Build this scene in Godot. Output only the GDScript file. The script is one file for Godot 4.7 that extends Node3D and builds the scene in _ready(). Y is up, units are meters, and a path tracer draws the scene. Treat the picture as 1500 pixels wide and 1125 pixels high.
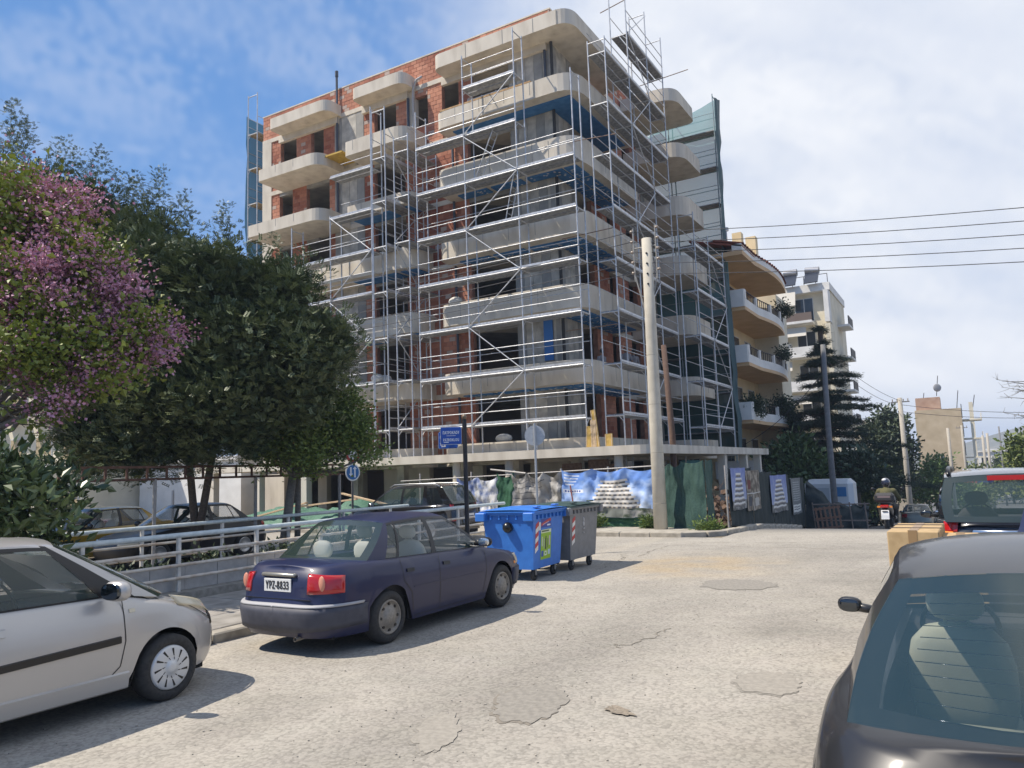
extends Node3D

var taken := {}
var mats := {}
var unit_cyl: ArrayMesh
var unit_box: ArrayMesh
var rng := RandomNumberGenerator.new()

# ---------- naming ----------
func numbered(called: String) -> String:
	var n: int = taken.get(called, -1) + 1
	taken[called] = n
	return called if n == 0 else "%s_%03d" % [called, n]

func tag(o: Node, label := "", category := "", group := "", kind := "") -> void:
	if label: o.set_meta("label", label)
	if category: o.set_meta("category", category)
	if group: o.set_meta("group", group)
	if kind: o.set_meta("kind", kind)

func thing(called: String, label: String, category: String, at := Vector3.ZERO, turn := 0.0, group := "") -> Node3D:
	var o := Node3D.new()
	o.name = numbered(called)
	add_child(o)
	o.position = at
	o.rotation.y = turn
	tag(o, label, category, group)
	return o

func copy_of(o: Node3D, label: String, at: Vector3, turn := 0.0, group := "") -> Node3D:
	var c: Node3D = o.duplicate()
	c.name = numbered(String(o.name).rstrip("0123456789").rstrip("_"))
	add_child(c)
	c.position = at
	c.rotation.y = turn
	c.set_meta("label", label)
	if group: c.set_meta("group", group)
	return c

func mi(called: String, mesh: Mesh, m: Material, parent: Node = null, xf := Transform3D.IDENTITY) -> MeshInstance3D:
	var o := MeshInstance3D.new()
	o.mesh = mesh
	if m: o.material_override = m
	if parent:
		o.name = called
		parent.add_child(o, true)
	else:
		o.name = numbered(called)
		add_child(o)
	o.transform = xf
	return o

func obj(called: String, st: SurfaceTool, m: Material, parent: Node = null, smooth := false) -> MeshInstance3D:
	if not smooth: pass
	st.generate_normals()
	return mi(called, st.commit(), m, parent)

func struct(called: String, st: SurfaceTool, m: Material) -> MeshInstance3D:
	var o := obj(called, st, m)
	o.set_meta("kind", "structure")
	return o

# ---------- materials ----------
func lin(r: float, g: float, b: float) -> Color:
	return Color(r, g, b).linear_to_srgb()

func mat(key: String, c: Color, rough := 0.8, metal := 0.0) -> StandardMaterial3D:
	if mats.has(key): return mats[key]
	var m := StandardMaterial3D.new()
	m.resource_name = key
	m.albedo_color = c.linear_to_srgb()
	m.roughness = rough
	m.metallic = metal
	mats[key] = m
	return m

func noise(sd: int, freq: float, oct := 4, kind := FastNoiseLite.TYPE_SIMPLEX_SMOOTH) -> FastNoiseLite:
	var n := FastNoiseLite.new()
	n.seed = sd
	n.noise_type = kind
	n.frequency = freq
	n.fractal_octaves = oct
	if oct <= 1: n.fractal_type = FastNoiseLite.FRACTAL_NONE
	return n

# a tinted noise picture: from colour a to b (linear values)
func ntex(sd: int, freq: float, oct: int, a: Color, b: Color, size := 512, bias := 1.0, kind := FastNoiseLite.TYPE_SIMPLEX_SMOOTH) -> ImageTexture:
	var n := noise(sd, freq, oct, kind)
	var im := n.get_seamless_image(size, size, false, false, 0.15)
	im.convert(Image.FORMAT_L8)
	var src := im.get_data()
	var lut := PackedByteArray()
	lut.resize(768)
	for i in 256:
		var t := pow(i / 255.0, bias)
		var c := a.lerp(b, t).linear_to_srgb()
		lut[i * 3] = int(clampf(c.r, 0, 1) * 255)
		lut[i * 3 + 1] = int(clampf(c.g, 0, 1) * 255)
		lut[i * 3 + 2] = int(clampf(c.b, 0, 1) * 255)
	var dst := PackedByteArray()
	dst.resize(size * size * 3)
	var k := 0
	for v in src:
		var j := v * 3
		dst[k] = lut[j]; dst[k + 1] = lut[j + 1]; dst[k + 2] = lut[j + 2]
		k += 3
	return ImageTexture.create_from_image(Image.create_from_data(size, size, false, Image.FORMAT_RGB8, dst))

func triplanar(m: StandardMaterial3D, t: Texture2D, tile: float, world := false) -> StandardMaterial3D:
	m.albedo_color = Color.WHITE
	m.albedo_texture = t
	m.uv1_triplanar = true
	m.uv1_world_triplanar = world
	m.uv1_scale = Vector3.ONE / tile
	return m

func noisy(key: String, a: Color, b: Color, tile: float, rough := 0.85, sd := 1, freq := 0.012, metal := 0.0, world := true, bias := 1.0) -> StandardMaterial3D:
	if mats.has(key): return mats[key]
	var m := mat(key, a, rough, metal)
	triplanar(m, ntex(sd, freq, 5, a, b, 256, bias), tile, world)
	return m

func glass(key: String, c: Color, alpha: float, rough := 0.02) -> StandardMaterial3D:
	if mats.has(key): return mats[key]
	var m := mat(key, c, rough)
	var s := m.albedo_color
	s.a = alpha
	m.albedo_color = s
	m.transparency = BaseMaterial3D.TRANSPARENCY_ALPHA
	m.metallic_specular = 0.6
	return m

func paint(key: String, c: Color, rough := 0.35, metal := 0.25, coat := 0.8) -> StandardMaterial3D:
	if mats.has(key): return mats[key]
	var m := mat(key, c, rough, metal)
	m.clearcoat_enabled = true
	m.clearcoat = coat
	m.clearcoat_roughness = 0.08
	return m

# ---------- shapes ----------
func st_new(smooth := false) -> SurfaceTool:
	var st := SurfaceTool.new()
	st.begin(Mesh.PRIMITIVE_TRIANGLES)
	st.set_smooth_group(0 if smooth else -1)
	return st

# a, b, c, d run anticlockwise seen from outside
func q(st: SurfaceTool, a: Vector3, b: Vector3, c: Vector3, d: Vector3) -> void:
	st.add_vertex(a); st.add_vertex(c); st.add_vertex(b)
	st.add_vertex(a); st.add_vertex(d); st.add_vertex(c)

func tri(st: SurfaceTool, a: Vector3, b: Vector3, c: Vector3) -> void:
	st.add_vertex(a); st.add_vertex(c); st.add_vertex(b)

func quv(st: SurfaceTool, a: Vector3, b: Vector3, c: Vector3, d: Vector3, u0 := 0.0, v0 := 0.0, u1 := 1.0, v1 := 1.0) -> void:
	# a bottom left, b bottom right, c top right, d top left
	var ua := Vector2(u0, v1); var ub := Vector2(u1, v1); var uc := Vector2(u1, v0); var ud := Vector2(u0, v0)
	st.set_uv(ua); st.add_vertex(a); st.set_uv(uc); st.add_vertex(c); st.set_uv(ub); st.add_vertex(b)
	st.set_uv(ua); st.add_vertex(a); st.set_uv(ud); st.add_vertex(d); st.set_uv(uc); st.add_vertex(c)

func hexa(st: SurfaceTool, p: Array) -> void:
	# p: bottom 0..3 anticlockwise from above, top 4..7
	q(st, p[3], p[2], p[1], p[0]); q(st, p[4], p[5], p[6], p[7])
	for i in 4:
		var j := (i + 1) % 4
		q(st, p[i], p[j], p[j + 4], p[i + 4])

func box(st: SurfaceTool, lo: Vector3, hi: Vector3, xf := Transform3D.IDENTITY) -> void:
	var p := [Vector3(lo.x, lo.y, hi.z), Vector3(hi.x, lo.y, hi.z), Vector3(hi.x, lo.y, lo.z), Vector3(lo.x, lo.y, lo.z),
		Vector3(lo.x, hi.y, hi.z), Vector3(hi.x, hi.y, hi.z), Vector3(hi.x, hi.y, lo.z), Vector3(lo.x, hi.y, lo.z)]
	for i in 8: p[i] = xf * p[i]
	hexa(st, p)

func cbox(st: SurfaceTool, c: Vector3, s: Vector3, xf := Transform3D.IDENTITY) -> void:
	box(st, c - s / 2, c + s / 2, xf)

# a box with chamfered edges
func bevel(st: SurfaceTool, lo: Vector3, hi: Vector3, r: float, xf := Transform3D.IDENTITY) -> void:
	var c := (lo + hi) / 2
	var h := (hi - lo) / 2
	var pts := {}
	for sx: int in [-1, 1]:
		for sy: int in [-1, 1]:
			for sz: int in [-1, 1]:
				var k := Vector3i(sx, sy, sz)
				var s := Vector3(sx, sy, sz)
				pts[k] = [xf * (c + s * (h - Vector3(0, r, r))), xf * (c + s * (h - Vector3(r, 0, r))), xf * (c + s * (h - Vector3(r, r, 0)))]
	for ax in 3:
		var u := (ax + 1) % 3
		var v := (ax + 2) % 3
		for s: int in [-1, 1]:
			var f := []
			for e in [[-1, -1], [1, -1], [1, 1], [-1, 1]]:
				var k := Vector3i.ZERO
				k[ax] = s; k[u] = e[0]; k[v] = e[1]
				f.append(pts[k][ax])
			if s < 0: f.reverse()
			q(st, f[0], f[1], f[2], f[3])
		for su: int in [-1, 1]:
			for sv: int in [-1, 1]:
				var k0 := Vector3i.ZERO
				var k1 := Vector3i.ZERO
				k0[ax] = -1; k1[ax] = 1
				k0[u] = su; k1[u] = su; k0[v] = sv; k1[v] = sv
				if su * sv > 0: q(st, pts[k0][u], pts[k0][v], pts[k1][v], pts[k1][u])
				else: q(st, pts[k0][v], pts[k0][u], pts[k1][u], pts[k1][v])
	for k in pts:
		var t: Array = pts[k]
		if k.x * k.y * k.z > 0: tri(st, t[0], t[1], t[2])
		else: tri(st, t[0], t[2], t[1])

func frame_of(d: Vector3) -> Basis:
	var y := d.normalized()
	var x := y.cross(Vector3.FORWARD if absf(y.z) < 0.9 else Vector3.RIGHT).normalized()
	return Basis(x, y, x.cross(y))

func cyl(st: SurfaceTool, a: Vector3, b: Vector3, ra: float, rb := -1.0, n := 8, caps := true) -> void:
	if rb < 0: rb = ra
	var f := frame_of(b - a)
	var pa := []
	var pb := []
	for i in n + 1:
		var t := TAU * i / n
		var o := f.x * cos(t) + f.z * sin(t)
		pa.append(a + o * ra)
		pb.append(b + o * rb)
	for i in n:
		q(st, pa[i + 1], pa[i], pb[i], pb[i + 1])
		if caps:
			if ra > 0.0005: tri(st, a, pa[i], pa[i + 1])
			if rb > 0.0005: tri(st, b, pb[i + 1], pb[i])

func tube(st: SurfaceTool, pts: Array, r0: float, r1 := -1.0, n := 6) -> void:
	if r1 < 0: r1 = r0
	var rings := []
	var m := pts.size()
	var f := frame_of(pts[1] - pts[0])
	for i in m:
		var d: Vector3 = (pts[mini(i + 1, m - 1)] - pts[maxi(i - 1, 0)]).normalized()
		var x := (f.x - d * f.x.dot(d)).normalized()
		f = Basis(x, d, x.cross(d))
		var r := lerpf(r0, r1, float(i) / (m - 1))
		var ring := []
		for k in n + 1:
			var t := TAU * k / n
			ring.append(pts[i] + (f.x * cos(t) + f.z * sin(t)) * r)
		rings.append(ring)
	for i in m - 1:
		for k in n:
			q(st, rings[i][k + 1], rings[i][k], rings[i + 1][k], rings[i + 1][k + 1])
	for k in n:
		tri(st, pts[0], rings[0][k], rings[0][k + 1])
		tri(st, pts[m - 1], rings[m - 1][k + 1], rings[m - 1][k])

# profile [[radius, along]...] turned about the axis a->dir
func lathe(st: SurfaceTool, at: Vector3, dir: Vector3, prof: Array, n := 24) -> void:
	var f := frame_of(dir)
	for i in prof.size() - 1:
		for k in n:
			var v := []
			for e in [[i, k], [i, k + 1], [i + 1, k + 1], [i + 1, k]]:
				var p: Array = prof[e[0]]
				var t: float = TAU * (e[1] % n) / n
				v.append(at + f.y * p[1] + (f.x * cos(t) + f.z * sin(t)) * p[0])
			if prof[i][0] < 0.0005: tri(st, v[0], v[2], v[3])
			elif prof[i + 1][0] < 0.0005: tri(st, v[1], v[0], v[2])
			else: q(st, v[1], v[0], v[3], v[2])

func ellipsoid(st: SurfaceTool, c: Vector3, r: Vector3, n := 10, basis := Basis.IDENTITY) -> void:
	for i in n:
		for k in n * 2:
			var v := []
			for e in [[i, k], [i + 1, k], [i + 1, k + 1], [i, k + 1]]:
				var a: float = PI * e[0] / n
				var t: float = PI * (e[1] % (n * 2)) / n
				v.append(c + basis * (r * Vector3(sin(a) * cos(t), cos(a), sin(a) * sin(t))))
			if i == 0: tri(st, v[0], v[2], v[1])
			elif i == n - 1: tri(st, v[0], v[3], v[1])
			else: q(st, v[0], v[3], v[2], v[1])

# a soft-cornered box
func soft(st: SurfaceTool, c: Vector3, r: Vector3, e := 3.0, n := 9, basis := Basis.IDENTITY) -> void:
	var pt := func(i: int, k: int) -> Vector3:
		var a := PI * i / n
		var t := PI * (k % (n * 2)) / n
		var d := Vector3(sin(a) * cos(t), cos(a), sin(a) * sin(t))
		var l := pow(pow(absf(d.x), e) + pow(absf(d.y), e) + pow(absf(d.z), e), -1.0 / e)
		return c + basis * (r * d * l)
	for i in n:
		for k in n * 2:
			var v := [pt.call(i, k), pt.call(i + 1, k), pt.call(i + 1, k + 1), pt.call(i, k + 1)]
			if i == 0: tri(st, v[0], v[2], v[1])
			elif i == n - 1: tri(st, v[0], v[3], v[1])
			else: q(st, v[0], v[3], v[2], v[1])

# outline of Vector2(x, z) pushed from y0 to y1
func prism(st: SurfaceTool, pts: PackedVector2Array, y0: float, y1: float) -> void:
	if Geometry2D.is_polygon_clockwise(pts):
		pts = pts.duplicate()
		pts.reverse()
	var idx := Geometry2D.triangulate_polygon(pts)
	for i in range(0, idx.size(), 3):
		var a := pts[idx[i]]; var b := pts[idx[i + 1]]; var c := pts[idx[i + 2]]
		if (b - a).cross(c - a) < 0:
			var t := b; b = c; c = t
		# (x, z) with z towards the viewer: anticlockwise in (x, z) is clockwise from above
		tri(st, Vector3(a.x, y1, a.y), Vector3(c.x, y1, c.y), Vector3(b.x, y1, b.y))
		tri(st, Vector3(a.x, y0, a.y), Vector3(b.x, y0, b.y), Vector3(c.x, y0, c.y))
	var n := pts.size()
	for i in n:
		var a := pts[i]; var b := pts[(i + 1) % n]
		q(st, Vector3(b.x, y0, b.y), Vector3(a.x, y0, a.y), Vector3(a.x, y1, a.y), Vector3(b.x, y1, b.y))

# round the corners of an outline: [[x, z, radius]...]
func rounded(c: Array, seg := 7) -> PackedVector2Array:
	var out := PackedVector2Array()
	var n := c.size()
	for i in n:
		var p := Vector2(c[i][0], c[i][1])
		var r: float = c[i][2]
		if r <= 0:
			out.append(p)
			continue
		var a := Vector2(c[(i + n - 1) % n][0], c[(i + n - 1) % n][1])
		var b := Vector2(c[(i + 1) % n][0], c[(i + 1) % n][1])
		var s := p + (a - p).normalized() * r
		var e := p + (b - p).normalized() * r
		for k in seg + 1:
			var t := float(k) / seg
			out.append(s.lerp(p, t).lerp(p.lerp(e, t), t))
	return out

# a wall of thickness t along an open line of Vector2(x, z)
func ribbon_wall(st: SurfaceTool, line: PackedVector2Array, t: float, y0: float, y1: float) -> void:
	var n := line.size()
	var inn := PackedVector2Array()
	for i in n:
		var d := (line[mini(i + 1, n - 1)] - line[maxi(i - 1, 0)]).normalized()
		inn.append(line[i] + Vector2(-d.y, d.x) * t)
	for i in n - 1:
		var a := line[i]; var b := line[i + 1]; var c := inn[i + 1]; var d := inn[i]
		var p := [Vector3(a.x, y0, a.y), Vector3(b.x, y0, b.y), Vector3(b.x, y1, b.y), Vector3(a.x, y1, a.y),
			Vector3(d.x, y0, d.y), Vector3(c.x, y0, c.y), Vector3(c.x, y1, c.y), Vector3(d.x, y1, d.y)]
		q(st, p[1], p[0], p[3], p[2]); q(st, p[4], p[5], p[6], p[7]); q(st, p[2], p[3], p[7], p[6]); q(st, p[0], p[1], p[5], p[4])
		if i == 0: q(st, p[4], p[0], p[3], p[7])
		if i == n - 2: q(st, p[1], p[5], p[6], p[2])

# a grid of points [row][column], outside up to the caller
func grid(st: SurfaceTool, g: Array, flip := false) -> void:
	for i in g.size() - 1:
		for k in g[i].size() - 1:
			if flip: q(st, g[i][k + 1], g[i][k], g[i + 1][k], g[i + 1][k + 1])
			else: q(st, g[i][k], g[i][k + 1], g[i + 1][k + 1], g[i + 1][k])

func make_units() -> void:
	var st := st_new(true)
	cyl(st, Vector3.ZERO, Vector3.UP, 1.0, 1.0, 8, false)
	st.generate_normals()
	unit_cyl = st.commit()
	st = st_new()
	box(st, Vector3(-.5, -.5, -.5), Vector3(.5, .5, .5))
	st.generate_normals()
	unit_box = st.commit()

func rod(called: String, a: Vector3, b: Vector3, r: float, m: Material, parent: Node) -> MeshInstance3D:
	var f := frame_of(b - a)
	return mi(called, unit_cyl, m, parent, Transform3D(Basis(f.x * r, b - a, f.z * r), a))

func slab(called: String, c: Vector3, s: Vector3, m: Material, parent: Node, b := Basis.IDENTITY) -> MeshInstance3D:
	return mi(called, unit_box, m, parent, Transform3D(Basis(b.x * s.x, b.y * s.y, b.z * s.z), c))

func text(called: String, s: String, h: float, m: Material, parent: Node, at: Vector3, b := Basis.IDENTITY, width := 0.0, depth := 0.004) -> MeshInstance3D:
	var t := TextMesh.new()
	var f := SystemFont.new()
	f.font_names = PackedStringArray(["Droid Sans"])
	f.font_weight = 700
	t.font = f
	t.text = s
	t.font_size = 32
	t.pixel_size = h / 23.0
	t.depth = depth
	t.curve_step = 2.0
	var o := mi(called, t, m, parent, Transform3D(b, at))
	if width > 0:
		var w := t.get_aabb().size.x
		if w > 0.001: o.transform = Transform3D(Basis(b.x * (width / w), b.y, b.z), at)
	return o

func ground_y(z: float) -> float:
	var d := -z - 21.5
	if d <= 0: return 0.0
	if d < 4.0: return -0.085 * d * d / 8.0
	if d < 24.0: return -0.17 - 0.085 * (d - 4.0)
	if d < 60.0: return -1.87 - 0.055 * (d - 24.0)
	return -3.85 - 0.012 * (minf(d, 260.0) - 60.0)

# ---------- camera, sky, sun ----------
func make_sky() -> void:
	var cam := Camera3D.new()
	cam.name = "camera"
	add_child(cam)
	cam.position = Vector3(0, 1.88, 0)
	cam.basis = Basis(Vector3.UP, deg_to_rad(30.587)) * Basis(Vector3.RIGHT, deg_to_rad(6.6725)) * Basis(Vector3.BACK, deg_to_rad(-2.038))
	cam.fov = 53.53
	cam.near = 0.1
	cam.far = 3000.0
	cam.current = true
	var w := 1024
	var h := 512
	var n1 := noise(11, 1.5, 6)
	n1.domain_warp_enabled = true
	n1.domain_warp_amplitude = 0.6
	n1.domain_warp_frequency = 0.9
	var n2 := noise(5, 4.0, 5)
	var n3 := noise(15, 1.6, 5)
	n3.fractal_type = FastNoiseLite.FRACTAL_RIDGED
	n3.domain_warp_enabled = true
	n3.domain_warp_amplitude = 0.35
	n3.domain_warp_frequency = 1.2
	var im := Image.create(w, h, false, Image.FORMAT_RGBF)
	var zen := Color(0.075, 0.19, 0.47)
	var mid := Color(0.145, 0.31, 0.635)
	var hor := Color(0.27, 0.45, 0.73)
	for j in h:
		var el := PI / 2 - PI * (j + 0.5) / h
		var y := sin(el)
		for i in w:
			var az := wrapf(TAU * (i + 0.5) / w, -PI, PI)
			var d := Vector3(sin(az) * cos(el), y, -cos(az) * cos(el))
			var c: Color
			if y < 0:
				c = Color(0.30, 0.29, 0.27)
			else:
				c = hor.lerp(mid, clampf(y / 0.30, 0, 1)).lerp(zen, clampf((y - 0.3) / 0.7, 0, 1))
				# thin cloud: streaked, with one broad bank to the north-east
				var p := Vector3(d.x, 0.0, d.z) / (0.22 + y)
				var u := p.x * .82 + p.z * .57
				var v := p.x * -.57 + p.z * .82
				var a := n1.get_noise_3d(u * 0.5, 3.0, v * 0.22)
				var fil := n3.get_noise_3d(u * 0.9 + a * .5, 1.0, v * 0.28 + a * .4)
				var fine := n2.get_noise_3d(u, 5.0, v * .45)
				var bank := smoothstep(-0.76, -0.36, az + .14 * a) * (1.0 - smoothstep(1.0, 1.7, az))
				var cov := bank * clampf(0.95 + 0.22 * a, 0.74, 1.0) + (1.0 - bank) * maxf(0.0, a * .5 + fil * .6 - .10) * .55
				cov = clampf(cov + fine * .10 * cov, 0.0, 0.97)
				var white := Color(0.64, 0.68, 0.76).lerp(Color(0.86, 0.87, 0.89), clampf(.55 + a * .7 + fine * .35, 0, 1))
				c = c.lerp(white, cov)
				c = c.lerp(Color(0.60, 0.66, 0.76), (1.0 - smoothstep(0.0, 0.10, y)) * .7)
			im.set_pixel(i, j, c)
	var sm := PanoramaSkyMaterial.new()
	sm.panorama = ImageTexture.create_from_image(im)
	sm.energy_multiplier = 1.0
	var sky := Sky.new()
	sky.sky_material = sm
	var env := Environment.new()
	env.background_mode = Environment.BG_SKY
	env.sky = sky
	env.tonemap_mode = Environment.TONE_MAPPER_LINEAR
	env.tonemap_exposure = 1.2
	env.sdfgi_enabled = true
	env.ssao_enabled = true
	env.ssil_enabled = true
	env.fog_enabled = true
	env.fog_density = 0.0006
	env.fog_light_color = Color(0.72, 0.79, 0.90)
	var we := WorldEnvironment.new()
	we.name = "world"
	we.environment = env
	add_child(we)
	var sun := DirectionalLight3D.new()
	sun.name = "sun"
	sun.light_energy = 1.6
	sun.light_color = Color(1.0, 0.96, 0.90)
	sun.light_angular_distance = 0.5
	sun.shadow_enabled = true
	add_child(sun)
	sun.basis = Basis.looking_at(Vector3(0.53, -1.0, -0.40), Vector3.UP)

# ---------- ground, roads, pavements ----------
var n_big: FastNoiseLite
var n_mid: FastNoiseLite
func road_tone(x: float, z: float) -> Color:
	var a := n_big.get_noise_2d(x, z)
	var b := n_mid.get_noise_2d(x, z)
	var v := 1.0 + 0.16 * a + 0.12 * b
	# worn wheel track with coarser, darker stone
	var trk := exp(-pow((x + 3.65 + 0.3 * a) / 0.55, 2.0)) * smoothstep(-13.0, -9.0, z) * (1.0 - smoothstep(-3.5, -1.0, z))
	v *= 1.0 - 0.22 * trk * (0.6 + 0.8 * clampf(b + .4, 0, 1))
	var c := Color(0.375 * v, 0.346 * v, 0.298 * v)
	var och := exp(-(pow((x + 4.7) / 1.3, 2.0) + pow((z + 14.6) / 1.5, 2.0))) * (0.6 + b)
	c = c.lerp(Color(0.42, 0.31, 0.17), clampf(och, 0, .6))
	# dust along the gutter and tyre-dark turning area
	c = c.lerp(Color(0.46, 0.41, 0.33), clampf((0.35 - absf(x + 7.35)) * 1.5, 0, .5))
	# oil spots and rubbed tyre lanes
	for s in [[-2.0, -9.5, .5, .22], [-4.6, -11.6, .6, .2], [-1.5, -13.8, .8, .18], [-5.1, -4.4, .35, .2], [-2.6, -16.2, 1.2, .15], [.2, -18.0, 1.5, .15]]:
		var dd := (pow((x - s[0]) / s[2], 2.0) + pow((z - s[1]) / (s[2] * 1.6), 2.0)) * (1.0 + .8 * b)
		v = 1.0 - s[3] * exp(-dd)
		c = Color(c.r * v, c.g * v, c.b * v)
	for lx in [-1.2, -2.9]:
		v = 1.0 - .07 * exp(-pow((x - lx + .25 * a) / .28, 2.0)) * (.6 + b)
		c = Color(c.r * v, c.g * v, c.b * v)
	if z < -22.0:
		c = c.lerp(Color(0.13, 0.13, 0.135), clampf((-z - 22.0) / 2.5, 0, 1) * clampf((x + 7.5), 0, 1))
	return c

func sheet(xs: Array, zs: Array, y: float) -> SurfaceTool:
	var st := st_new(true)
	for i in xs.size() - 1:
		for j in zs.size() - 1:
			var p := []
			for e in [[xs[i], zs[j]], [xs[i + 1], zs[j]], [xs[i + 1], zs[j + 1]], [xs[i], zs[j + 1]]]:
				p.append(Vector3(e[0], ground_y(e[1]) + y, e[1]))
			for k in [0, 2, 1, 0, 3, 2]:
				var v: Vector3 = p[k]
				st.set_color(road_tone(v.x, v.z))
				st.set_uv(Vector2(v.x, v.z) * 0.5)
				st.add_vertex(v)
	return st

func steps(a: float, b: float, d: float) -> Array:
	var n := maxi(1, int(round(absf(b - a) / d)))
	var o := []
	for i in n + 1: o.append(lerpf(a, b, float(i) / n))
	return o

func blob(cx: float, cz: float, rx: float, rz: float, rot: float, sd: int, n := 36, rough := 0.22) -> PackedVector2Array:
	var nz := noise(sd, 1.3, 5)
	var o := PackedVector2Array()
	for i in n:
		var t := TAU * i / n
		var r := 1.0 + rough * nz.get_noise_2d(cos(t) * 1.6, sin(t) * 1.6) * 2.0
		o.append(Vector2(cx, cz) + Vector2(cos(t) * rx * r, sin(t) * rz * r).rotated(rot))
	return o

func flat(called: String, pts: PackedVector2Array, y: float, m: Material) -> MeshInstance3D:
	var st := st_new()
	if Geometry2D.is_polygon_clockwise(pts): pts.reverse()
	var idx := Geometry2D.triangulate_polygon(pts)
	for i in range(0, idx.size(), 3):
		var v := []
		for k in 3:
			var p := pts[idx[i + k]]
			v.append(Vector3(p.x, y + ground_y(p.y), p.y))
		if (v[1] - v[0]).cross(v[2] - v[0]).y < 0: tri(st, v[0], v[2], v[1])
		else: tri(st, v[0], v[1], v[2])
	return struct(called, st, m)

func asphalt_mat(key: String, sd: int, gain: float) -> StandardMaterial3D:
	var m := mat(key, Color.WHITE, 0.93)
	m.vertex_color_use_as_albedo = true
	var n := 1024
	var cel := noise(sd, 0.075, 1, FastNoiseLite.TYPE_CELLULAR)
	cel.cellular_return_type = FastNoiseLite.RETURN_CELL_VALUE
	var dis := noise(sd, 0.075, 1, FastNoiseLite.TYPE_CELLULAR)
	dis.cellular_return_type = FastNoiseLite.RETURN_DISTANCE
	var a := cel.get_seamless_image(n, n, false, false, 0.1)
	var b := dis.get_seamless_image(n, n, false, false, 0.1)
	a.convert(Image.FORMAT_L8); b.convert(Image.FORMAT_L8)
	var da := a.get_data(); var db := b.get_data()
	var dust := noise(sd + 3, 0.006, 4).get_seamless_image(n, n)
	dust.convert(Image.FORMAT_L8)
	var dd := dust.get_data()
	var out := PackedByteArray()
	out.resize(n * n)
	var hgt := PackedByteArray()
	hgt.resize(n * n)
	for i in n * n:
		var edge: float = db[i] / 255.0
		var v: float = 0.83 + 0.30 * (da[i] / 255.0 - 0.5) - 0.26 * edge * edge + 0.14 * (dd[i] / 255.0 - 0.5)
		out[i] = int(clampf(pow(clampf(v * gain, 0, 1), 1.0 / 2.2) * 255.0, 0, 255))
		hgt[i] = int(clampf((1.0 - edge) * 200.0 + 30.0 * (da[i] / 255.0), 0, 255))
	m.albedo_texture = ImageTexture.create_from_image(Image.create_from_data(n, n, false, Image.FORMAT_L8, out))
	m.heightmap_enabled = true
	m.heightmap_texture = ImageTexture.create_from_image(Image.create_from_data(n, n, false, Image.FORMAT_L8, hgt))
	m.heightmap_scale = 0.22
	return m

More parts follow.
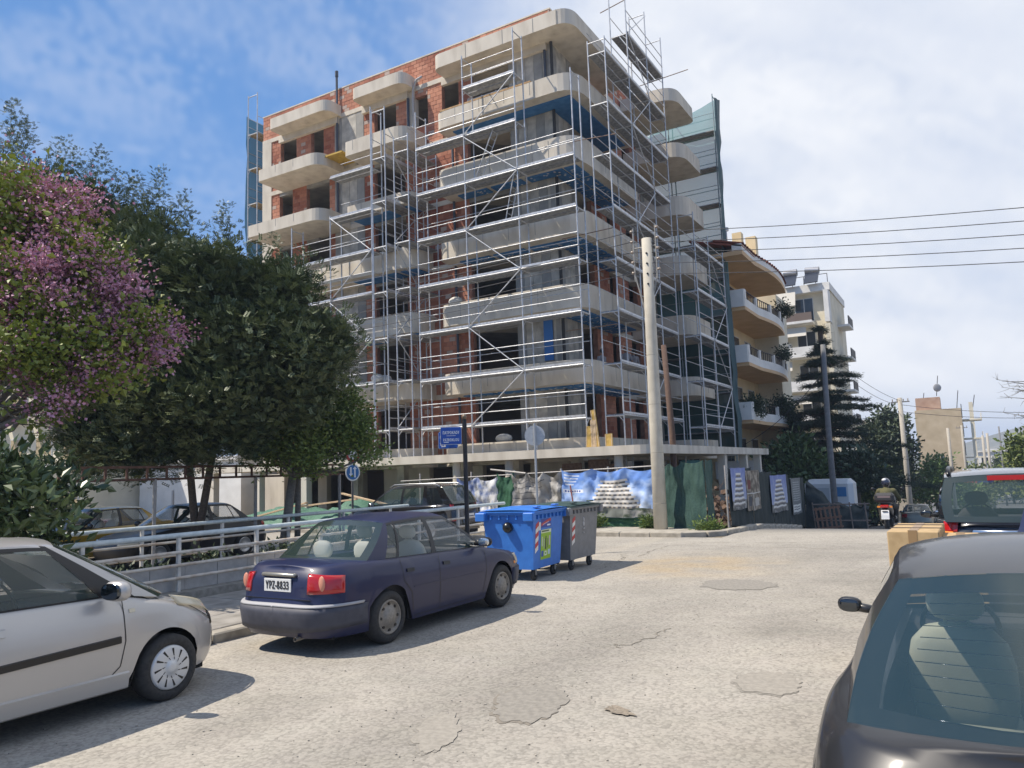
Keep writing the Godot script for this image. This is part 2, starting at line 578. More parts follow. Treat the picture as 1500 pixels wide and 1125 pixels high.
func make_ground() -> void:
	n_big = noise(21, 0.22, 4)
	n_mid = noise(22, 1.1, 4)
	var asph := asphalt_mat("asphalt", 31, 1.12)
	var soil := noisy("soil", Color(0.09, 0.075, 0.05), Color(0.24, 0.20, 0.14), 3.0, 0.95, 41)
	var st := sheet([-900, -300, -120, -60, -40, -25, -10, 0, 10, 30, 80, 300, 900], steps(60, -20, 10) + steps(-21.5, -26, .5) + steps(-28, -100, 6) + [-150, -290, -600, -1500], -0.03)
	struct("ground", st, soil)
	struct("road", sheet(steps(-7.85, 5.5, 0.2), steps(9.0, -12.9, 0.2), 0.0), asph)
	struct("crossing_road", sheet(steps(-46.0, -7.85, 1.0) + steps(-7.5, 6.0, 0.25) + steps(7, 60, 4.0), steps(-12.9, -20.25, 0.25), 0.0), asph)
	struct("street", sheet(steps(-5.75, 8.0, 0.5), steps(-20.25, -32.0, 0.5) + steps(-34, -300, 8), 0.0), asph)
	# repair patches, potholes, cracks
	var patch_m := noisy("patch_tar", Color(0.205, 0.190, 0.165), Color(0.305, 0.281, 0.242), 0.35, 0.95, 51, 0.02)
	var patch_l := noisy("patch_pale", Color(0.25, 0.23, 0.197), Color(0.355, 0.326, 0.278), 0.35, 0.95, 52, 0.02)
	var tar := mat("tar_crack", Color(0.22, 0.195, 0.16), 0.95)
	for p in [[-3.28, -5.66, .30, .52, -.35, 1, 0], [-3.3, -12.4, .55, .55, .2, 3, 0], [-1.66, -6.97, .27, .36, -.2, 5, 1], [-3.55, -4.75, .16, .42, -.5, 8, 1]]:
		flat("road_patch_edge", blob(p[0] - .008, p[1] + .022, p[2] * 1.03, p[3] * 1.03, p[4], p[5], 64, .15), 0.003, tar if p[5] == 1 else patch_m)
		flat("road_patch", blob(p[0], p[1], p[2], p[3], p[4], p[5], 64, .15), 0.006, patch_m if p[6] == 0 else patch_l)
	# pothole: a shallow bowl with a broken dark lip
	st = st_new(true)
	var lip := blob(-2.52, -5.72, .15, .07, .5, 9, 24, .35)
	for i in 24:
		var a := lip[i]; var b := lip[(i + 1) % 24]
		var c := Vector2(-2.53, -5.74)
		q(st, Vector3(a.x, .012, a.y), Vector3(a.lerp(c, .35).x, .003, a.lerp(c, .35).y), Vector3(b.lerp(c, .35).x, .003, b.lerp(c, .35).y), Vector3(b.x, .012, b.y))
		tri(st, Vector3(a.lerp(c, .35).x, .003, a.lerp(c, .35).y), Vector3(c.x, .003, c.y), Vector3(b.lerp(c, .35).x, .003, b.lerp(c, .35).y))
	struct("pothole", st, noisy("pothole_dirt", Color(0.15, 0.125, 0.095), Color(0.33, 0.28, 0.22), 0.3, 0.95, 53, 0.03))
	var nz := noise(77, 0.9, 3)
	for c in [[[-3.46, -7.64], [-3.17, -8.29], [-3.16, -8.97]], [[-6.28, -13.44], [-6.35, -15.1], [-6.85, -16.32]], [[-6.35, -15.1], [-6.46, -17.93], [-5.82, -18.89], [-3.5, -19.3]], [[-7.0, -18.3], [-2.0, -18.0], [3.0, -18.2]]]:
		st = st_new()
		var prev: Vector2
		var first := true
		for i in c.size() - 1:
			for k in 14:
				var t := k / 14.0
				var p := Vector2(c[i][0], c[i][1]).lerp(Vector2(c[i + 1][0], c[i + 1][1]), t)
				p += Vector2(nz.get_noise_2d(p.x * 3, p.y * 3), nz.get_noise_2d(p.x * 3 + 40, p.y * 3)) * 0.22
				if not first:
					var w := 0.003 + 0.016 * absf(nz.get_noise_2d(p.x * 8 + 9, p.y * 8))
					var s := (p - prev).normalized().orthogonal() * w
					q(st, Vector3(prev.x - s.x, .005, prev.y - s.y), Vector3(p.x - s.x, .005, p.y - s.y), Vector3(p.x + s.x, .005, p.y + s.y), Vector3(prev.x + s.x, .005, prev.y + s.y))
				prev = p
				first = false
		struct("road_crack", st, tar)
	# loose stones on the road
	st = st_new()
	rng.seed = 5
	for i in 500:
		var p := Vector3(rng.randf_range(-6.5, -.6), 0, rng.randf_range(-12, -2.5))
		if i % 3 == 0: p = Vector3(-3.6 + rng.randfn() * .7, 0, -6 + rng.randfn() * 2.2)
		var s := rng.randf_range(.004, .011)
		var yb := Basis(Vector3.UP, rng.randf() * TAU)
		ellipsoid(st, p + Vector3.UP * s * .5, Vector3(s, s * .6, s * .8), 3, yb)
	var lo := obj("loose_grit", st, mat("grit", Color(0.36, 0.33, 0.28), .95))
	tag(lo, "loose stone grit scattered over the worn road", "grit", "", "stuff")
	# left pavement with kerb stones and slabs
	var pav := noisy("pavement_slab", Color(0.20, 0.185, 0.16), Color(0.36, 0.335, 0.30), 1.7, 0.92, 61)
	var pav2 := noisy("pavement_slab_b", Color(0.23, 0.21, 0.185), Color(0.39, 0.36, 0.32), 1.5, 0.92, 62)
	var kerb := noisy("kerb_stone", Color(0.25, 0.225, 0.185), Color(0.45, 0.41, 0.34), 0.9, 0.9, 63)
	st = st_new()
	box(st, Vector3(-10.55, -.02, -13.2), Vector3(-8.06, .09, 6.0))
	var pv := struct("left_pavement", st, pav)
	st = st_new()
	bevel(st, Vector3(-.11, -.1, -.48), Vector3(.11, .125, .48), .018)
	st.generate_normals()
	var km := st.commit()
	for i in 19: mi("kerb_stone", km, kerb, pv, Transform3D(Basis(Vector3.UP, rng.randf_range(-.01, .01)), Vector3(-7.95 + rng.randf_range(-.012, .012), rng.randf_range(-.012, .006), 5.2 - i * .985)))
	st = st_new()
	bevel(st, Vector3(-.395, 0, -.395), Vector3(.395, .035, .395), .008)
	st.generate_normals()
	var sm := st.commit()
	for i in 3:
		for j in 18:
			mi("paving_slab", sm, pav if (i * 7 + j * 5) % 3 else pav2, pv, Transform3D(Basis(Vector3.RIGHT, rng.randf_range(-.006, .006)), Vector3(-8.46 - i * .8, .087 + rng.randf_range(-.006, .006), 1.2 - j * .8)))
	# corner pavement in front of the building site
	var kp := PackedVector2Array()
	for p in [[-46, -20.3], [-9, -20.3], [-7.2, -20.35], [-6.4, -20.7], [-5.95, -21.3], [-5.8, -22.2], [-5.8, -24.0]]: kp.append(Vector2(p[0], p[1]))
	st = st_new()
	for i in kp.size() - 1:
		var a := kp[i]; var b := kp[i + 1]
		q(st, Vector3(a.x, .09 + ground_y(a.y), a.y), Vector3(b.x, .09 + ground_y(b.y), b.y), Vector3(b.x - (1.5 if i > 1 else 0.), .09 + ground_y(b.y - 2.6), b.y - (2.6 if i < 4 else 0.0)), Vector3(a.x - (1.5 if i > 2 else 0.), .09 + ground_y(a.y - 2.6), a.y - (2.6 if i < 4 else 0.0)))
	for z in range(-24, -60, -3):
		q(st, Vector3(-7.4, ground_y(z) + .09, z), Vector3(-5.8, ground_y(z) + .09, z), Vector3(-5.8, ground_y(z - 3) + .09, z - 3), Vector3(-7.4, ground_y(z - 3) + .09, z - 3))
	var cp := struct("corner_pavement", st, noisy("pale_pavement", Color(0.30, 0.275, 0.23), Color(0.46, 0.425, 0.36), 1.6, .92, 64))
	var line := []
	for i in 24: line.append(Vector2(-27.5 + i * .9, -20.28))
	for p in [[-6.9, -20.36], [-6.3, -20.72], [-5.93, -21.3], [-5.8, -22.1], [-5.78, -23.0], [-5.78, -23.9], [-5.78, -24.8], [-5.78, -25.7], [-5.78, -26.6], [-5.78, -27.5], [-5.78, -28.4], [-5.78, -29.3], [-5.78, -30.2], [-5.78, -31.1]]: line.append(Vector2(p[0], p[1]))
	for i in line.size() - 1:
		var a: Vector2 = line[i]; var b: Vector2 = line[i + 1]
		var c := (a + b) / 2
		var y := ground_y(c.y)
		st = st_new()
		var len := a.distance_to(b) - .015
		bevel(st, Vector3(-len / 2, -.1, -.13), Vector3(len / 2, .125, .10), .02)
		var o := obj("kerb_stone", st, kerb, cp)
		o.transform = Transform3D(Basis(Vector3.UP, -(b - a).angle()), Vector3(c.x, y + rng.randf_range(-.01, .01), c.y))
	# far hill
	st = st_new(true)
	var hn := noise(91, 0.004, 5)
	var hp := []
	for j in 7:
		var row := []
		for i in 41:
			var x := -500.0 + i * 45.0
			var prof := 30.0 * exp(-pow((x - 150.0) / 140.0, 2.0)) + 14.0 + 20.0 * exp(-pow((x - 420.0) / 220.0, 2.0)) - 13.0 * exp(-pow((x + 60.0) / 90.0, 2.0))
			var t := j / 6.0
			row.append(Vector3(x, -8.0 + (prof + 8.0 + hn.get_noise_2d(x, j * 80.0) * 6.0) * sin(t * PI * .5), -620.0 - j * 45.0))
		hp.append(row)
	grid(st, hp)
	struct("hills", st, noisy("hill_scrub", Color(0.10, 0.11, 0.085), Color(0.22, 0.21, 0.17), 60.0, .95, 95))

# ---------- the building under construction ----------
const ZW := -27.5
const XW := -13.75
const SB := [2.25, 5.25, 8.2, 11.15, 14.15, 17.1, 20.1]
const PT := [3.15, 6.15, 9.15, 12.15, 15.2, 17.85, 20.75]

func line2(c: Array) -> PackedVector2Array:
	# open outline with rounded inner corners
	var r := rounded(c)
	return r

func balcony(o: Node, c: Array, sb: float, top: float, m: Material, solid := false) -> void:
	var out := rounded(c)
	var st := st_new()
	prism(st, out, sb, top if solid else sb + 0.2)
	var s := obj("roof_slab" if solid else "balcony_slab", st, m, o)
	if solid: return
	st = st_new()
	ribbon_wall(st, out, 0.15, sb + 0.2, top)
	obj("parapet", st, m, s)
	# formwork joints, proud by a few millimetres
	for i in out.size() - 1:
		var a := out[i]; var b := out[i + 1]
		var len := a.distance_to(b)
		if len < 1.5: continue
		var dir := (b - a) / len
		for k in int(len / 1.25):
			var p := a + dir * ((k + .8) * 1.25)
			slab("form_joint", Vector3(p.x, (sb + top) / 2 + .1, p.y) + Vector3(dir.y, 0, -dir.x) * .002, Vector3(.018, top - sb - .22, .012), mats.get("concrete_grey", m), s, Basis(Vector3.UP, -dir.angle()))

func corner_outline(g := 0.0) -> Array:
	return [[XW, -33.0, 0], [-12.1 - g, -33.0, .6], [-12.1 - g, -26.2 - g, 1.05], [-19.0 + g, -26.2 - g, .5], [-19.0 + g, ZW, 0]]

func make_site_building() -> void:
	var o := thing("building_shell", "six storey concrete and red brick building shell under construction behind scaffolding", "building")
	var conc := noisy("concrete", Color(0.46, 0.41, 0.335), Color(0.71, 0.65, 0.55), 4.0, 0.9, 101, 0.012, 0.0, true, 0.62)
	conc.uv1_scale = Vector3(.42, .11, .42)
	var conc_b := noisy("concrete_board", Color(0.32, 0.30, 0.265), Color(0.62, 0.585, 0.51), 2.6, 0.92, 102, 0.016)
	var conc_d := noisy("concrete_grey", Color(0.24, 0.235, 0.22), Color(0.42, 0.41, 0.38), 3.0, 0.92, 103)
	var mortar := noisy("brick_mortar", Color(0.26, 0.12, 0.08), Color(0.42, 0.24, 0.18), 2.0, 0.95, 104, 0.02)
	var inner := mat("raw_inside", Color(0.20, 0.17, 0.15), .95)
	var steel := mat("pipe_dark", Color(0.06, 0.07, 0.09), .5)
	# floors and hidden walls
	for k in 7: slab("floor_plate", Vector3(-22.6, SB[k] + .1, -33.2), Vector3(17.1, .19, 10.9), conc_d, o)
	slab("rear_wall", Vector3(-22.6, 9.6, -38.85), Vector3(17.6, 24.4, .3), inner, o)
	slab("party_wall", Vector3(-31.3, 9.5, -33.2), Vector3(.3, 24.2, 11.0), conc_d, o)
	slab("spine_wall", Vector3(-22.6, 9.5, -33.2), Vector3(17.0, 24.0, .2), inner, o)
	# facade bays
	var low := [[-31.49, -30.81, "c"], [-30.81, -30.22, "b"], [-30.22, -29.25, "o"], [-29.25, -28.23, "b"], [-28.23, -26.62, "o"], [-26.62, -26.23, "b"], [-26.23, -24.28, "c"], [-24.28, -23.64, "b"], [-23.64, -21.74, "o"], [-21.74, -18.14, "b"], [-18.14, -15.89, "o"], [-15.89, -13.75, "c"]]
	var top := [[-31.49, -30.81, "c"], [-30.81, -30.13, "b"], [-30.13, -28.96, "o"], [-28.96, -27.89, "b"], [-27.89, -27.01, "o"], [-27.01, -26.23, "b"], [-26.23, -24.28, "c"], [-24.28, -23.59, "b"], [-23.59, -22.23, "o"], [-22.23, -21.55, "b"], [-21.55, -21.06, "c"], [-21.06, -20.33, "w"], [-20.33, -19.5, "b"], [-19.5, -18.57, "o"], [-18.57, -17.89, "b"], [-17.89, -15.89, "o"], [-15.89, -13.75, "c"]]
	var gnd := [[-31.49, -29.84, "c"], [-29.84, -27.49, "o"], [-27.49, -26.91, "c"], [-26.91, -25.25, "o"], [-25.25, -24.57, "c"], [-24.57, -23.3, "o"], [-23.3, -20.67, "c"], [-20.67, -18.43, "o"], [-18.43, -17.84, "c"], [-17.84, -15.5, "o"], [-15.5, -13.75, "c"]]
	var side := [[-27.5, -29.4, "c"], [-29.4, -31.0, "o"], [-31.0, -32.7, "b"], [-32.7, -33.6, "o"], [-33.6, -35.1, "b"], [-35.1, -36.2, "o"], [-36.2, -37.4, "b"], [-37.4, -39.0, "c"]]
	var side_g := [[-27.5, -28.9, "c"], [-28.9, -31.0, "o"], [-31.0, -31.6, "c"], [-31.6, -33.6, "o"], [-33.6, -34.2, "c"], [-34.2, -36.4, "o"], [-36.4, -39.0, "c"]]
	var xfs := []     # bricks
	rng.seed = 7
	for lv in 7:
		var y0: float = -2.5 if lv == 0 else SB[lv - 1] + .2
		var y1: float = SB[lv]
		for face in 2:
			var segs: Array = (gnd if lv == 0 else (top if lv == 6 else low)) if face == 0 else (side_g if lv == 0 else side)
			for s in segs:
				var a: float = s[0]; var b: float = s[1]
				var kind: String = s[2]
				if face == 0 and lv == 4 and kind == "o" and a < -27.5 and a > -28.8: a = -28.4; b = -27.35
				if kind == "c":
					if lv > 0 and absf(b - a) > 1.5:
						# board-marked wall: upright formwork panels with open joints
						var n := int(absf(b - a) / .42)
						for i in n:
							var u := lerpf(a, b, (i + .5) / n)
							var w := absf(b - a) / n - .014
							var dz := rng.randf_range(-.008, .008)
							if face == 0: slab("concrete_panel", Vector3(u, (y0 + y1) / 2, ZW - .125 + dz), Vector3(w, y1 - y0, .25), conc_b if i % 3 else conc_d, o)
							else: slab("concrete_panel", Vector3(XW - .125 + dz, (y0 + y1) / 2, u), Vector3(.25, y1 - y0, w), conc_b if i % 3 else conc_d, o)
						if face == 0: slab("wall_core", Vector3((a + b) / 2, (y0 + y1) / 2, ZW - .2), Vector3(absf(b - a), y1 - y0, .2), conc_d, o)
						else: slab("wall_core", Vector3(XW - .2, (y0 + y1) / 2, (a + b) / 2), Vector3(.2, y1 - y0, absf(b - a)), conc_d, o)
					elif face == 0: slab("concrete_column", Vector3((a + b) / 2, (y0 + y1) / 2, ZW - .12), Vector3(absf(b - a), y1 - y0, .3), conc, o)
					else: slab("concrete_column", Vector3(XW - .12, (y0 + y1) / 2, (a + b) / 2), Vector3(.3, y1 - y0, absf(b - a)), conc, o)
					continue
				var spans := []
				if kind == "b": spans = [[y0, y1]]
				elif kind == "w": spans = [[y0, y0 + 1.0], [y1 - .35, y1]]
				elif lv == 0: spans = []
				else: spans = [[y1 - .18, y1]]
				for sp in spans:
					if kind == "o":
						if face == 0: slab("lintel", Vector3((a + b) / 2, (sp[0] + sp[1]) / 2, ZW - .13), Vector3(b - a, sp[1] - sp[0], .22), conc_d, o)
						continue
					if face == 0: slab("brick_infill", Vector3((a + b) / 2, (sp[0] + sp[1]) / 2, ZW - .14), Vector3(b - a, sp[1] - sp[0], .22), mortar, o)
					else: slab("brick_infill", Vector3(XW - .14, (sp[0] + sp[1]) / 2, (a + b) / 2), Vector3(.22, sp[1] - sp[0], absf(b - a)), mortar, o)
					lay_bricks(xfs, face, a, b, sp[0], sp[1])
			if lv > 0:
				# ring beam at each slab edge
				if face == 0: slab("ring_beam", Vector3((-31.49 + XW) / 2, y1 + .1, ZW - .11), Vector3(17.74, .22, .28), conc, o)
				else: slab("ring_beam", Vector3(XW - .11, y1 + .1, -33.4), Vector3(.28, .22, 11.2), conc, o)
	# brick parapet on the roof
	slab("roof_parapet", Vector3((-31.49 + XW) / 2, 20.98, ZW - .14), Vector3(17.74, 1.35, .22), mortar, o)
	slab("roof_parapet", Vector3(XW - .14, 20.98, -33.4), Vector3(.22, 1.35, 11.2), mortar, o)
	lay_bricks(xfs, 0, -31.49, XW, 20.32, 21.64)
	lay_bricks(xfs, 1, ZW, -39.0, 20.32, 21.64)
	slab("coping", Vector3((-31.49 + XW) / 2, 21.69, ZW - .14), Vector3(17.8, .06, .27), conc, o)
	slab("coping", Vector3(XW - .14, 21.69, -33.4), Vector3(.27, .06, 11.2), conc, o)
	var st := st_new()
	box(st, Vector3(-.5, -.5, -.5), Vector3(.5, .5, .5))
	st.generate_normals()
	var bm := mat("brick", Color.WHITE, .92)
	bm.vertex_color_use_as_albedo = true
	var mm := MultiMesh.new()
	mm.transform_format = MultiMesh.TRANSFORM_3D
	mm.use_colors = true
	mm.mesh = st.commit()
	mm.instance_count = xfs.size()
	var bn := noise(8, 0.35, 3)
	for i in xfs.size():
		mm.set_instance_transform(i, xfs[i])
		var p: Vector3 = xfs[i].origin
		var t := clampf(.5 + bn.get_noise_3d(p.x, p.y, p.z) * .9 + rng.randf_range(-.22, .22), 0, 1)
		var c := Color(0.27, 0.085, 0.048).lerp(Color(0.58, 0.27, 0.17), t)
		if rng.randf() < .06: c = Color(0.46, 0.36, 0.30)
		mm.set_instance_color(i, c)
	var bi := MultiMeshInstance3D.new()
	bi.name = "brickwork"
	bi.multimesh = mm
	bi.material_override = bm
	bi.set_meta("kind", "stuff")
	o.add_child(bi)
	# balconies
	for k in 6: balcony(o, corner_outline(), SB[k], PT[k], conc)
	balcony(o, [[XW, -33.0, 0], [-12.3, -33.0, .5], [-12.3, -26.42, .8], [-19.2, -26.42, .4], [-19.2, ZW, 0]], SB[6], PT[6], conc, true)
	for k in 7:
		var hgt: float = PT[k] - SB[k]
		if k < 6: balcony(o, [[XW, -38.6, 0], [-10.7, -38.6, .45], [-10.7, -35.2, 1.0], [XW, -35.2, 0]], SB[k], SB[k] + minf(hgt, .95), conc)
		else: balcony(o, [[XW, -38.6, 0], [-10.9, -38.6, .5], [-10.9, -35.2, 1.0], [XW, -35.2, 0]], SB[k], PT[k], conc, true)
	balcony(o, [[-25.75, ZW, 0], [-25.75, -26.45, .55], [-29.85, -26.45, .2], [-29.85, ZW, 0]], 20.15, 20.72, conc, true)
	balcony(o, [[-21.0, ZW, 0], [-21.0, -26.5, .55], [-24.15, -26.5, .25], [-24.15, ZW, 0]], 20.15, 20.72, conc, true)
	balcony(o, [[-25.6, ZW, 0], [-25.6, -25.75, .75], [-29.9, -25.75, .2], [-29.9, ZW, 0]], 17.1, 17.70, conc)
	balcony(o, [[-25.2, ZW, 0], [-25.2, -25.45, .8], [-30.3, -25.45, .2], [-30.3, ZW, 0]], 14.15, 14.75, conc)
	balcony(o, [[-20.5, ZW, 0], [-20.5, -26.0, .9], [-24.2, -26.0, .2], [-24.2, ZW, 0]], 17.1, 17.8, conc)
	balcony(o, [[-20.4, ZW, 0], [-20.4, -26.2, .7], [-24.3, -26.2, .2], [-24.3, ZW, 0]], 14.15, 14.7, conc)
	for k in 4:
		balcony(o, [[-20.2, ZW, 0], [-20.2, -26.15, .9], [-29.0, -26.15, .2], [-29.0, ZW, 0]], SB[k], PT[k] - .05, conc)
	for b in [[-30.1, -25.9], [-24.25, -21.4], [-19.4, -13.9]]: slab("drop_beam", Vector3((b[0] + b[1]) / 2, 19.98, ZW + .08), Vector3(b[1] - b[0], .34, .18), conc, o)
	# formwork joints on the roof slab edge
	for x in [-17.4, -15.5, -14.0, -12.9]: slab("edge_joint", Vector3(x, 20.42, -26.415), Vector3(.02, .64, .012), conc_d, o)
	for x in [-16.2, -13.4]: slab("edge_joint", Vector3(x, 14.68, -26.195), Vector3(.02, .9, .012), conc_d, o)
	# blue insulation boards under the slabs
	var blue := noisy("insulation_blue", Color(0.035, 0.15, 0.38), Color(0.075, 0.24, 0.50), 2.2, .75, 105, .02)
	var fix := mat("fixing_white", Color(.6, .62, .62), .8)
	for k in range(1, 6):
		var y: float = SB[k] - .028
		var cells := []
		if k == 5: cells = [[-18.4, -26.75, -13.8, -27.45], [-13.79, -26.75, -12.6, -32.6]]
		else:
			for i in 3: cells.append([-18.3 + i * 1.72, -26.85, -18.3 + i * 1.72 + 1.5, -27.4])
			for i in 4: cells.append([-13.05, -26.85 - i * 1.45, -12.5, -26.85 - i * 1.45 - 1.28])
			for i in 4: cells.append([-13.7, -26.85 - i * 1.45, -13.15, -26.85 - i * 1.45 - 1.28])
		for c in cells:
			var pn := slab("soffit_board", Vector3((c[0] + c[2]) / 2, y, (c[1] + c[3]) / 2), Vector3(absf(c[2] - c[0]), .05, absf(c[3] - c[1])), blue, o)
			if k < 5:
				st = st_new()
				for j in 7:
					var px := lerpf(c[0], c[2], rng.randf_range(.1, .9)); var pz := lerpf(c[1], c[3], rng.randf_range(.1, .9))
					box(st, Vector3(px - .04, y - .032, pz - .04), Vector3(px + .04, y - .026, pz + .04))
				obj("board_fixing", st, fix, o)
	for k in range(2, 5):
		slab("soffit_board", Vector3(-22.9, SB[k] - .03, -27.0), Vector3(2.6, .05, .9), blue, o)
		slab("soffit_board", Vector3(-20.9, SB[k] - .03, -27.0), Vector3(.9, .05, .9), blue, o)
	var strip := slab("damp_strip", Vector3(-14.4, 7.3, -27.46), Vector3(.42, 1.75, .03), mat("strip_blue", Color(.05, .19, .50), .7), o)
	strip.set_meta("label", "bright blue upright membrane strip on the concrete wall")
	# pipes
	for p in [[-25.95, 15.0, 22.5], [-18.9, -1.0, 17.0], [-14.0, 17.3, 19.8], [-21.4, 17.4, 19.8], [-16.5, -1., 2.2]]:
		rod("soil_pipe", Vector3(p[0], p[1], ZW + .1), Vector3(p[0], p[2], ZW + .1), .06, steel, o)
	rod("vent_pipe", Vector3(-21.5, 21.3, -29.0), Vector3(-21.5, 22.6, -29.0), .07, steel, o)
	rod("vent_pipe", Vector3(-25.95, 22.3, -27.4), Vector3(-25.95, 22.6, -27.4), .085, steel, o)
	st = st_new(true)
	tube(st, [Vector3(-21.0, 17.5, -27.35), Vector3(-21.05, 19.5, -27.35), Vector3(-21.0, 20.1, -27.3), Vector3(-20.8, 20.5, -27.3), Vector3(-20.5, 20.6, -27.35)], .06, .06, 8)
	obj("bent_conduit", st, mat("pipe_grey", Color(.42, .42, .42), .6), o)
	for k in 6:
		rod("wall_joint_post", Vector3(-13.7, SB[k] + .25, -27.45), Vector3(-13.7, SB[k + 1], -27.45), .07, mat("gap_dark", Color(.05, .05, .05), .9), o)
	# timber capping left on the sixth floor parapet
	var timber := noisy("timber", Color(0.34, 0.19, 0.07), Color(0.60, 0.40, 0.20), 0.9, .8, 106, .02)
	slab("timber_capping", Vector3(-16.4, 17.89, -26.28), Vector3(4.6, .07, .17), timber, o)
	slab("timber_capping", Vector3(-12.22, 17.89, -29.6), Vector3(.17, .07, 4.2), timber, o)
	slab("formwork_panel", Vector3(-25.3, 17.55, -26.9), Vector3(1.5, .08, 1.4), noisy("formwork_yellow", Color(.42, .26, .03), Color(.62, .42, .08), 1.0, .7, 107), o)
	st = st_new()
	for i in 3:
		cyl(st, Vector3(-18.0 + i * .75, 18.05, ZW + .08), Vector3(-18.0 + i * .75, 18.75, ZW + .08), .02)
	cyl(st, Vector3(-18.0, 18.1, ZW + .08), Vector3(-15.9, 18.1, ZW + .08), .02)
	cyl(st, Vector3(-18.0, 18.7, ZW + .08), Vector3(-15.9, 18.7, ZW + .08), .02)
	obj("safety_rail", st, mat("zinc_bright", Color(.62, .63, .64), .5, .3), o)
	# ground floor canopy with its columns
	st = st_new()
	prism(st, rounded([[-31.5, -23.5, 0], [-31.5, -26.1, 0], [-18, -26.1, 0], [-12.0, -26.1, 0], [-12.0, -36.2, 0], [-8.7, -36.2, 0], [-8.7, -23.5, .9]]), 2.36, 2.66)
	obj("canopy_slab", st, conc, o)
	slab("canopy_beam", Vector3(-8.85, 2.51, -38.2), Vector3(.3, .30, 4.0), conc, o)
	slab("canopy_beam", Vector3(-11.0, 2.51, -39.50), Vector3(4.6, .296, .3), conc, o)
	for c in [[-16.66, -23.85], [-14.34, -23.85], [-10.06, -23.85]]: rod("round_column", Vector3(c[0], -1, c[1]), Vector3(c[0], 2.37, c[1]), .16, conc, o)
	for c in [[-30.5, -23.8], [-27.4, -23.8], [-24.5, -23.8], [-8.95, -32.4], [-8.95, -38.7], [-8.95, -36.0]]: slab("square_column", Vector3(c[0], .4, c[1]), Vector3(.32, 3.94, .32), conc, o)
	for c in [[-26.8, -25.9], [-23.5, -25.9], [-20.9, -25.9], [-17.6, -25.9], [-15.2, -25.9], [-12.6, -25.9], [-12.4, -29.5], [-12.4, -33.0]]: slab("inner_column", Vector3(c[0], .4, c[1]), Vector3(.35, 3.94, .35), conc_b, o)
	slab("door_lintel", Vector3(-11.0, 2.05, -34.6), Vector3(.15, .25, 2.2), mat("turquoise_frame", Color(.12, .40, .48), .6), o)
	# litter and sacks on the slabs
	rng.seed = 12
	for s in [[-23.9, 8.85, -26.4, .5], [-22.4, 6.3, -26.5, .45], [-18.2, 9.25, -26.3, .35], [-16.2, 3.3, -26.6, .4], [-22.6, 6.35, -26.3, .35]]:
		st = st_new(true)
		ellipsoid(st, Vector3.ZERO, Vector3(s[3], .2, .22), 6)
		var sk := obj("cement_sack", st, noisy("sack_white", Color(.5, .49, .46), Color(.75, .74, .70), .5, .9, 108))
		sk.position = Vector3(s[0], s[1], s[2])
		tag(sk, "", "sack", "sacks left on the open floors")
	var labels := ["white sack on the left balcony of the third floor", "white sack near the dark second floor opening behind the left scaffold", "white sack at the left tip of the corner balcony on the third floor", "pale sack beside the bricks on the lowest corner balcony", "white sack lying close to the second floor scaffold deck"]
	for i in 5: get_node(NodePath("cement_sack" if i == 0 else "cement_sack_%03d" % i)).set_meta("label", labels[i])

func lay_bricks(xfs: Array, face: int, a: float, b: float, y0: float, y1: float) -> void:
	var rows := int(round((y1 - y0) / .2))
	var len := absf(b - a)
	var sgn := signf(b - a)
	for r in rows:
		var h := (y1 - y0) / rows
		var u := -.165 * (r % 2)
		while u < len - .02:
			var u0 := maxf(u, 0.0)
			var u1 := minf(u + .33, len)
			u += .33
			if u1 - u0 < .05: continue
			var c := a + sgn * (u0 + u1) / 2
			var y := y0 + (r + .5) * h
			var s := Vector3(u1 - u0 - .018, h - .018, .05)
			var d := rng.randf_range(-.006, .008)
			if face == 0: xfs.append(Transform3D(Basis.from_scale(s), Vector3(c, y, ZW - .045 + d)))
			else: xfs.append(Transform3D(Basis.from_scale(Vector3(s.z, s.y, s.x)), Vector3(XW - .045 + d, y, c)))

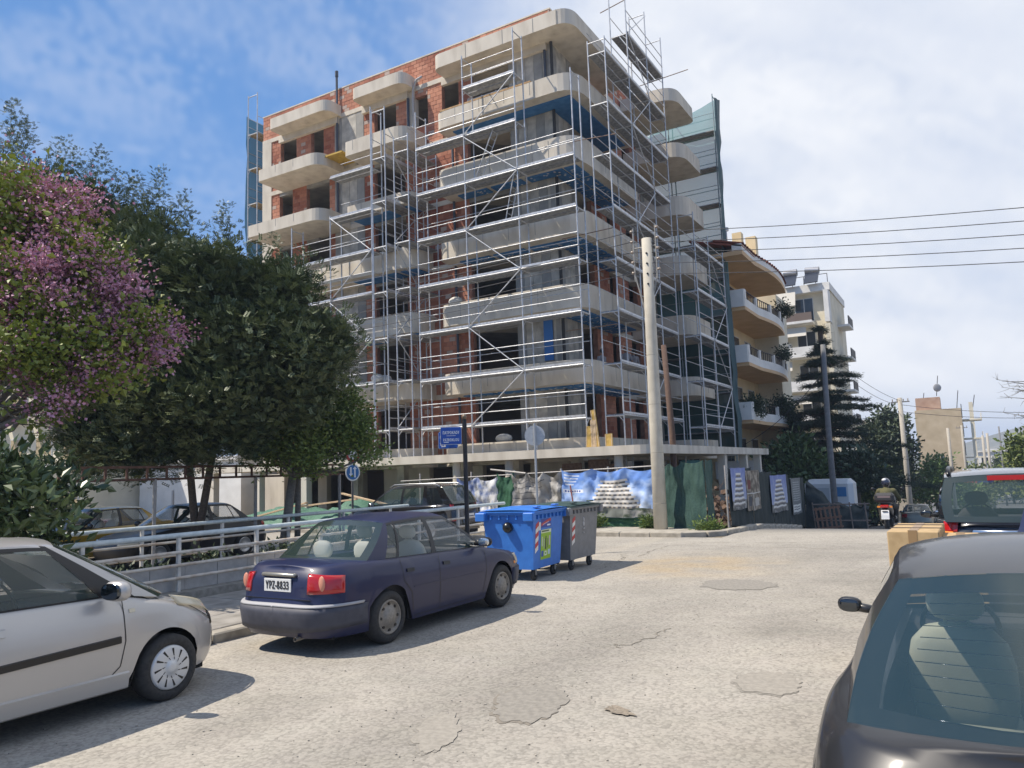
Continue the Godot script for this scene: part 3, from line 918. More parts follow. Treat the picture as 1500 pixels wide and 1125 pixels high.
# ---------- scaffolding ----------
func run_scaffold(o: Node3D, p0: Vector3, along: Vector3, out: Vector3, nodes: Array, tops: Array, base: float, decks: Array, brace_bay: int, m: Material, deck_m: Material, rails := true, flip := false) -> void:
	for i in nodes.size():
		var n: Vector3 = p0 + along * float(nodes[i])
		for s in 2:
			var b: Vector3 = n + out * s
			# standards are stacked from two metre frames: joint sleeves show
			var pole := rod("pole", Vector3(b.x, base, b.z), Vector3(b.x, tops[i], b.z), .029, m, o)
		for d in decks:
			var y: float = d[0]
			if i < d[1] or i > d[2] or y > tops[i] + .1: continue
			rod("transom", Vector3(n.x, y - .04, n.z), Vector3(n.x, y - .04, n.z) + out, .024, m, o)
			rod("bracket", Vector3(n.x, y - .28, n.z) + out, Vector3(n.x, y - .05, n.z) + out * .72, .014, m, o)
		rod("transom", Vector3(n.x, tops[i] - .12, n.z), Vector3(n.x, tops[i] - .12, n.z) + out, .024, m, o)
	var kk := 0
	for d in decks:
		var y: float = d[0]
		for i in range(d[1], d[2]):
			var a: Vector3 = p0 + along * float(nodes[i])
			var b: Vector3 = p0 + along * float(nodes[i + 1])
			a.y = y; b.y = y
			var c := (a + b) / 2 + out * .5
			var bas := Basis(along, Vector3.UP, along.cross(Vector3.UP))
			for lane in 2:
				slab("deck", c + out * (.25 * (1 if lane else -1)), Vector3(a.distance_to(b) - .07, .05, .31), deck_m, o, bas)
			rod("ledger", a + out * 1.02 + Vector3(0, -.01, 0), b + out * 1.02 + Vector3(0, -.01, 0), .028, m, o)
			if rails: slab("toe_board", (a + b) / 2 + out * 1.01 + Vector3(0, .075, 0), Vector3(a.distance_to(b) - .08, .08, .022), m, o, bas)
			rod("inner_rail", a + Vector3(0, .95, 0), b + Vector3(0, .95, 0), .017, m, o)
			if rails:
				for h in [.5, 1.0]:
					if y + h < minf(tops[i], tops[i + 1]): rod("guard_rail", a + out * 1.03 + Vector3(0, h, 0), b + out * 1.03 + Vector3(0, h, 0), .018, m, o)
			if i == brace_bay and y + 1.98 < minf(tops[i], tops[i + 1]) + .3:
				var up := 1.98
				if (kk + (1 if flip else 0)) % 2 == 0: rod("brace", a + out * 1.07, b + out * 1.07 + Vector3(0, up, 0), .022, m, o)
				else: rod("brace", b + out * 1.07, a + out * 1.07 + Vector3(0, up, 0), .022, m, o)
		kk += 1

func net(called: String, label: String, pts: Array, m: Material, cat := "net", group := "") -> MeshInstance3D:
	# a slack sheet between four corners: bottom left, bottom right, top right, top left
	var st := st_new(true)
	var n := noise(called.hash() % 1000 + 3, .35, 3)
	var rows := []
	var a: Vector3 = pts[0]; var b: Vector3 = pts[1]; var c: Vector3 = pts[2]; var d: Vector3 = pts[3]
	var nv := (b - a).cross(d - a).normalized()
	for j in 25:
		var row := []
		for i in 13:
			var p := a.lerp(b, i / 12.0).lerp(d.lerp(c, i / 12.0), j / 24.0)
			row.append(p + nv * n.get_noise_3d(p.x, p.y, p.z) * .22)
		rows.append(row)
	grid(st, rows)
	var o := obj(called, st, m)
	tag(o, label, cat, group)
	return o

func make_scaffolds() -> void:
	var zinc := noisy("zinc", Color(0.36, 0.37, 0.39), Color(0.68, 0.69, 0.70), 1.2, .42, 111, .02, .35)
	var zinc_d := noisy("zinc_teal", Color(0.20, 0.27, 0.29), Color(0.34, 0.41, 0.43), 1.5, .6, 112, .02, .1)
	var deck := noisy("deck_steel", Color(0.17, 0.175, 0.18), Color(0.40, 0.40, 0.40), 1.1, .6, 113, .02, .25)
	var plank := noisy("deck_timber", Color(0.36, 0.27, 0.17), Color(0.55, 0.44, 0.30), 1.0, .85, 114, .02)
	var g := "scaffolding around the building shell"
	var o := thing("scaffolding", "silver scaffolding of three bays across the corner balconies of the shell", "scaffolding", Vector3.ZERO, 0, g)
	var W := Vector3(-1, 0, 0)
	var N := Vector3(0, 0, -1)
	run_scaffold(o, Vector3(-11.8, 0, -25.93), W, Vector3(0, 0, .73), [0, 2.5, 5.0, 7.5], [17.3, 19.8, 19.4, 17.6], 2.68,
		[[3.80, 0, 3], [5.78, 0, 3], [7.77, 0, 3], [9.78, 0, 3], [11.80, 0, 3], [13.82, 0, 3], [15.86, 1, 3], [17.9, 1, 2]], 1, zinc, deck, true, true)
	# ladders between decks
	for l in [[-15.4, 15.9, -16.4, 13.85], [-14.5, 13.85, -15.0, 11.8]]:
		for s in [-.2, .2]: rod("ladder_rail", Vector3(l[0], l[1], -25.5 + s), Vector3(l[2], l[3], -25.5 + s), .02, zinc, o)
		for k in 8:
			var t := (k + .5) / 8.0
			var p := Vector3(lerpf(l[0], l[2], t), lerpf(l[1], l[3], t), -25.5)
			rod("ladder_rung", p + Vector3(0, 0, -.2), p + Vector3(0, 0, .2), .014, zinc, o)
	o = thing("scaffolding", "silver scaffolding of two bays in front of the left balconies, next to the dark tree", "scaffolding", Vector3.ZERO, 0, g)
	run_scaffold(o, Vector3(-21.85, 0, -25.93), W, Vector3(0, 0, .73), [0, 2.5, 5.0], [18.6, 14.0, 13.9], 2.68,
		[[3.87, 0, 2], [5.94, 0, 2], [7.88, 0, 2], [9.95, 0, 2], [11.9, 0, 2], [13.8, 0, 1], [15.78, 0, 1]], 0, zinc, deck)
	o = thing("scaffolding", "narrow scaffold tower running inwards beside the left balconies, taller than its neighbour", "scaffolding", Vector3.ZERO, 0, g)
	run_scaffold(o, Vector3(-21.80, 0, -25.22), N, Vector3(.75, 0, 0), [0, 2.07], [18.4, 18.4], 2.68,
		[[3.9, 0, 1], [5.95, 0, 1], [7.9, 0, 1], [9.95, 0, 1], [12.0, 0, 1], [14.07, 0, 1], [16.1, 0, 1]], -1, zinc, deck, true)
	o = thing("scaffolding", "narrow scaffold tower against the red brick wall in the gap between balconies", "scaffolding", Vector3.ZERO, 0, g)
	run_scaffold(o, Vector3(-19.77, 0, -25.22), N, Vector3(-.78, 0, 0), [0, 2.07], [16.8, 16.5], 2.68,
		[[3.9, 0, 1], [5.95, 0, 1], [7.9, 0, 1], [9.95, 0, 1], [12.0, 0, 1], [14.05, 0, 1], [16.1, 0, 1]], 0, zinc, deck, true)
	o = thing("scaffolding", "tall silver scaffolding along the shaded right side of the shell, rising above the roof", "scaffolding", Vector3.ZERO, 0, g)
	run_scaffold(o, Vector3(-11.58, 0, -26.45), N, Vector3(.73, 0, 0), [0, 2.5, 4.85, 6.95], [18.9, 22.9, 22.5, 22.3], 2.0,
		[[3.92, 0, 3], [5.87, 0, 3], [7.87, 0, 3], [9.88, 0, 3], [11.95, 0, 3], [14.1, 0, 3], [16.2, 0, 3], [18.3, 0, 3], [20.3, 1, 3]], 1, zinc, deck)
	for r in [[[-12.0, 21.6, -28.95], [-10.2, 21.9, -28.95]], [[-12.2, 20.2, -33.4], [-9.6, 20.3, -33.4]], [[-12.8, 14.9, -26.3], [-10.6, 14.8, -26.5]], [[-13.0, 11.0, -26.3], [-10.9, 11.1, -26.5]], [[-13.0, 7.3, -26.3], [-10.8, 7.35, -26.5]]]:
		rod("tie_tube", Vector3(r[0][0], r[0][1], r[0][2]), Vector3(r[1][0], r[1][1], r[1][2]), .02, mat("tie_rust", Color(.22, .15, .11), .7, .2), o)
	o = thing("scaffolding", "lower scaffolding at the far right balconies, in front of the dark green netting", "scaffolding", Vector3.ZERO, 0, g)
	run_scaffold(o, Vector3(-10.32, 0, -32.6), N, Vector3(.73, 0, 0), [0, 2.1, 4.6], [13.2, 12.6, 12.4], 2.68,
		[[3.6, 0, 2], [5.6, 0, 2], [7.62, 0, 2], [9.63, 0, 2], [11.65, 0, 2]], 1, zinc, deck)
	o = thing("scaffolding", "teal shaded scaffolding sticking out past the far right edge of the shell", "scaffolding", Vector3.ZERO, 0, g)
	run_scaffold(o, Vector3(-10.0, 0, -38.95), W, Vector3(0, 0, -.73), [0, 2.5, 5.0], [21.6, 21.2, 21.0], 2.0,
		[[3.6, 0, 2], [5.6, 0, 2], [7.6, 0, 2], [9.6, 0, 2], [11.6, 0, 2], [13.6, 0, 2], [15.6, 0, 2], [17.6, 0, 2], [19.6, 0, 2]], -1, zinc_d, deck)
	o = thing("scaffolding", "scaffolding with short timber decks on the far left edge of the shell", "scaffolding", Vector3.ZERO, 0, g)
	run_scaffold(o, Vector3(-31.95, 0, -27.5), N, Vector3(-.73, 0, 0), [0, 2.5, 5.0], [23.3, 23.3, 23.3], 0.0,
		[[9.0, 0, 2], [11.0, 0, 2], [13.0, 0, 2], [15.0, 0, 2], [17.0, 0, 2], [19.0, 0, 2], [21.0, 0, 2]], -1, zinc, plank)
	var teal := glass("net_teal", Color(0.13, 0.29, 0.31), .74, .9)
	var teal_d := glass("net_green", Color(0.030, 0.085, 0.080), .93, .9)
	var bl := glass("net_blue", Color(0.05, 0.19, 0.25), .85, .9)
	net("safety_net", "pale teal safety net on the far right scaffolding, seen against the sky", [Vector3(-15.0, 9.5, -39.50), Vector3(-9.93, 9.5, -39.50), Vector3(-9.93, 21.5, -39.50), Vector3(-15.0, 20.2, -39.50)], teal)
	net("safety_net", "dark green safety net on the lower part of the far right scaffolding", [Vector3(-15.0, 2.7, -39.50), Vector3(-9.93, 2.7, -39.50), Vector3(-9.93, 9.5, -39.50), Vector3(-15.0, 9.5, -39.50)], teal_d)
	net("safety_net", "narrow folded teal net down the outer corner of the far right scaffolding", [Vector3(-9.9, 2.7, -38.8), Vector3(-9.9, 2.7, -39.7), Vector3(-9.9, 21.5, -39.7), Vector3(-9.9, 21.3, -38.8)], glass("net_fold", Color(0.035, 0.085, 0.10), .95, .9))
	net("safety_net", "blue safety net hanging on the far left scaffolding", [Vector3(-32.74, 3.0, -27.45), Vector3(-32.74, 3.0, -32.6), Vector3(-32.74, 21.9, -32.6), Vector3(-32.74, 22.1, -27.45)], bl)

# ---------- cars ----------
# a car looks down -z; its origin lies on the ground under its middle
var M := {}

func look(t: Array, x: float) -> float:
	if x <= t[0][0]: return t[0][1]
	for i in t.size() - 1:
		if x <= t[i + 1][0]:
			var u: float = (x - t[i][0]) / maxf(t[i + 1][0] - t[i][0], 1e-5)
			return lerpf(t[i][1], t[i + 1][1], u)
	return t[-1][1]

func slook(t: Array, x: float) -> float:
	# as look(), but rounded where the pieces meet
	return (look(t, x - .06) + look(t, x - .03) + look(t, x) + look(t, x + .03) + look(t, x + .06)) / 5.0

func rim_points(n: float) -> Array:
	# unit plan outline of one side, from front middle to rear middle: Vector2(ux, uz)
	var o := []
	for i in 9:
		var a := deg_to_rad(45.0 * i / 9.0)
		var r := pow(pow(sin(a), n) + pow(cos(a), n), -1.0 / n)
		o.append(Vector2(sin(a) * r, -cos(a) * r))
	var e := pow(2.0, -1.0 / n)
	for i in 71:
		var z := lerpf(-e, e, i / 70.0)
		o.append(Vector2(pow(1.0 - pow(absf(z), n), 1.0 / n), z))
	for i in 9:
		var a := deg_to_rad(45.0 * (8 - i) / 9.0)
		var r := pow(pow(sin(a), n) + pow(cos(a), n), -1.0 / n)
		o.append(Vector2(sin(a) * r, cos(a) * r))
	return o

func car_point(d: Dictionary, u: Vector2, y: float, s: float, off := 0.0) -> Vector3:
	var z := u.y * (look(d.fy, y) if u.y < 0 else look(d.ry, y))
	var x := u.x * float(d.w) * look(d.wy, y)
	var nx := pow(u.x, d.n - 1.0)
	var nz := signf(u.y) * pow(absf(u.y), d.n - 1.0)
	var l := maxf(Vector2(nx, nz).length(), 1e-4)
	return Vector3(s * (x + off * nx / l), y, z + off * nz / l)

func car_top(d: Dictionary, u: Vector2) -> float:
	var z: float = u.y * (look(d.fy, .7) if u.y < 0 else look(d.ry, .75))
	return slook(d.top, z)

func car_bottom(d: Dictionary, u: Vector2) -> float:
	var y: float = d.sill
	var z: float = u.y * (look(d.fy, .45) if u.y < 0 else look(d.ry, .45))
	for ax in [d.axf, d.axr]:
		var dz: float = z - ax
		var ra: float = d.wr + .065
		if absf(dz) < ra and u.x > .5: y = maxf(y, d.wr + sqrt(ra * ra - dz * dz) * .98)
	return y

# outline position whose z is nearest to the one asked for, at a height
func at_z(d: Dictionary, z: float, y := .6) -> Vector2:
	var e: float = look(d.fy, y) if z < 0 else look(d.ry, y)
	var u := clampf(z / e, -1.0, 1.0)
	return Vector2(pow(1.0 - pow(absf(u), d.n), 1.0 / d.n), u)

func at_x(d: Dictionary, x: float, rear: bool, y := .6) -> Vector2:
	var u: float = clampf(x / (float(d.w) * look(d.wy, y)), 0, 1)
	var v := pow(1.0 - pow(u, d.n), 1.0 / d.n)
	return Vector2(u, v if rear else -v)

# a sheet on the body from outline angle ua to ub and between two heights
func patch(called: String, d: Dictionary, o: Node, s: float, ua: Vector2, ub: Vector2, ya: Array, yb: Array, m: Material, off := .006, nu := 10, nv := 3) -> MeshInstance3D:
	var open0 := ua.x < .02
	var st := st_new(true)
	var ta := atan2(ua.x, -ua.y)
	var tb := atan2(ub.x, -ub.y)
	var rows := []
	for i in nu + 3:
		var t := lerpf(ta, tb, clampf((i - 1.0) / nu, 0, 1))
		var r := pow(pow(absf(sin(t)), d.n) + pow(absf(cos(t)), d.n), -1.0 / d.n)
		var u := Vector2(absf(sin(t)) * r, -cos(t) * r)
		var f := clampf((i - 1.0) / nu, 0, 1)
		var row := []
		for j in nv + 3:
			var g := clampf((j - 1.0) / nv, 0, 1)
			var y := lerpf(lerpf(ya[0], ya[1], f), lerpf(yb[0], yb[1], f), g)
			var k := off if (i > 0 or open0) and i < nu + 2 and j > 0 and j < nv + 2 else -.012
			row.append(car_point(d, u, y, s, k))
		rows.append(row)
	grid(st, rows, s * (tb - ta) < 0)
	return obj(called, st, m, o)

# a thin strip over the side of the body through points [z, y]
func side_line(called: String, d: Dictionary, o: Node, s: float, pts: Array, w: float, m: Material, off := .003, thick := false) -> void:
	var st := st_new()
	var p := []
	for i in pts.size() - 1:
		var a := Vector2(pts[i][0], pts[i][1]); var b := Vector2(pts[i + 1][0], pts[i + 1][1])
		var n := maxi(1, int(a.distance_to(b) / .05))
		for k in n: p.append(a.lerp(b, float(k) / n))
	p.append(Vector2(pts[-1][0], pts[-1][1]))
	for i in p.size() - 1:
		var dir: Vector2 = (p[i + 1] - p[i]).normalized().orthogonal() * w * .5
		var v := []
		for e in [p[i] - dir, p[i + 1] - dir, p[i + 1] + dir, p[i] + dir]:
			v.append(car_point(d, at_z(d, e.x, e.y), e.y, s, off))
		q(st, v[0], v[1], v[2], v[3])
		if thick:
			var w2 := []
			for e in [p[i] - dir * 1.25, p[i + 1] - dir * 1.25, p[i + 1] + dir * 1.25, p[i] + dir * 1.25]:
				w2.append(car_point(d, at_z(d, e.x, e.y), e.y, s, -.003))
			q(st, w2[0], w2[1], v[1], v[0]); q(st, v[3], v[2], w2[2], w2[3])
			if i == 0: q(st, w2[0], v[0], v[3], w2[3])
			if i == p.size() - 2: q(st, v[1], w2[1], w2[2], v[2])
	obj(called, st, m, o)

func car_wheel(o: Node, at: Vector3, r: float, side: float, style: String) -> void:
	var st := st_new(true)
	var w := .095
	var ax := Vector3(side, 0, 0)
	var rr := r * .66
	lathe(st, at, ax, [[rr - .02, -w], [rr + .01, -w], [r - .03, -w - .005], [r - .004, -w * .75], [r, 0], [r - .004, w * .75], [r - .03, w + .004], [r - .07, w + .01], [rr + .012, w + .002], [rr, w - .01], [rr - .01, -w]], 40)
	var ty := obj("wheel", st, M.tyre, o)
	st = st_new(true)
	if style == "steel":
		lathe(st, at, ax, [[rr + .002, w - .012], [rr - .012, w + .006], [rr - .022, w - .004], [rr - .035, w - .03], [rr * .62, w - .012], [rr * .52, w - .002], [rr * .46, w + .012], [rr * .2, w + .022], [0, w + .024]], 40)
		obj("rim", st, M.rim_dusty, ty)
		st = st_new()
		for k in 8:
			var t := TAU * k / 8.0
			var c := at + ax * (w - .017) + Vector3(0, cos(t), sin(t)) * rr * .74
			cyl(st, c - ax * .01, c + ax * .0085, rr * .085, rr * .085, 10)
		obj("rim_holes", st, M.black, ty)
	elif style == "spokes":
		lathe(st, at, ax, [[rr + .004, w - .014], [rr - .004, w + .006], [rr - .016, w + .010], [rr * .5, w + .018], [rr * .30, w + .014], [rr * .26, w + .022], [rr * .1, w + .026], [0, w + .026]], 40)
		obj("hubcap", st, M.hubcap, ty)
		for k in 11:
			var t := TAU * k / 11.0
			st = st_new()
			var p := []
			for e in [[.36, -.012, .0195], [.36, .012, .0195], [.86, .075, .0135], [.88, -.045, .0135]]:
				var rad := Vector3(0, cos(t + e[0] * .55), sin(t + e[0] * .55))
				var tan := Vector3(0, -sin(t + e[0] * .55), cos(t + e[0] * .55))
				p.append(at + (rad * e[0] + tan * e[1]) * rr + ax * (w + e[2]))
			q(st, p[0], p[1], p[2], p[3])
			obj("hubcap_slot", st, M.black, ty)
	else:
		lathe(st, at, ax, [[rr + .002, w - .012], [rr - .01, w + .004], [rr - .03, w - .02], [rr * .3, w - .005], [0, w]], 28)
		obj("rim", st, M.rim_dusty if style == "old" else M.alloy, ty)

func seat(o: Node, x: float, z: float, y: float, m: Material, head := true) -> void:
	var st := st_new(true)
	var lean := Basis(Vector3.RIGHT, .22)
	soft(st, Vector3(x, y + .08, z - .18), Vector3(.25, .10, .27), 3.2, 9)
	soft(st, Vector3(x, y + .36, z + .10), Vector3(.235, .30, .085), 3.0, 10, lean)
	if head:
		soft(st, Vector3(x, y + .755, z + .20), Vector3(.125, .085, .05), 2.8, 8, lean)
		for e: float in [-.05, .05]: cyl(st, Vector3(x + e, y + .62, z + .155), Vector3(x + e, y + .72, z + .19), .008, .008, 6)
	obj("seat", st, m, o)

func make_car(called: String, label: String, d: Dictionary, at: Vector3, turn: float, pm: Material, cat := "car", group := "") -> Node3D:
	var o := thing(called, label, cat, at, turn, group)
	var U := rim_points(d.n)
	var rows := 10
	# lower body
	var st := st_new(true)
	var ring := [[], []]
	var gsides := []
	for si in 2:
		var s := 1.0 if si == 0 else -1.0
		var g := []
		for u in U:
			var yt := car_top(d, u)
			var yb := minf(car_bottom(d, u), yt - .05)
			var col := []
			for j in rows + 1:
				var t := float(j) / rows
				t = 1.0 - pow(1.0 - t, 1.35)
				var y := lerpf(yb, yt, t)
				var p := car_point(d, u, y, s)
				if t > .80:
					var k := pow((t - .80) / .20, 2.0)
					p.x -= s * .045 * k * (1.0 if u.x > .5 else u.x * 2.0)
					p.z -= signf(u.y) * .03 * k * absf(u.y)
				col.append(p)
			g.append(col)
			ring[si].append(col[-1])
		gsides.append(g)
		grid(st, g, si == 1)
	# bonnet and boot lid, with a gap where the cabin stands
	var z0: float = d.cols[0][0] + .10
	var z1: float = d.cols[-1][0] - .02
	for part in 2:
		var g := []
		for i in U.size():
			var p: Vector3 = ring[0][i]
			if (part == 0 and p.z > z0) or (part == 1 and p.z < z1): continue
			var row := []
			var c: float = d.crown * smoothstep(0.0, .25, absf(p.x))
			for k in 13:
				var v := lerpf(1.0, -1.0, k / 12.0)
				row.append(Vector3(p.x * v, p.y + c * (1.0 - v * v), p.z))
			g.append(row)
		if g.size() > 1: grid(st, g)
	# shelf under the side glass
	for si in 2:
		var g := []
		for i in U.size():
			var p: Vector3 = ring[si][i]
			if p.z < z0 - .2 or p.z > z1 + .2: continue
			g.append([p, Vector3(p.x * .80, p.y - .015, p.z)])
		grid(st, g, si == 1)
	obj("body", st, pm, o)
	# cabin
	var cols: Array = d.cols
	var belt := []
	for c in cols:
		var e: float = look(d.top, c[0])
		belt.append([car_point(d, at_z(d, clampf(c[0], -look(d.fy, e) * .88, look(d.ry, e) * .88), e), e, 1.0).x - .055, slook(d.top, c[0]) - .006])
	var tv := [0.0, .035, .30, .62, .91, .97, 1.0]
	var stm := {"b": st_new(true), "k": st_new(true)}
	var cab := func(i: float, t: float, s: float) -> Vector3:
		var i0 := int(floorf(i)); var i1 := mini(i0 + 1, cols.size() - 1)
		var f := i - i0
		var zb := lerpf(cols[i0][0], cols[i1][0], f); var zt := lerpf(cols[i0][1], cols[i1][1], f)
		var xb := lerpf(belt[i0][0], belt[i1][0], f); var yb := lerpf(belt[i0][1], belt[i1][1], f)
		var yt := slook(d.roof, zt)
		var edge := look(d.rx, zt)
		var tt := t
		return Vector3(s * (lerpf(xb, edge, tt) + .035 * sin(PI * tt) ), lerpf(yb, yt, t) , lerpf(zb, zt, t))
	for s: float in [1.0, -1.0]:
		for i in cols.size() - 1:
			var kind: String = cols[i][2]
			var nseg := 5 if kind == "g" else 2
			for j in tv.size() - 1:
				var g := []
				for a in nseg + 1:
					g.append([cab.call(i + float(a) / nseg, tv[j], s), cab.call(i + float(a) / nseg, tv[j + 1], s)])
				var which := "b"
				if kind == "k": which = "k"
				if kind == "g": which = "k" if j == 0 or j == 4 else ("b" if j == 5 else "")
				if which: grid(stm[which], g, s < 0)
			if kind == "g":
				var g := []
				for a in nseg + 1:
					var row := []
					for j in range(1, 5): row.append(cab.call(i + float(a) / nseg, tv[j], s) - Vector3(s * .006, 0, 0))
					g.append(row)
				var gs := st_new(true)
				grid(gs, g, s < 0)
				obj("side_window", gs, M.glass_tint if cols[i].size() > 3 else M.glass, o)
	# windscreen, rear window, roof
	var last := cols.size() - 1
	for e in [[0, -1.0, d.bulge_f, "windscreen"], [last, 1.0, d.bulge_r, "rear_window"]]:
		var gg := []
		for j in 9:
			var row := []
			for k in 15:
				var v := lerpf(-1.0, 1.0, k / 14.0)
				var p: Vector3 = cab.call(float(e[0]), j / 8.0, 1.0)
				var bul: float = e[1] * lerpf(e[2][0], e[2][1], j / 8.0) * (1.0 - v * v)
				row.append(Vector3(p.x * v, p.y + lerpf(0.0, d.rcrown, j / 8.0) * (1.0 - v * v), p.z + bul))
			gg.append(row)
		var inner := []
		for j in 9: inner.append(gg[j])
		if d.has("dark_rear") and e[1] > 0:
			for j in 11:
				var f := 1.0 + j * .6
				var j0 := int(f)
				var hp := []
				for k in range(2, 13): hp.append(gg[j0][k].lerp(gg[mini(j0 + 1, 8)][k], f - j0) - Vector3(0, .002, .004))
				st = st_new(true)
				tube(st, hp, .0016, .0016, 4)
				obj("heater_line", st, M.mirror_dark, o)
			var wp := []
			for k in range(6, 12): wp.append(gg[0][k].lerp(gg[1][k], .55) + Vector3(0, .012, .03))
			st = st_new(true)
			tube(st, wp, .012, .007, 6)
			obj("rear_wiper", st, M.black, o)
		st = st_new(true)
		grid(st, inner, e[1] > 0)
		obj(e[3], st, M.glass_rear if d.has("dark_rear") and e[1] > 0 else M.glass, o)
		for j in 8:
			for k in 14:
				if j > 0 and j < 7 and k > 0 and k < 13: continue
				var vv := [gg[j][k], gg[j][k + 1], gg[j + 1][k + 1], gg[j + 1][k]]
				for a in 4: vv[a] -= Vector3(0, .004, .006 * e[1])
				if e[1] > 0: vv.reverse()
				q(stm.k, vv[0], vv[1], vv[2], vv[3])
	var rg := []
	for i in 13:
		var row := []
		var f := last * i / 12.0
		var p: Vector3 = cab.call(f, 1.0, 1.0)
		for k in 15:
			var v := lerpf(1.0, -1.0, k / 14.0)
			var bul := 0.0
			if i == 0: bul = -d.bulge_f[1] * (1 - v * v)
			elif i == 12: bul = d.bulge_r[1] * (1 - v * v)
			elif i == 1: bul = -d.bulge_f[1] * .6 * (1 - v * v)
			elif i == 11: bul = d.bulge_r[1] * .6 * (1 - v * v)
			row.append(Vector3(p.x * v, p.y + d.rcrown * (1.0 - v * v) + (.012 if i > 0 and i < 12 else 0.0) * (1.0 - pow(absf(v), 8.0)), p.z + bul))
		rg.append(row)
	grid(stm.b, rg)
	obj("roof", stm.b, pm, o)
	obj("window_trim", stm.k, M.black, o)
	# underside and wheel housings
	st = st_new()
	var L: float = look(d.fy, .4)
	var R: float = look(d.ry, .4)
	box(st, Vector3(-d.w + .20, .17, -L + .25), Vector3(d.w - .20, d.sill + .33, R - .25))
	box(st, Vector3(-d.w + .07, d.sill + .01, d.axf + d.wr + .08), Vector3(d.w - .07, d.sill + .30, d.axr - d.wr - .08))
	obj("underbody", st, M.under, o)
	for ax in [d.axf, d.axr]:
		for s: float in [1.0, -1.0]: car_wheel(o, Vector3(s * (d.w - .115), d.wr, ax), d.wr, s, d.wheel)
	# cabin furniture
	st = st_new()
	var yb2: float = look(d.top, cols[0][0])
	bevel(st, Vector3(-d.w + .16, yb2 - .25, cols[0][0] + .05), Vector3(d.w - .16, yb2 - .01, cols[0][0] + .62), .04)
	bevel(st, Vector3(-d.w + .12, .35, cols[0][0]), Vector3(-d.w + .17, yb2 - .02, cols[-1][0]), .01)
	bevel(st, Vector3(d.w - .17, .35, cols[0][0]), Vector3(d.w - .12, yb2 - .02, cols[-1][0]), .01)
	obj("dashboard", st, M.cabin, o)
	var sy: float = d.seat_y
	seat(o, -.36, d.seat_z, sy, M[d.seat_m]); seat(o, .36, d.seat_z, sy, M[d.seat_m])
	st = st_new(true)
	bevel(st, Vector3(-.62, sy, d.bench_z - .5), Vector3(.62, sy + .16, d.bench_z), .05)
	bevel(st, Vector3(-.62, sy + .1, d.bench_z - .02), Vector3(.62, sy + .56, d.bench_z + .15), .05, Transform3D(Basis(Vector3.RIGHT, .12), Vector3(0, 0, .05)))
	obj("rear_bench", st, M[d.seat_m], o)
	st = st_new(true)
	var ww := Transform3D(Basis(Vector3.RIGHT, -1.15), Vector3(-.36, yb2 + .02, cols[0][0] + .78))
	var prev := []
	var tp := []
	for k in 19: tp.append(ww * Vector3(cos(TAU * k / 18.0) * .185, 0, sin(TAU * k / 18.0) * .185))
	tube(st, tp, .014, .014, 6)
	obj("steering_wheel", st, M.black, o)
	# mirrors
	for s: float in [1.0, -1.0]:
		var mz: float = d.mirror[0]
		var my: float = d.mirror[1]
		st = st_new(true)
		soft(st, Vector3(s * (d.w + .075), my, mz), Vector3(.098, .064, .05) * d.get("mirror_s", 1.0), 2.7, 9, Basis(Vector3.UP, s * .18))
		cyl(st, Vector3(s * (d.w - .09), my - .03, mz + .01), Vector3(s * (d.w + .06), my - .01, mz), .025, .03, 8)
		var mr := obj("wing_mirror", st, pm if d.has("mirror_paint") else M.black, o)
		st = st_new()
		soft(st, Vector3(s * (d.w + .075), my, mz + .044 * d.get("mirror_s", 1.0)), Vector3(.082, .052, .012) * d.get("mirror_s", 1.0), 2.7, 8, Basis(Vector3.UP, s * .18))
		obj("mirror_glass", st, M.mirror_dark if d.has("dark_rear") or d.has("mirror_s") else M.chrome, mr)
	# lamps, plates
	for s: float in [1.0, -1.0]:
		if d.has("tail"):
			var t: Dictionary = d.tail
			patch("tail_light", d, o, s, at_x(d, t.x, true, t.y0), at_z(d, t.z, t.y0), [t.y0, t.y0b], [t.y1, t.y1b], M.red_lamp, .008, 12, 4)
			if t.has("amber"): patch("indicator", d, o, s, at_x(d, t.x, true, t.amber[0]), at_z(d, t.z, t.amber[0]), [t.amber[0], t.amber[0]], [t.amber[1], t.amber[1]], M.amber, .010, 12, 3)
		if d.has("head"):
			var t: Dictionary = d.head
			patch("headlight", d, o, s, at_x(d, t.x, false, t.y0), at_z(d, t.z, t.y0), [t.y0, t.y0b], [t.y1, t.y1b], M.lamp_clear, .008, 12, 4)
	return o

func plate(o: Node, s: String, at: Vector3, w := .44, h := .11, face := 1.0) -> void:
	var st := st_new()
	bevel(st, Vector3(-w / 2, -h / 2, 0), Vector3(w / 2, h / 2, .010), .003, Transform3D(Basis(Vector3.UP, 0.0 if face > 0 else PI), at))
	var p := obj("number_plate", st, M.plate, o)
	if s: text("plate_number", s, h * .62, M.ink, p, at + Vector3(0, 0, .0125 * face), Basis(Vector3.UP, 0.0 if face > 0 else PI), w * .86)

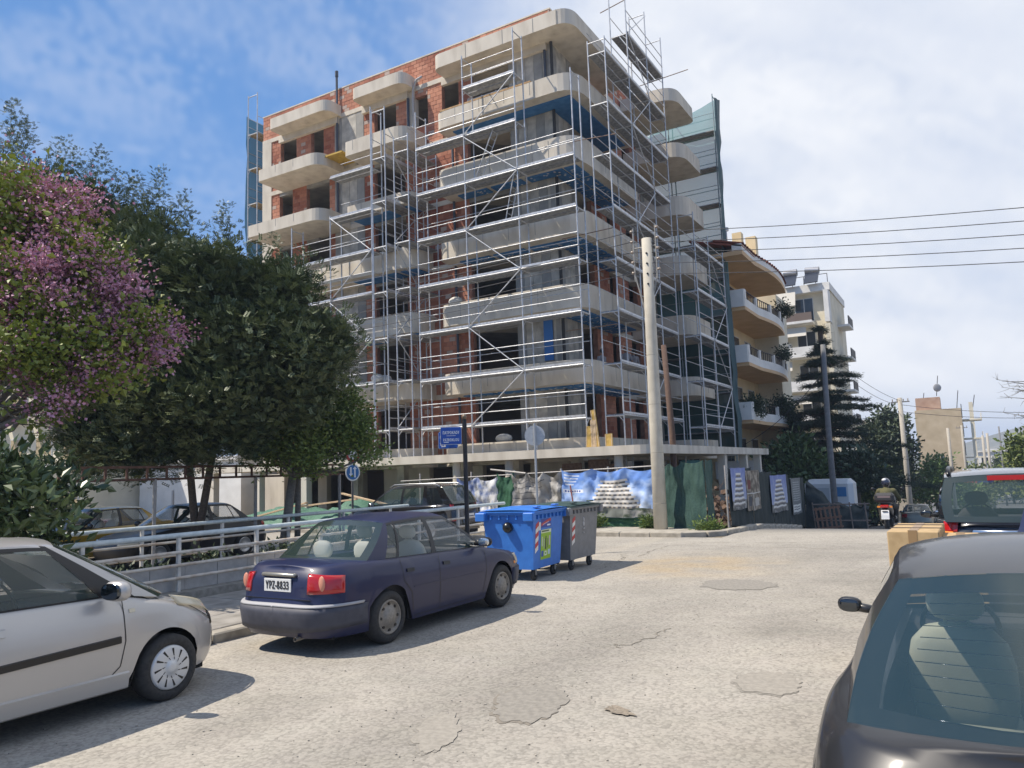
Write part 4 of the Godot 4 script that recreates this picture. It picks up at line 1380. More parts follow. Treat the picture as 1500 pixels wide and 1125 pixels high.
func car_mats() -> void:
	M = {
		"tyre": noisy("tyre_rubber", Color(.022, .022, .022), Color(.055, .052, .048), .4, .9, 201, .03, 0.0, false),
		"rim_dusty": noisy("rim_dusty", Color(.20, .18, .15), Color(.34, .31, .27), .3, .6, 202, .03, .3, false),
		"alloy": mat("alloy", Color(.5, .5, .5), .35, .7),
		"hubcap": mat("hubcap", Color(.62, .62, .61), .38, .25),
		"mirror_dark": mat("mirror_dark", Color(.10, .11, .12), .08, 1.0),
		"black": mat("car_black", Color(.010, .010, .011), .30),
		"under": mat("underbody", Color(.008, .008, .008), .95),
		"cabin": mat("cabin_grey", Color(.05, .05, .052), .8),
		"seat_light": mat("seat_light", Color(.55, .55, .48), .9),
		"seat_green": mat("seat_green", Color(.66, .68, .52), .9),
		"seat_dark": mat("seat_dark", Color(.045, .045, .05), .9),
		"chrome": mat("chrome", Color(.75, .76, .77), .12, 1.0),
		"glass": glass("car_glass", Color(.10, .16, .14), .22),
		"glass_tint": glass("car_glass_tint", Color(.02, .025, .03), .72),
		"glass_rear": glass("car_glass_rear", Color(.03, .058, .068), .56),
		"red_lamp": paint("red_lamp", Color(.42, .012, .014), .12, 0.0, .6),
		"amber": paint("amber_lamp", Color(.80, .24, .02), .12, 0.0, .6),
		"lamp_clear": paint("lamp_clear", Color(.60, .54, .40), .25, 0.0, .6),
		"plate": mat("plate_white", Color(.72, .72, .70), .5),
		"ink": mat("ink", Color(.02, .02, .025), .6),
		"bumper_grey": noisy("bumper_grey", Color(.035, .038, .055), Color(.075, .078, .10), .8, .62, 203, .02, 0.0, false),
		"dust_strip": mat("dust_strip", Color(.36, .36, .37), .6),
	}

func sedan_spec() -> Dictionary:
	return {
		"w": .845, "n": 5.2, "sill": .19, "axf": -1.23, "axr": 1.235, "wr": .295, "wheel": "steel", "crown": .028, "rcrown": .045,
		"wy": [[.15, .93], [.3, .965], [.5, .99], [.62, 1.0], [.78, .985], [.92, .945], [1.1, .9]],
		"fy": [[.15, 1.95], [.3, 2.06], [.48, 2.08], [.62, 2.02], [.75, 1.92], [.9, 1.8]],
		"ry": [[.15, 2.08], [.28, 2.20], [.50, 2.23], [.56, 2.17], [.80, 2.14], [.95, 2.08]],
		"top": [[-2.1, .66], [-1.9, .71], [-1.2, .83], [-.85, .885], [0, .905], [.9, .925], [1.35, .945], [1.95, .955], [2.1, .93], [2.3, .9]],
		"cols": [[-.90, -.18, "k"], [-.82, -.10, "g"], [.22, .24, "k"], [.31, .32, "g"], [.96, .82, "k"], [1.0, .85, "g"], [1.20, .95, "b"], [1.50, 1.0, "b"]],
		"roof": [[-.3, 1.335], [0, 1.365], [.4, 1.378], [.85, 1.355], [1.1, 1.325]],
		"rx": [[-.3, .545], [.3, .565], [1.1, .53]],
		"bulge_f": [.30, .10], "bulge_r": [.22, .10], "seat_y": .42, "seat_z": .12, "bench_z": .98, "seat_m": "seat_light", "mirror": [-.66, .965],
		"tail": {"x": .44, "z": 1.88, "y0": .66, "y0b": .66, "y1": .875, "y1b": .84},
		"head": {"x": .42, "z": -1.72, "y0": .55, "y0b": .56, "y1": .68, "y1b": .70},
	}

func seam(d: Dictionary, o: Node, s: float, pts: Array) -> void:
	side_line("panel_gap", d, o, s, pts, .009, M.black, .0022)

func make_cars() -> void:
	car_mats()
	# dark blue saloon at the kerb
	var d := sedan_spec()
	d.dark_rear = false
	d.erase("dark_rear")
	var blue := paint("paint_blue", Color(.0045, .0085, .050), .46, .0, .35)
	var o := make_car("saloon_car", "dusty dark blue saloon car parked at the kerb just before the bins", d, Vector3(-6.67, 0, -8.2), 0.0, blue)
	for s: float in [1.0, -1.0]:
		patch("rear_bumper", d, o, s, at_x(d, 0.0, true, .4), at_z(d, 1.60, .4), [.24, .30], [.52, .52], M.bumper_grey, .022, 22, 4)
		patch("bumper_strip", d, o, s, at_x(d, 0.0, true, .53), at_z(d, 1.66, .53), [.525, .525], [.556, .55], M.dust_strip, .030, 22, 2)
		patch("front_bumper", d, o, s, at_x(d, 0.0, false, .4), at_z(d, -1.60, .4), [.20, .26], [.50, .50], M.bumper_grey, .022, 20, 4)
		patch("indicator", d, o, s, at_z(d, -1.70, .58), at_z(d, -1.62, .58), [.56, .56], [.60, .60], M.amber, .008, 3, 2)
		seam(d, o, s, [[-.78, .90], [-.80, .55], [-.72, .24]])
		seam(d, o, s, [[.27, .90], [.28, .60], [.26, .24]])
		seam(d, o, s, [[1.02, .92], [.98, .66], [.84, .52], [.80, .30]])
		seam(d, o, s, [[-.72, .235], [.80, .235]])
		side_line("crease", d, o, s, [[-.74, .56], [.80, .575]], .012, blue, .005, true)
		for hz in [.13, .86]:
			side_line("door_handle", d, o, s, [[hz - .07, .775], [hz + .07, .78]], .034, M.black, .013, true)
		var st := st_new(true)
		var pc := car_point(d, at_x(d, .59, true, .77), .77, s, .012)
		ellipsoid(st, pc, Vector3(.045, .082, .02), 8)
		obj("lamp_lens", st, mat("lamp_peach", Color(.62, .27, .18), .25), o)
	var st := st_new(true)
	bevel(st, Vector3(-.26, .835, 2.10), Vector3(.26, .875, 2.165), .015)
	obj("boot_trim", st, mat("trim_dull", Color(.33, .32, .29), .35, .6), o)
	plate(o, "YPZ-8833", Vector3(0, .745, 2.150), .42, .14)
	slab("boot_gap", Vector3(0, .60, 2.160), Vector3(1.0, .008, .02), M.black, o)
	slab("boot_gap", Vector3(0, .940, 1.70), Vector3(.01, .01, .01), M.black, o)
	rod("exhaust_pipe", Vector3(.30, .20, 1.7), Vector3(.30, .19, 2.19), .025, M.rim_dusty, o)
	slab("parcel_shelf", Vector3(0, .90, 1.30), Vector3(1.2, .03, .5), M.seat_light, o)
	for x in [-.34, .34]:
		st = st_new(true)
		soft(st, Vector3(x, 1.02, 1.12), Vector3(.15, .11, .06), 2.8, 8)
		obj("headrest", st, M.seat_light, o)
	# silver hatchback at the left edge
	d = {
		"w": .815, "n": 4.2, "sill": .21, "axf": -1.17, "axr": 1.17, "wr": .285, "wheel": "spokes", "crown": .05, "rcrown": .05,
		"wy": [[.15, .93], [.3, .97], [.45, .985], [.62, 1.0], [.8, .975], [.95, .93], [1.1, .9]],
		"fy": [[.15, 1.80], [.3, 1.88], [.48, 1.89], [.62, 1.85], [.76, 1.75], [.9, 1.6]],
		"ry": [[.15, 1.66], [.3, 1.70], [.5, 1.70], [.8, 1.66], [1.0, 1.60]],
		"top": [[-1.88, .64], [-1.68, .74], [-1.32, .86], [-.95, .935], [-.7, .965], [.2, .975], [1.0, 1.0], [1.7, 1.02]],
		"cols": [[-1.12, -.26, "b"], [-.88, -.19, "k"], [-.58, -.14, "g"], [.42, .40, "k"], [.52, .50, "g"], [1.12, .98, "b"], [1.62, 1.38, "b"]],
		"roof": [[-.4, 1.395], [-.1, 1.44], [.4, 1.465], [.9, 1.45], [1.4, 1.41]],
		"rx": [[-.3, .54], [.3, .56], [1.4, .53]],
		"bulge_f": [.34, .12], "bulge_r": [.12, .06], "seat_y": .48, "seat_z": .25, "bench_z": 1.12, "seat_m": "seat_dark", "mirror": [-.60, 1.03], "mirror_paint": true, "mirror_s": 1.3,
		"head": {"x": .50, "z": -1.38, "y0": .66, "y0b": .80, "y1": .755, "y1b": .90},
	}
	var silver := paint("paint_silver", Color(.47, .452, .43), .34, .35, .6)
	o = make_car("hatchback_car", "silver small hatchback with black side strip cut by the left edge", d, Vector3(-7.005, 0, -3.24), 0.0, silver)
	for s: float in [1.0, -1.0]:
		seam(d, o, s, [[-.72, .955], [-.735, .60], [-.70, .40], [-.62, .335]])
		seam(d, o, s, [[.50, .97], [.52, .6], [.46, .335]])
		seam(d, o, s, [[-.62, .335], [.46, .335]])
		seam(d, o, s, [[-1.24, .865], [-1.50, .73], [-1.72, .60]])
		seam(d, o, s, [[-.83, .33], [-.80, .22]])
		side_line("side_strip", d, o, s, [[-.69, .615], [.48, .575]], .05, M.black, .014, true)
		side_line("sill_panel", d, o, s, [[-.78, .275], [.72, .275]], .12, silver, .016, true)
		side_line("door_handle", d, o, s, [[.20, .835], [.37, .84]], .05, silver, .016, true)
		side_line("door_lock", d, o, s, [[.27, .775], [.295, .775]], .025, M.chrome, .004)
		side_line("indicator", d, o, s, [[-.83, .835], [-.775, .835]], .028, M.lamp_clear, .007, true)
	patch("bumper_corner", d, o, 1.0, at_z(d, -1.80, .60), at_z(d, -1.71, .60), [.55, .55], [.66, .66], M.black, .006, 4, 3)
	# things on the silver car's dashboard: folded sun shade
	st = st_new(true)
	var sg := []
	for i in 9:
		var row := []
		for j in 7: row.append(Vector3(lerpf(-.56, .56, i / 8.0), lerpf(.99, 1.31, j / 6.0) + .012 * sin(i * 2.1), lerpf(-.93, -.40, j / 6.0) + .03 * cos(i * 1.7 + j) - .08 * (1.0 - pow(i / 4.0 - 1.0, 2.0))))
		sg.append(row)
	grid(st, sg)
	obj("sun_shade", st, mat("foil", Color(.74, .77, .78), .35, .1), o)
	# black hatchback right in front of the camera
	d = {
		"w": .875, "n": 6.5, "sill": .2, "axf": -1.27, "axr": 1.27, "wr": .31, "wheel": "alloy", "crown": .04, "rcrown": .055,
		"wy": [[.15, .93], [.3, .97], [.55, 1.0], [.75, 1.0], [.88, .965], [1.0, .925], [1.15, .88]],
		"fy": [[.15, 1.9], [.3, 1.98], [.5, 2.0], [.7, 1.9], [.85, 1.8]],
		"ry": [[.15, 1.86], [.3, 1.95], [.55, 1.98], [.75, 1.90], [.95, 1.80], [1.1, 1.72]],
		"top": [[-2.0, .66], [-1.7, .78], [-1.15, .93], [-.9, .97], [.3, .985], [1.2, .985], [1.5, .965], [1.8, .95]],
		"cols": [[-1.12, -.32, "k"], [-1.0, -.22, "g"], [.18, .14, "k"], [.27, .22, "g"], [1.0, .72, "b"], [1.58, .98, "b"]],
		"roof": [[-.4, 1.385], [-.1, 1.425], [.3, 1.44], [.7, 1.42], [1.0, 1.375]],
		"rx": [[-.3, .555], [.3, .575], [1.0, .535]],
		"bulge_f": [.32, .12], "bulge_r": [.20, .10], "seat_y": .42, "seat_z": .05, "bench_z": .92, "seat_m": "seat_green", "mirror": [-.60, 1.00], "mirror_paint": true, "mirror_s": .72, "dark_rear": true,
		"tail": {"x": .62, "z": 1.72, "y0": .52, "y0b": .52, "y1": .70, "y1b": .66},
	}
	var black := paint("paint_black", Color(.016, .016, .018), .42, .1, .5)
	o = make_car("hatchback_car", "black hatchback close to the viewer at the lower right corner", d, Vector3(.24, 0, -4.62), 0.0, black)
	# dark off-roader ahead of it
	d = {
		"w": .89, "n": 5.5, "sill": .34, "axf": -1.31, "axr": 1.31, "wr": .345, "wheel": "alloy", "crown": .03, "rcrown": .03,
		"wy": [[.15, .93], [.4, .98], [.6, 1.0], [.85, 1.0], [1.0, .97], [1.15, .93], [1.3, .9]],
		"fy": [[.2, 2.05], [.5, 2.15], [.8, 2.12], [1.0, 2.0]],
		"ry": [[.2, 2.12], [.38, 2.2], [.6, 2.18], [.66, 2.10], [1.0, 2.07], [1.2, 2.02]],
		"top": [[-2.1, .90], [-1.9, .99], [-1.1, 1.10], [1.0, 1.18], [2.2, 1.22]],
		"cols": [[-1.05, -.42, "k"], [-.97, -.34, "g"], [.22, .22, "k"], [.32, .31, "g"], [1.08, 1.04, "b"], [1.22, 1.18, "g", 1], [1.82, 1.70, "b"], [2.02, 1.86, "b"]],
		"roof": [[-.5, 1.63], [-.1, 1.68], [.8, 1.70], [1.6, 1.69], [1.9, 1.66]],
		"rx": [[-.3, .64], [.5, .67], [1.9, .64]],
		"bulge_f": [.22, .1], "bulge_r": [.08, .05], "seat_y": .62, "seat_z": .15, "bench_z": 1.1, "seat_m": "seat_dark", "mirror": [-.75, 1.12], "mirror_s": .8,
		"tail": {"x": .70, "z": 2.0, "y0": 1.10, "y0b": 1.10, "y1": 1.205, "y1b": 1.20, "amber": [1.02, 1.105]},
	}
	var navy := paint("paint_navy", Color(.012, .016, .028), .25, .2, .9)
	o = make_car("off_roader", "dark blue off-road car with roof rails and chrome tailgate bar at right", d, Vector3(.40, 0, -11.35), 0.0, navy)
	for s: float in [1.0, -1.0]:
		st = st_new(true)
		tube(st, [Vector3(s * .60, 1.69, 1.75), Vector3(s * .61, 1.745, 1.60), Vector3(s * .62, 1.755, 0.5), Vector3(s * .61, 1.745, -.3), Vector3(s * .60, 1.68, -.45)], .022, .022, 8)
		obj("roof_rail", st, M.black, o)
		patch("reversing_lamp", d, o, s, at_x(d, .72, true, .8), at_z(d, 2.02, .8), [.965, .965], [1.025, 1.025], M.lamp_clear, .010, 8, 2)
		patch("rear_bumper", d, o, s, at_x(d, 0.0, true, .5), at_z(d, 1.75, .5), [.36, .40], [.66, .66], M.bumper_grey, .02, 16, 4)
	st = st_new(true)
	bevel(st, Vector3(-.44, 1.07, 2.03), Vector3(.44, 1.135, 2.085), .02)
	obj("tailgate_bar", st, M.chrome, o)
	slab("high_brake_light", Vector3(0, 1.655, 1.93), Vector3(.5, .05, .05), M.red_lamp, o)
	plate(o, "YT 1080", Vector3(0, 1.0, 2.075), .44, .11)
	slab("rear_wiper", Vector3(.25, 1.17, 2.085), Vector3(.5, .018, .015), M.black, o, Basis(Vector3.BACK, .06))
	# parked cars behind the railings
	d = sedan_spec()
	d.wheel = "alloy"
	make_car("saloon_car", "black saloon car parked under the forked tree behind the railings", d, Vector3(-17.3, -.02, -12.6), PI, paint("paint_black_b", Color(.006, .006, .008), .45, .0, .25))
	d = sedan_spec()
	make_car("taxi", "yellow taxi parked behind the railings at the far left in deep shade", d, Vector3(-20.2, -.05, -12.0), PI, paint("paint_taxi", Color(.50, .31, .02), .35, .1, .8), "taxi")
	d = sedan_spec()
	make_car("saloon_car", "mauve saloon car behind the yellow taxi at the far left", d, Vector3(-23.0, -.05, -12.0), PI, paint("paint_mauve", Color(.14, .07, .09), .35, .2, .8))
	d = {
		"w": .89, "n": 5.0, "sill": .3, "axf": -1.31, "axr": 1.31, "wr": .33, "wheel": "alloy", "crown": .035, "rcrown": .04,
		"wy": [[.15, .93], [.4, .98], [.6, 1.0], [.8, 1.0], [.95, .96], [1.1, .92]],
		"fy": [[.2, 2.1], [.5, 2.2], [.8, 2.1], [1.0, 1.95]],
		"ry": [[.2, 2.15], [.4, 2.22], [.6, 2.2], [.9, 2.12], [1.1, 2.05]],
		"top": [[-2.2, .78], [-1.9, .88], [-1.1, 1.01], [1.0, 1.06], [2.2, 1.09]],
		"cols": [[-1.15, -.32, "k"], [-1.02, -.22, "g"], [.18, .2, "k"], [.27, .28, "g"], [1.02, .98, "b"], [1.2, 1.08, "g", 1], [1.72, 1.42, "b"], [2.02, 1.62, "b"]],
		"roof": [[-.4, 1.55], [-.1, 1.60], [.6, 1.63], [1.2, 1.61], [1.7, 1.56]],
		"rx": [[-.3, .60], [.5, .63], [1.7, .60]],
		"bulge_f": [.25, .1], "bulge_r": [.10, .06], "seat_y": .6, "seat_z": .15, "bench_z": 1.1, "seat_m": "seat_dark", "mirror": [-.8, 1.1],
		"tail": {"x": .60, "z": 1.95, "y0": .95, "y0b": .98, "y1": 1.14, "y1b": 1.10},
	}
	o = make_car("off_roader", "black off-road estate car with rear lamps parked before the printed banners", d, Vector3(-14.9, -.02, -20.0 + 1.15), PI / 2, paint("paint_black_c", Color(.02, .019, .021), .16, .3, 1.0))
	plate(o, "", Vector3(0, .72, 2.16))
	for s: float in [1.0, -1.0]:
		st = st_new(true)
		tube(st, [Vector3(s * .57, 1.59, 1.5), Vector3(s * .58, 1.665, 1.35), Vector3(s * .58, 1.68, .4), Vector3(s * .57, 1.66, -.2), Vector3(s * .56, 1.58, -.35)], .02, .02, 8)
		obj("roof_rail", st, M.alloy, o)
		side_line("reflector", d, o, s, [[2.0, .62], [2.12, .62]], .05, M.red_lamp, .012, true)
	# cars further down the street
	d = sedan_spec()
	d.wheel = "alloy"
	make_car("saloon_car", "beige grey saloon car driving down the street beside the motorcycle", d, Vector3(-2.75, ground_y(-50.0), -50.0), 0.0, paint("paint_beige", Color(.26, .245, .19), .35, .4, .8)).rotation.x = -.055
	d = sedan_spec()
	o = make_car("saloon_car", "far black saloon car at the end of the street", d, Vector3(-1.55, ground_y(-72.0), -72.0), 0.0, paint("paint_black_d", Color(.012, .012, .014), .25, .2, .9))
	o = make_car("saloon_car", "small far teal car just left of the far black saloon", sedan_spec(), Vector3(-4.3, ground_y(-78.0), -78.0), 0.0, paint("paint_teal", Color(.03, .20, .17), .35, .2, .8))
	o = make_car("saloon_car", "far red car parked beneath the low trees at the street end", sedan_spec(), Vector3(-1.9, ground_y(-100.0) + 1.3, -100.0), .5, paint("paint_red", Color(.30, .02, .02), .35, .1, .8))

# ---------- railings, bins, poles, signs, fences ----------
func railing(label: String, x: float, z0: float, z1: float, heights: Array, post: float, tilt := 0.0) -> Node3D:
	var o := thing("railing", label, "railing", Vector3(x, 0, 0), 0, "pavement railings")
	var blue := noisy("rail_blue", Color(.40, .47, .48), Color(.62, .67, .67), .7, .55, 301, .02)
	var rust := noisy("rail_rust", Color(.36, .22, .12), Color(.72, .68, .60), 1.3, .75, 302, .016, 0.0, true, .6)
	var white := noisy("rail_white", Color(.52, .49, .44), Color(.74, .72, .67), .8, .7, 303, .02)
	var z := z0
	while z > z1 - .1:
		var st := st_new()
		bevel(st, Vector3(-.03, 0.0, -.03), Vector3(.03, heights[0], .03), .006)
		var p := obj("post", st, white, o)
		p.position.z = z
		z -= post
	rod("handrail", Vector3(0, heights[0] + .03, z0 + .2), Vector3(0, heights[0] + .03, z1 - .2), .042, blue, o)
	for i in range(1, heights.size()):
		rod("rail", Vector3(.045, heights[i], z0 + .2), Vector3(.045, heights[i], z1 - .2), .026, rust, o)
	return o

func poster(sd: int, kind: int) -> ImageTexture:
	# flat print: sky, a banded block, ground
	var w := 192
	var h := 128
	var im := Image.create(w, h, false, Image.FORMAT_RGB8)
	var n := noise(sd, .03, 4)
	for y in h:
		for x in w:
			var t := n.get_noise_2d(x, y)
			var c := Color(.42, .58, .86).lerp(Color(.90, .93, .97), clampf(y / 150.0 + t * .5, 0, 1))
			if kind == 1: c = Color(.52, .51, .50).lerp(Color(.66, .65, .63), clampf(.5 + t, 0, 1))
			if kind == 2: c = Color(.35, .42, .62).lerp(Color(.80, .80, .80), clampf(x / 150.0 - .1 + t, 0, 1))
			if kind == 4: c = Color(.34, .30, .25).lerp(Color(.62, .58, .52), clampf(.5 + t * 1.6, 0, 1))
			if kind == 0 and y > 104: c = Color(.55, .55, .54).lerp(Color(.10, .16, .08), clampf(.3 + t * 2.0, 0, 1) if x > 120 else 0.2)
			if kind == 3: c = Color(.44, .50, .72).lerp(Color(.70, .73, .80), clampf(y / 120.0 + t * .4, 0, 1))
			if kind == 3 and y > 100: c = Color(.30, .31, .30).lerp(Color(.55, .55, .54), clampf(.5 + t * 2.0, 0, 1))
			im.set_pixel(x, y, c)
	if kind == 0 or kind == 3:
		var cx := 104 if kind == 0 else 96
		for f in 7:
			var half := (26 + f * 4) if kind == 0 else (34 + f * 7)
			var y := (28 + f * 11) if kind == 0 else (16 + f * 15)
			im.fill_rect(Rect2i(cx - half, y, half * 2, 6 if kind == 0 else 8), Color(.86, .85, .83))
			im.fill_rect(Rect2i(cx - half + 4, y + 6, half * 2 - 8, 5 if kind == 0 else 7), Color(.36, .36, .37))
			for k in range(-half + 8, half - 8, 9): im.fill_rect(Rect2i(cx + k, y + 6, 4, 4), Color(.66, .62, .56))
		if kind == 0:
			im.fill_rect(Rect2i(2, 52, 42, 9), Color(.92, .93, .95))
			for k in 7: im.fill_rect(Rect2i(5 + k * 5, 54, 3, 5), Color(.2, .3, .6))
			for k in 4: im.fill_rect(Rect2i(6, 8 + k * 9, 30 - k * 4, 4), Color(.85, .88, .94))
	if kind == 1:
		for k in 6: im.fill_rect(Rect2i(8, 20 + k * 17, 120 - k * 9, 2), Color(.30, .30, .32))
	if kind == 4:
		im.fill_rect(Rect2i(0, 72, 192, 3), Color(.8, .8, .78))
		im.fill_rect(Rect2i(88, 72, 4, 56), Color(.8, .8, .78))
		im.fill_rect(Rect2i(20, 84, 46, 30), Color(.25, .27, .30))
		im.fill_rect(Rect2i(110, 90, 60, 26), Color(.70, .69, .66))
		im.fill_rect(Rect2i(20, 30, 40, 30), Color(.40, .12, .10))
	if kind == 5:
		im.fill(Color(.42, .44, .45))
		for k in 9: im.fill_rect(Rect2i(30, 14 + k * 8, 132, 3), Color(.62, .64, .65))
		im.fill_rect(Rect2i(18, 94, 156, 26), Color(.84, .84, .82))
		for k in 2: im.fill_rect(Rect2i(34, 101 + k * 8, 124, 3), Color(.35, .36, .38))
	return ImageTexture.create_from_image(im)

func cloth(called: String, a: Vector3, b: Vector3, y0: float, y1: float, m: Material, label: String, cat := "banner", slack := .10, sd := 1, ties := 4.0, group := "") -> MeshInstance3D:
	var st := st_new(true)
	var n := noise(sd + 60, 1.3, 3)
	var dir := (b - a)
	var len := dir.length()
	var nv := Vector3(-dir.z, 0, dir.x).normalized()
	if nv.z < 0: nv = -nv
	var nu := 36
	var g := []
	for j in 19:
		var row := []
		for i in nu + 1:
			var u := float(i) / nu
			var v := j / 18.0
			var p := a.lerp(b, u)
			# hung from ties: the top edge sags between them and folds fan out
			var ph := fposmod(u * ties, 1.0)
			var sag := slack * 4.0 * ph * (1.0 - ph)
			var y := lerpf(y0, y1 - sag * v * v, v) + n.get_noise_2d(u * len * 1.2, 3.0) * .05 * (1 - v)
			var fold := n.get_noise_2d(u * len * 1.6 + v * .8, v * 1.4) * slack * 1.1 + sin((ph - .5) * 9.0 * (1.2 - v)) * slack * .35 * v
			row.append([Vector3(p.x, y, p.z) + nv * fold, Vector2(u, 1.0 - v)])
		g.append(row)
	for j in 18:
		for i in nu:
			for e in [[j, i], [j + 1, i + 1], [j, i + 1], [j, i], [j + 1, i], [j + 1, i + 1]]:
				st.set_uv(g[e[0]][e[1]][1])
				st.add_vertex(g[e[0]][e[1]][0])
	var o := obj(called, st, m)
	tag(o, label, cat, group)
	return o

func poster_mat(key: String, sd: int, kind: int) -> StandardMaterial3D:
	var m := mat(key, Color.WHITE, .55)
	m.albedo_texture = poster(sd, kind)
	m.uv1_scale = Vector3(1, 1, 1)
	return m

func make_bin(called: String, label: String, at: Vector3, body: Material, lid: Material, fresh: bool) -> Node3D:
	# long side along z; the printed front looks to +x
	var o := thing(called, label, "bin", at, 0.0, "wheeled rubbish containers")
	var st := st_new()
	var lo := [Vector3(-.43, .20, .56), Vector3(.43, .20, .56), Vector3(.43, .20, -.56), Vector3(-.43, .20, -.56)]
	var hi := [Vector3(-.52, 1.16, .63), Vector3(.50, 1.16, .63), Vector3(.50, 1.16, -.63), Vector3(-.52, 1.16, -.63)]
	hexa(st, lo + hi)
	obj("container", st, body, o)
	st = st_new()
	bevel(st, Vector3(-.55, 1.14, -.67), Vector3(.54, 1.20, .67), .012)
	for i in 7:
		cbox(st, Vector3(.515, 1.105, -.48 + i * .16), Vector3(.03, .08, .03))
	for i in 5:
		cbox(st, Vector3(-.34 + i * .17, 1.105, .642), Vector3(.03, .08, .03))
	obj("rim", st, body, o)
	st = st_new(true)
	var g := []
	for i in 9:
		var row := []
		var u := i / 8.0
		for j in 9:
			var v := j / 8.0
			var h := .075 * pow(sin(PI * clampf(u, .03, .97)), .4) * pow(sin(PI * clampf(v, .03, .97)), .4)
			row.append(Vector3(lerpf(-.56, .56, u), 1.205 + h, lerpf(.69, -.69, v)))
		g.append(row)
	grid(st, g)
	obj("lid", st, lid, o)
	st = st_new()
	box(st, Vector3(-.56, 1.185, -.69), Vector3(.56, 1.21, .69))
	obj("lid_rim", st, lid, o)
	for z in [-.38, .38]:
		st = st_new()
		bevel(st, Vector3(.40, 1.26, z - .07), Vector3(.50, 1.29, z + .07), .008)
		obj("lid_handle", st, lid, o)
	for s: float in [1.0, -1.0]:
		st = st_new()
		bevel(st, Vector3(-.60, 1.04, s * .70 - .07), Vector3(-.40, 1.19, s * .70 + .07), .015)
		bevel(st, Vector3(.36, 1.04, s * .70 - .07), Vector3(.56, 1.19, s * .70 + .07), .015)
		obj("lifting_bracket", st, body, o)
		st = st_new(true)
		lathe(st, Vector3(0, .93, s * .615), Vector3(0, 0, s), [[.02, 0], [.09, .005], [.095, .05], [.07, .10], [0, .115]], 16)
		obj("lifting_trunnion", st, M.black, o)
		for zz in [-.40, .40]:
			var wx: float = s * .36
			st = st_new(true)
			lathe(st, Vector3(wx - .025, .10, zz), Vector3.RIGHT, [[.04, 0], [.095, 0], [.10, .012], [.10, .038], [.095, .05], [.04, .05]], 20)
			var wh := obj("castor_wheel", st, M.tyre, o)
			st = st_new()
			bevel(st, Vector3(wx - .045, .09, zz - .03), Vector3(wx - .03, .24, zz + .03), .005)
			bevel(st, Vector3(wx + .03, .09, zz - .03), Vector3(wx + .045, .24, zz + .03), .005)
			bevel(st, Vector3(wx - .06, .19, zz - .05), Vector3(wx + .06, .215, zz + .05), .005)
			obj("castor_fork", st, mat("castor_grey", Color(.20, .20, .20), .5, .4), wh)
	var tx := func(y: float) -> float: return lerpf(.43, .50, (y - .20) / .96) + .004
	var stripe := mat("stripe_red", Color(.50, .03, .03), .4)
	var swhite := mat("stripe_white", Color(.72, .70, .66), .4)
	var zs := .52
	for k in 6:
		st = st_new()
		var y := .50 + k * .083
		q(st, Vector3(tx.call(y - .03), y - .03, zs), Vector3(tx.call(y + .03), y + .03, zs - .12), Vector3(tx.call(y + .113), y + .113, zs - .12), Vector3(tx.call(y + .053), y + .053, zs))
		obj("hazard_stripe", st, stripe if k % 2 else swhite, o)
	if fresh:
		st = st_new()
		quv(st, Vector3(tx.call(.34), .34, .30), Vector3(tx.call(.34), .34, -.12), Vector3(tx.call(.86), .86, -.12), Vector3(tx.call(.86), .86, .30))
		var im := Image.create(84, 104, false, Image.FORMAT_RGB8)
		im.fill(Color(.56, .72, .10))
		im.fill_rect(Rect2i(0, 0, 84, 12), Color(.85, .88, .72))
		im.fill_rect(Rect2i(6, 3, 60, 5), Color(.20, .30, .20))
		for k in 5: im.fill_rect(Rect2i(8 + k * 15, 24 + (k % 2) * 8, 8, 34), [Color(.75, .78, .72), Color(.62, .66, .6), Color(.10, .22, .10), Color(.35, .45, .25), Color(.80, .70, .80)][k])
		im.fill_rect(Rect2i(36, 30, 10, 40), Color(.05, .12, .05))
		im.fill_rect(Rect2i(6, 74, 18, 20), Color(.12, .30, .66))
		im.fill_rect(Rect2i(32, 76, 18, 16), Color(.88, .90, .86))
		im.fill_rect(Rect2i(37, 80, 8, 8), Color(.4, .6, .2))
		im.fill_rect(Rect2i(60, 72, 18, 18), Color(.70, .80, .86))
		var lm := mat("bin_label", Color.WHITE, .4)
		lm.albedo_texture = ImageTexture.create_from_image(im)
		obj("recycling_label", st, lm, o)
		st = st_new()
		quv(st, Vector3(tx.call(.90), .90, .30), Vector3(tx.call(.90), .90, -.12), Vector3(tx.call(1.05), 1.05, -.10), Vector3(tx.call(1.05), 1.05, .30))
		im = Image.create(84, 30, false, Image.FORMAT_RGB8)
		im.fill(Color(.10, .22, .58))
		for x in 84:
			var y0 := int(22 - x * .22)
			im.fill_rect(Rect2i(x, maxi(0, y0 - 6), 1, 10), Color(.70, .18, .22))
		for k in 9: im.fill_rect(Rect2i(14 + k * 6, 18 - k, 4, 3), Color(.86, .80, .82))
		im.fill_rect(Rect2i(50, 20, 28, 6), Color(.85, .88, .92))
		var l2 := mat("bin_label_b", Color.WHITE, .4)
		l2.albedo_texture = ImageTexture.create_from_image(im)
		obj("council_label", st, l2, o)
		st = st_new()
		q(st, Vector3(tx.call(.86), .86, .39), Vector3(tx.call(.86), .86, .32), Vector3(tx.call(1.0), 1.0, .32), Vector3(tx.call(1.0), 1.0, .39))
		obj("white_sticker", st, swhite, o)
	else:
		# moulded emblem: a little bust-like mark over two lines
		st = st_new(true)
		ellipsoid(st, Vector3(tx.call(.93), .93, 0.02), Vector3(.006, .045, .03), 6)
		ellipsoid(st, Vector3(tx.call(.85), .85, 0.02), Vector3(.006, .05, .045), 6)
		cbox(st, Vector3(tx.call(.76), .76, .02), Vector3(.012, .018, .09))
		cbox(st, Vector3(tx.call(.68), .68, .02), Vector3(.012, .018, .05))
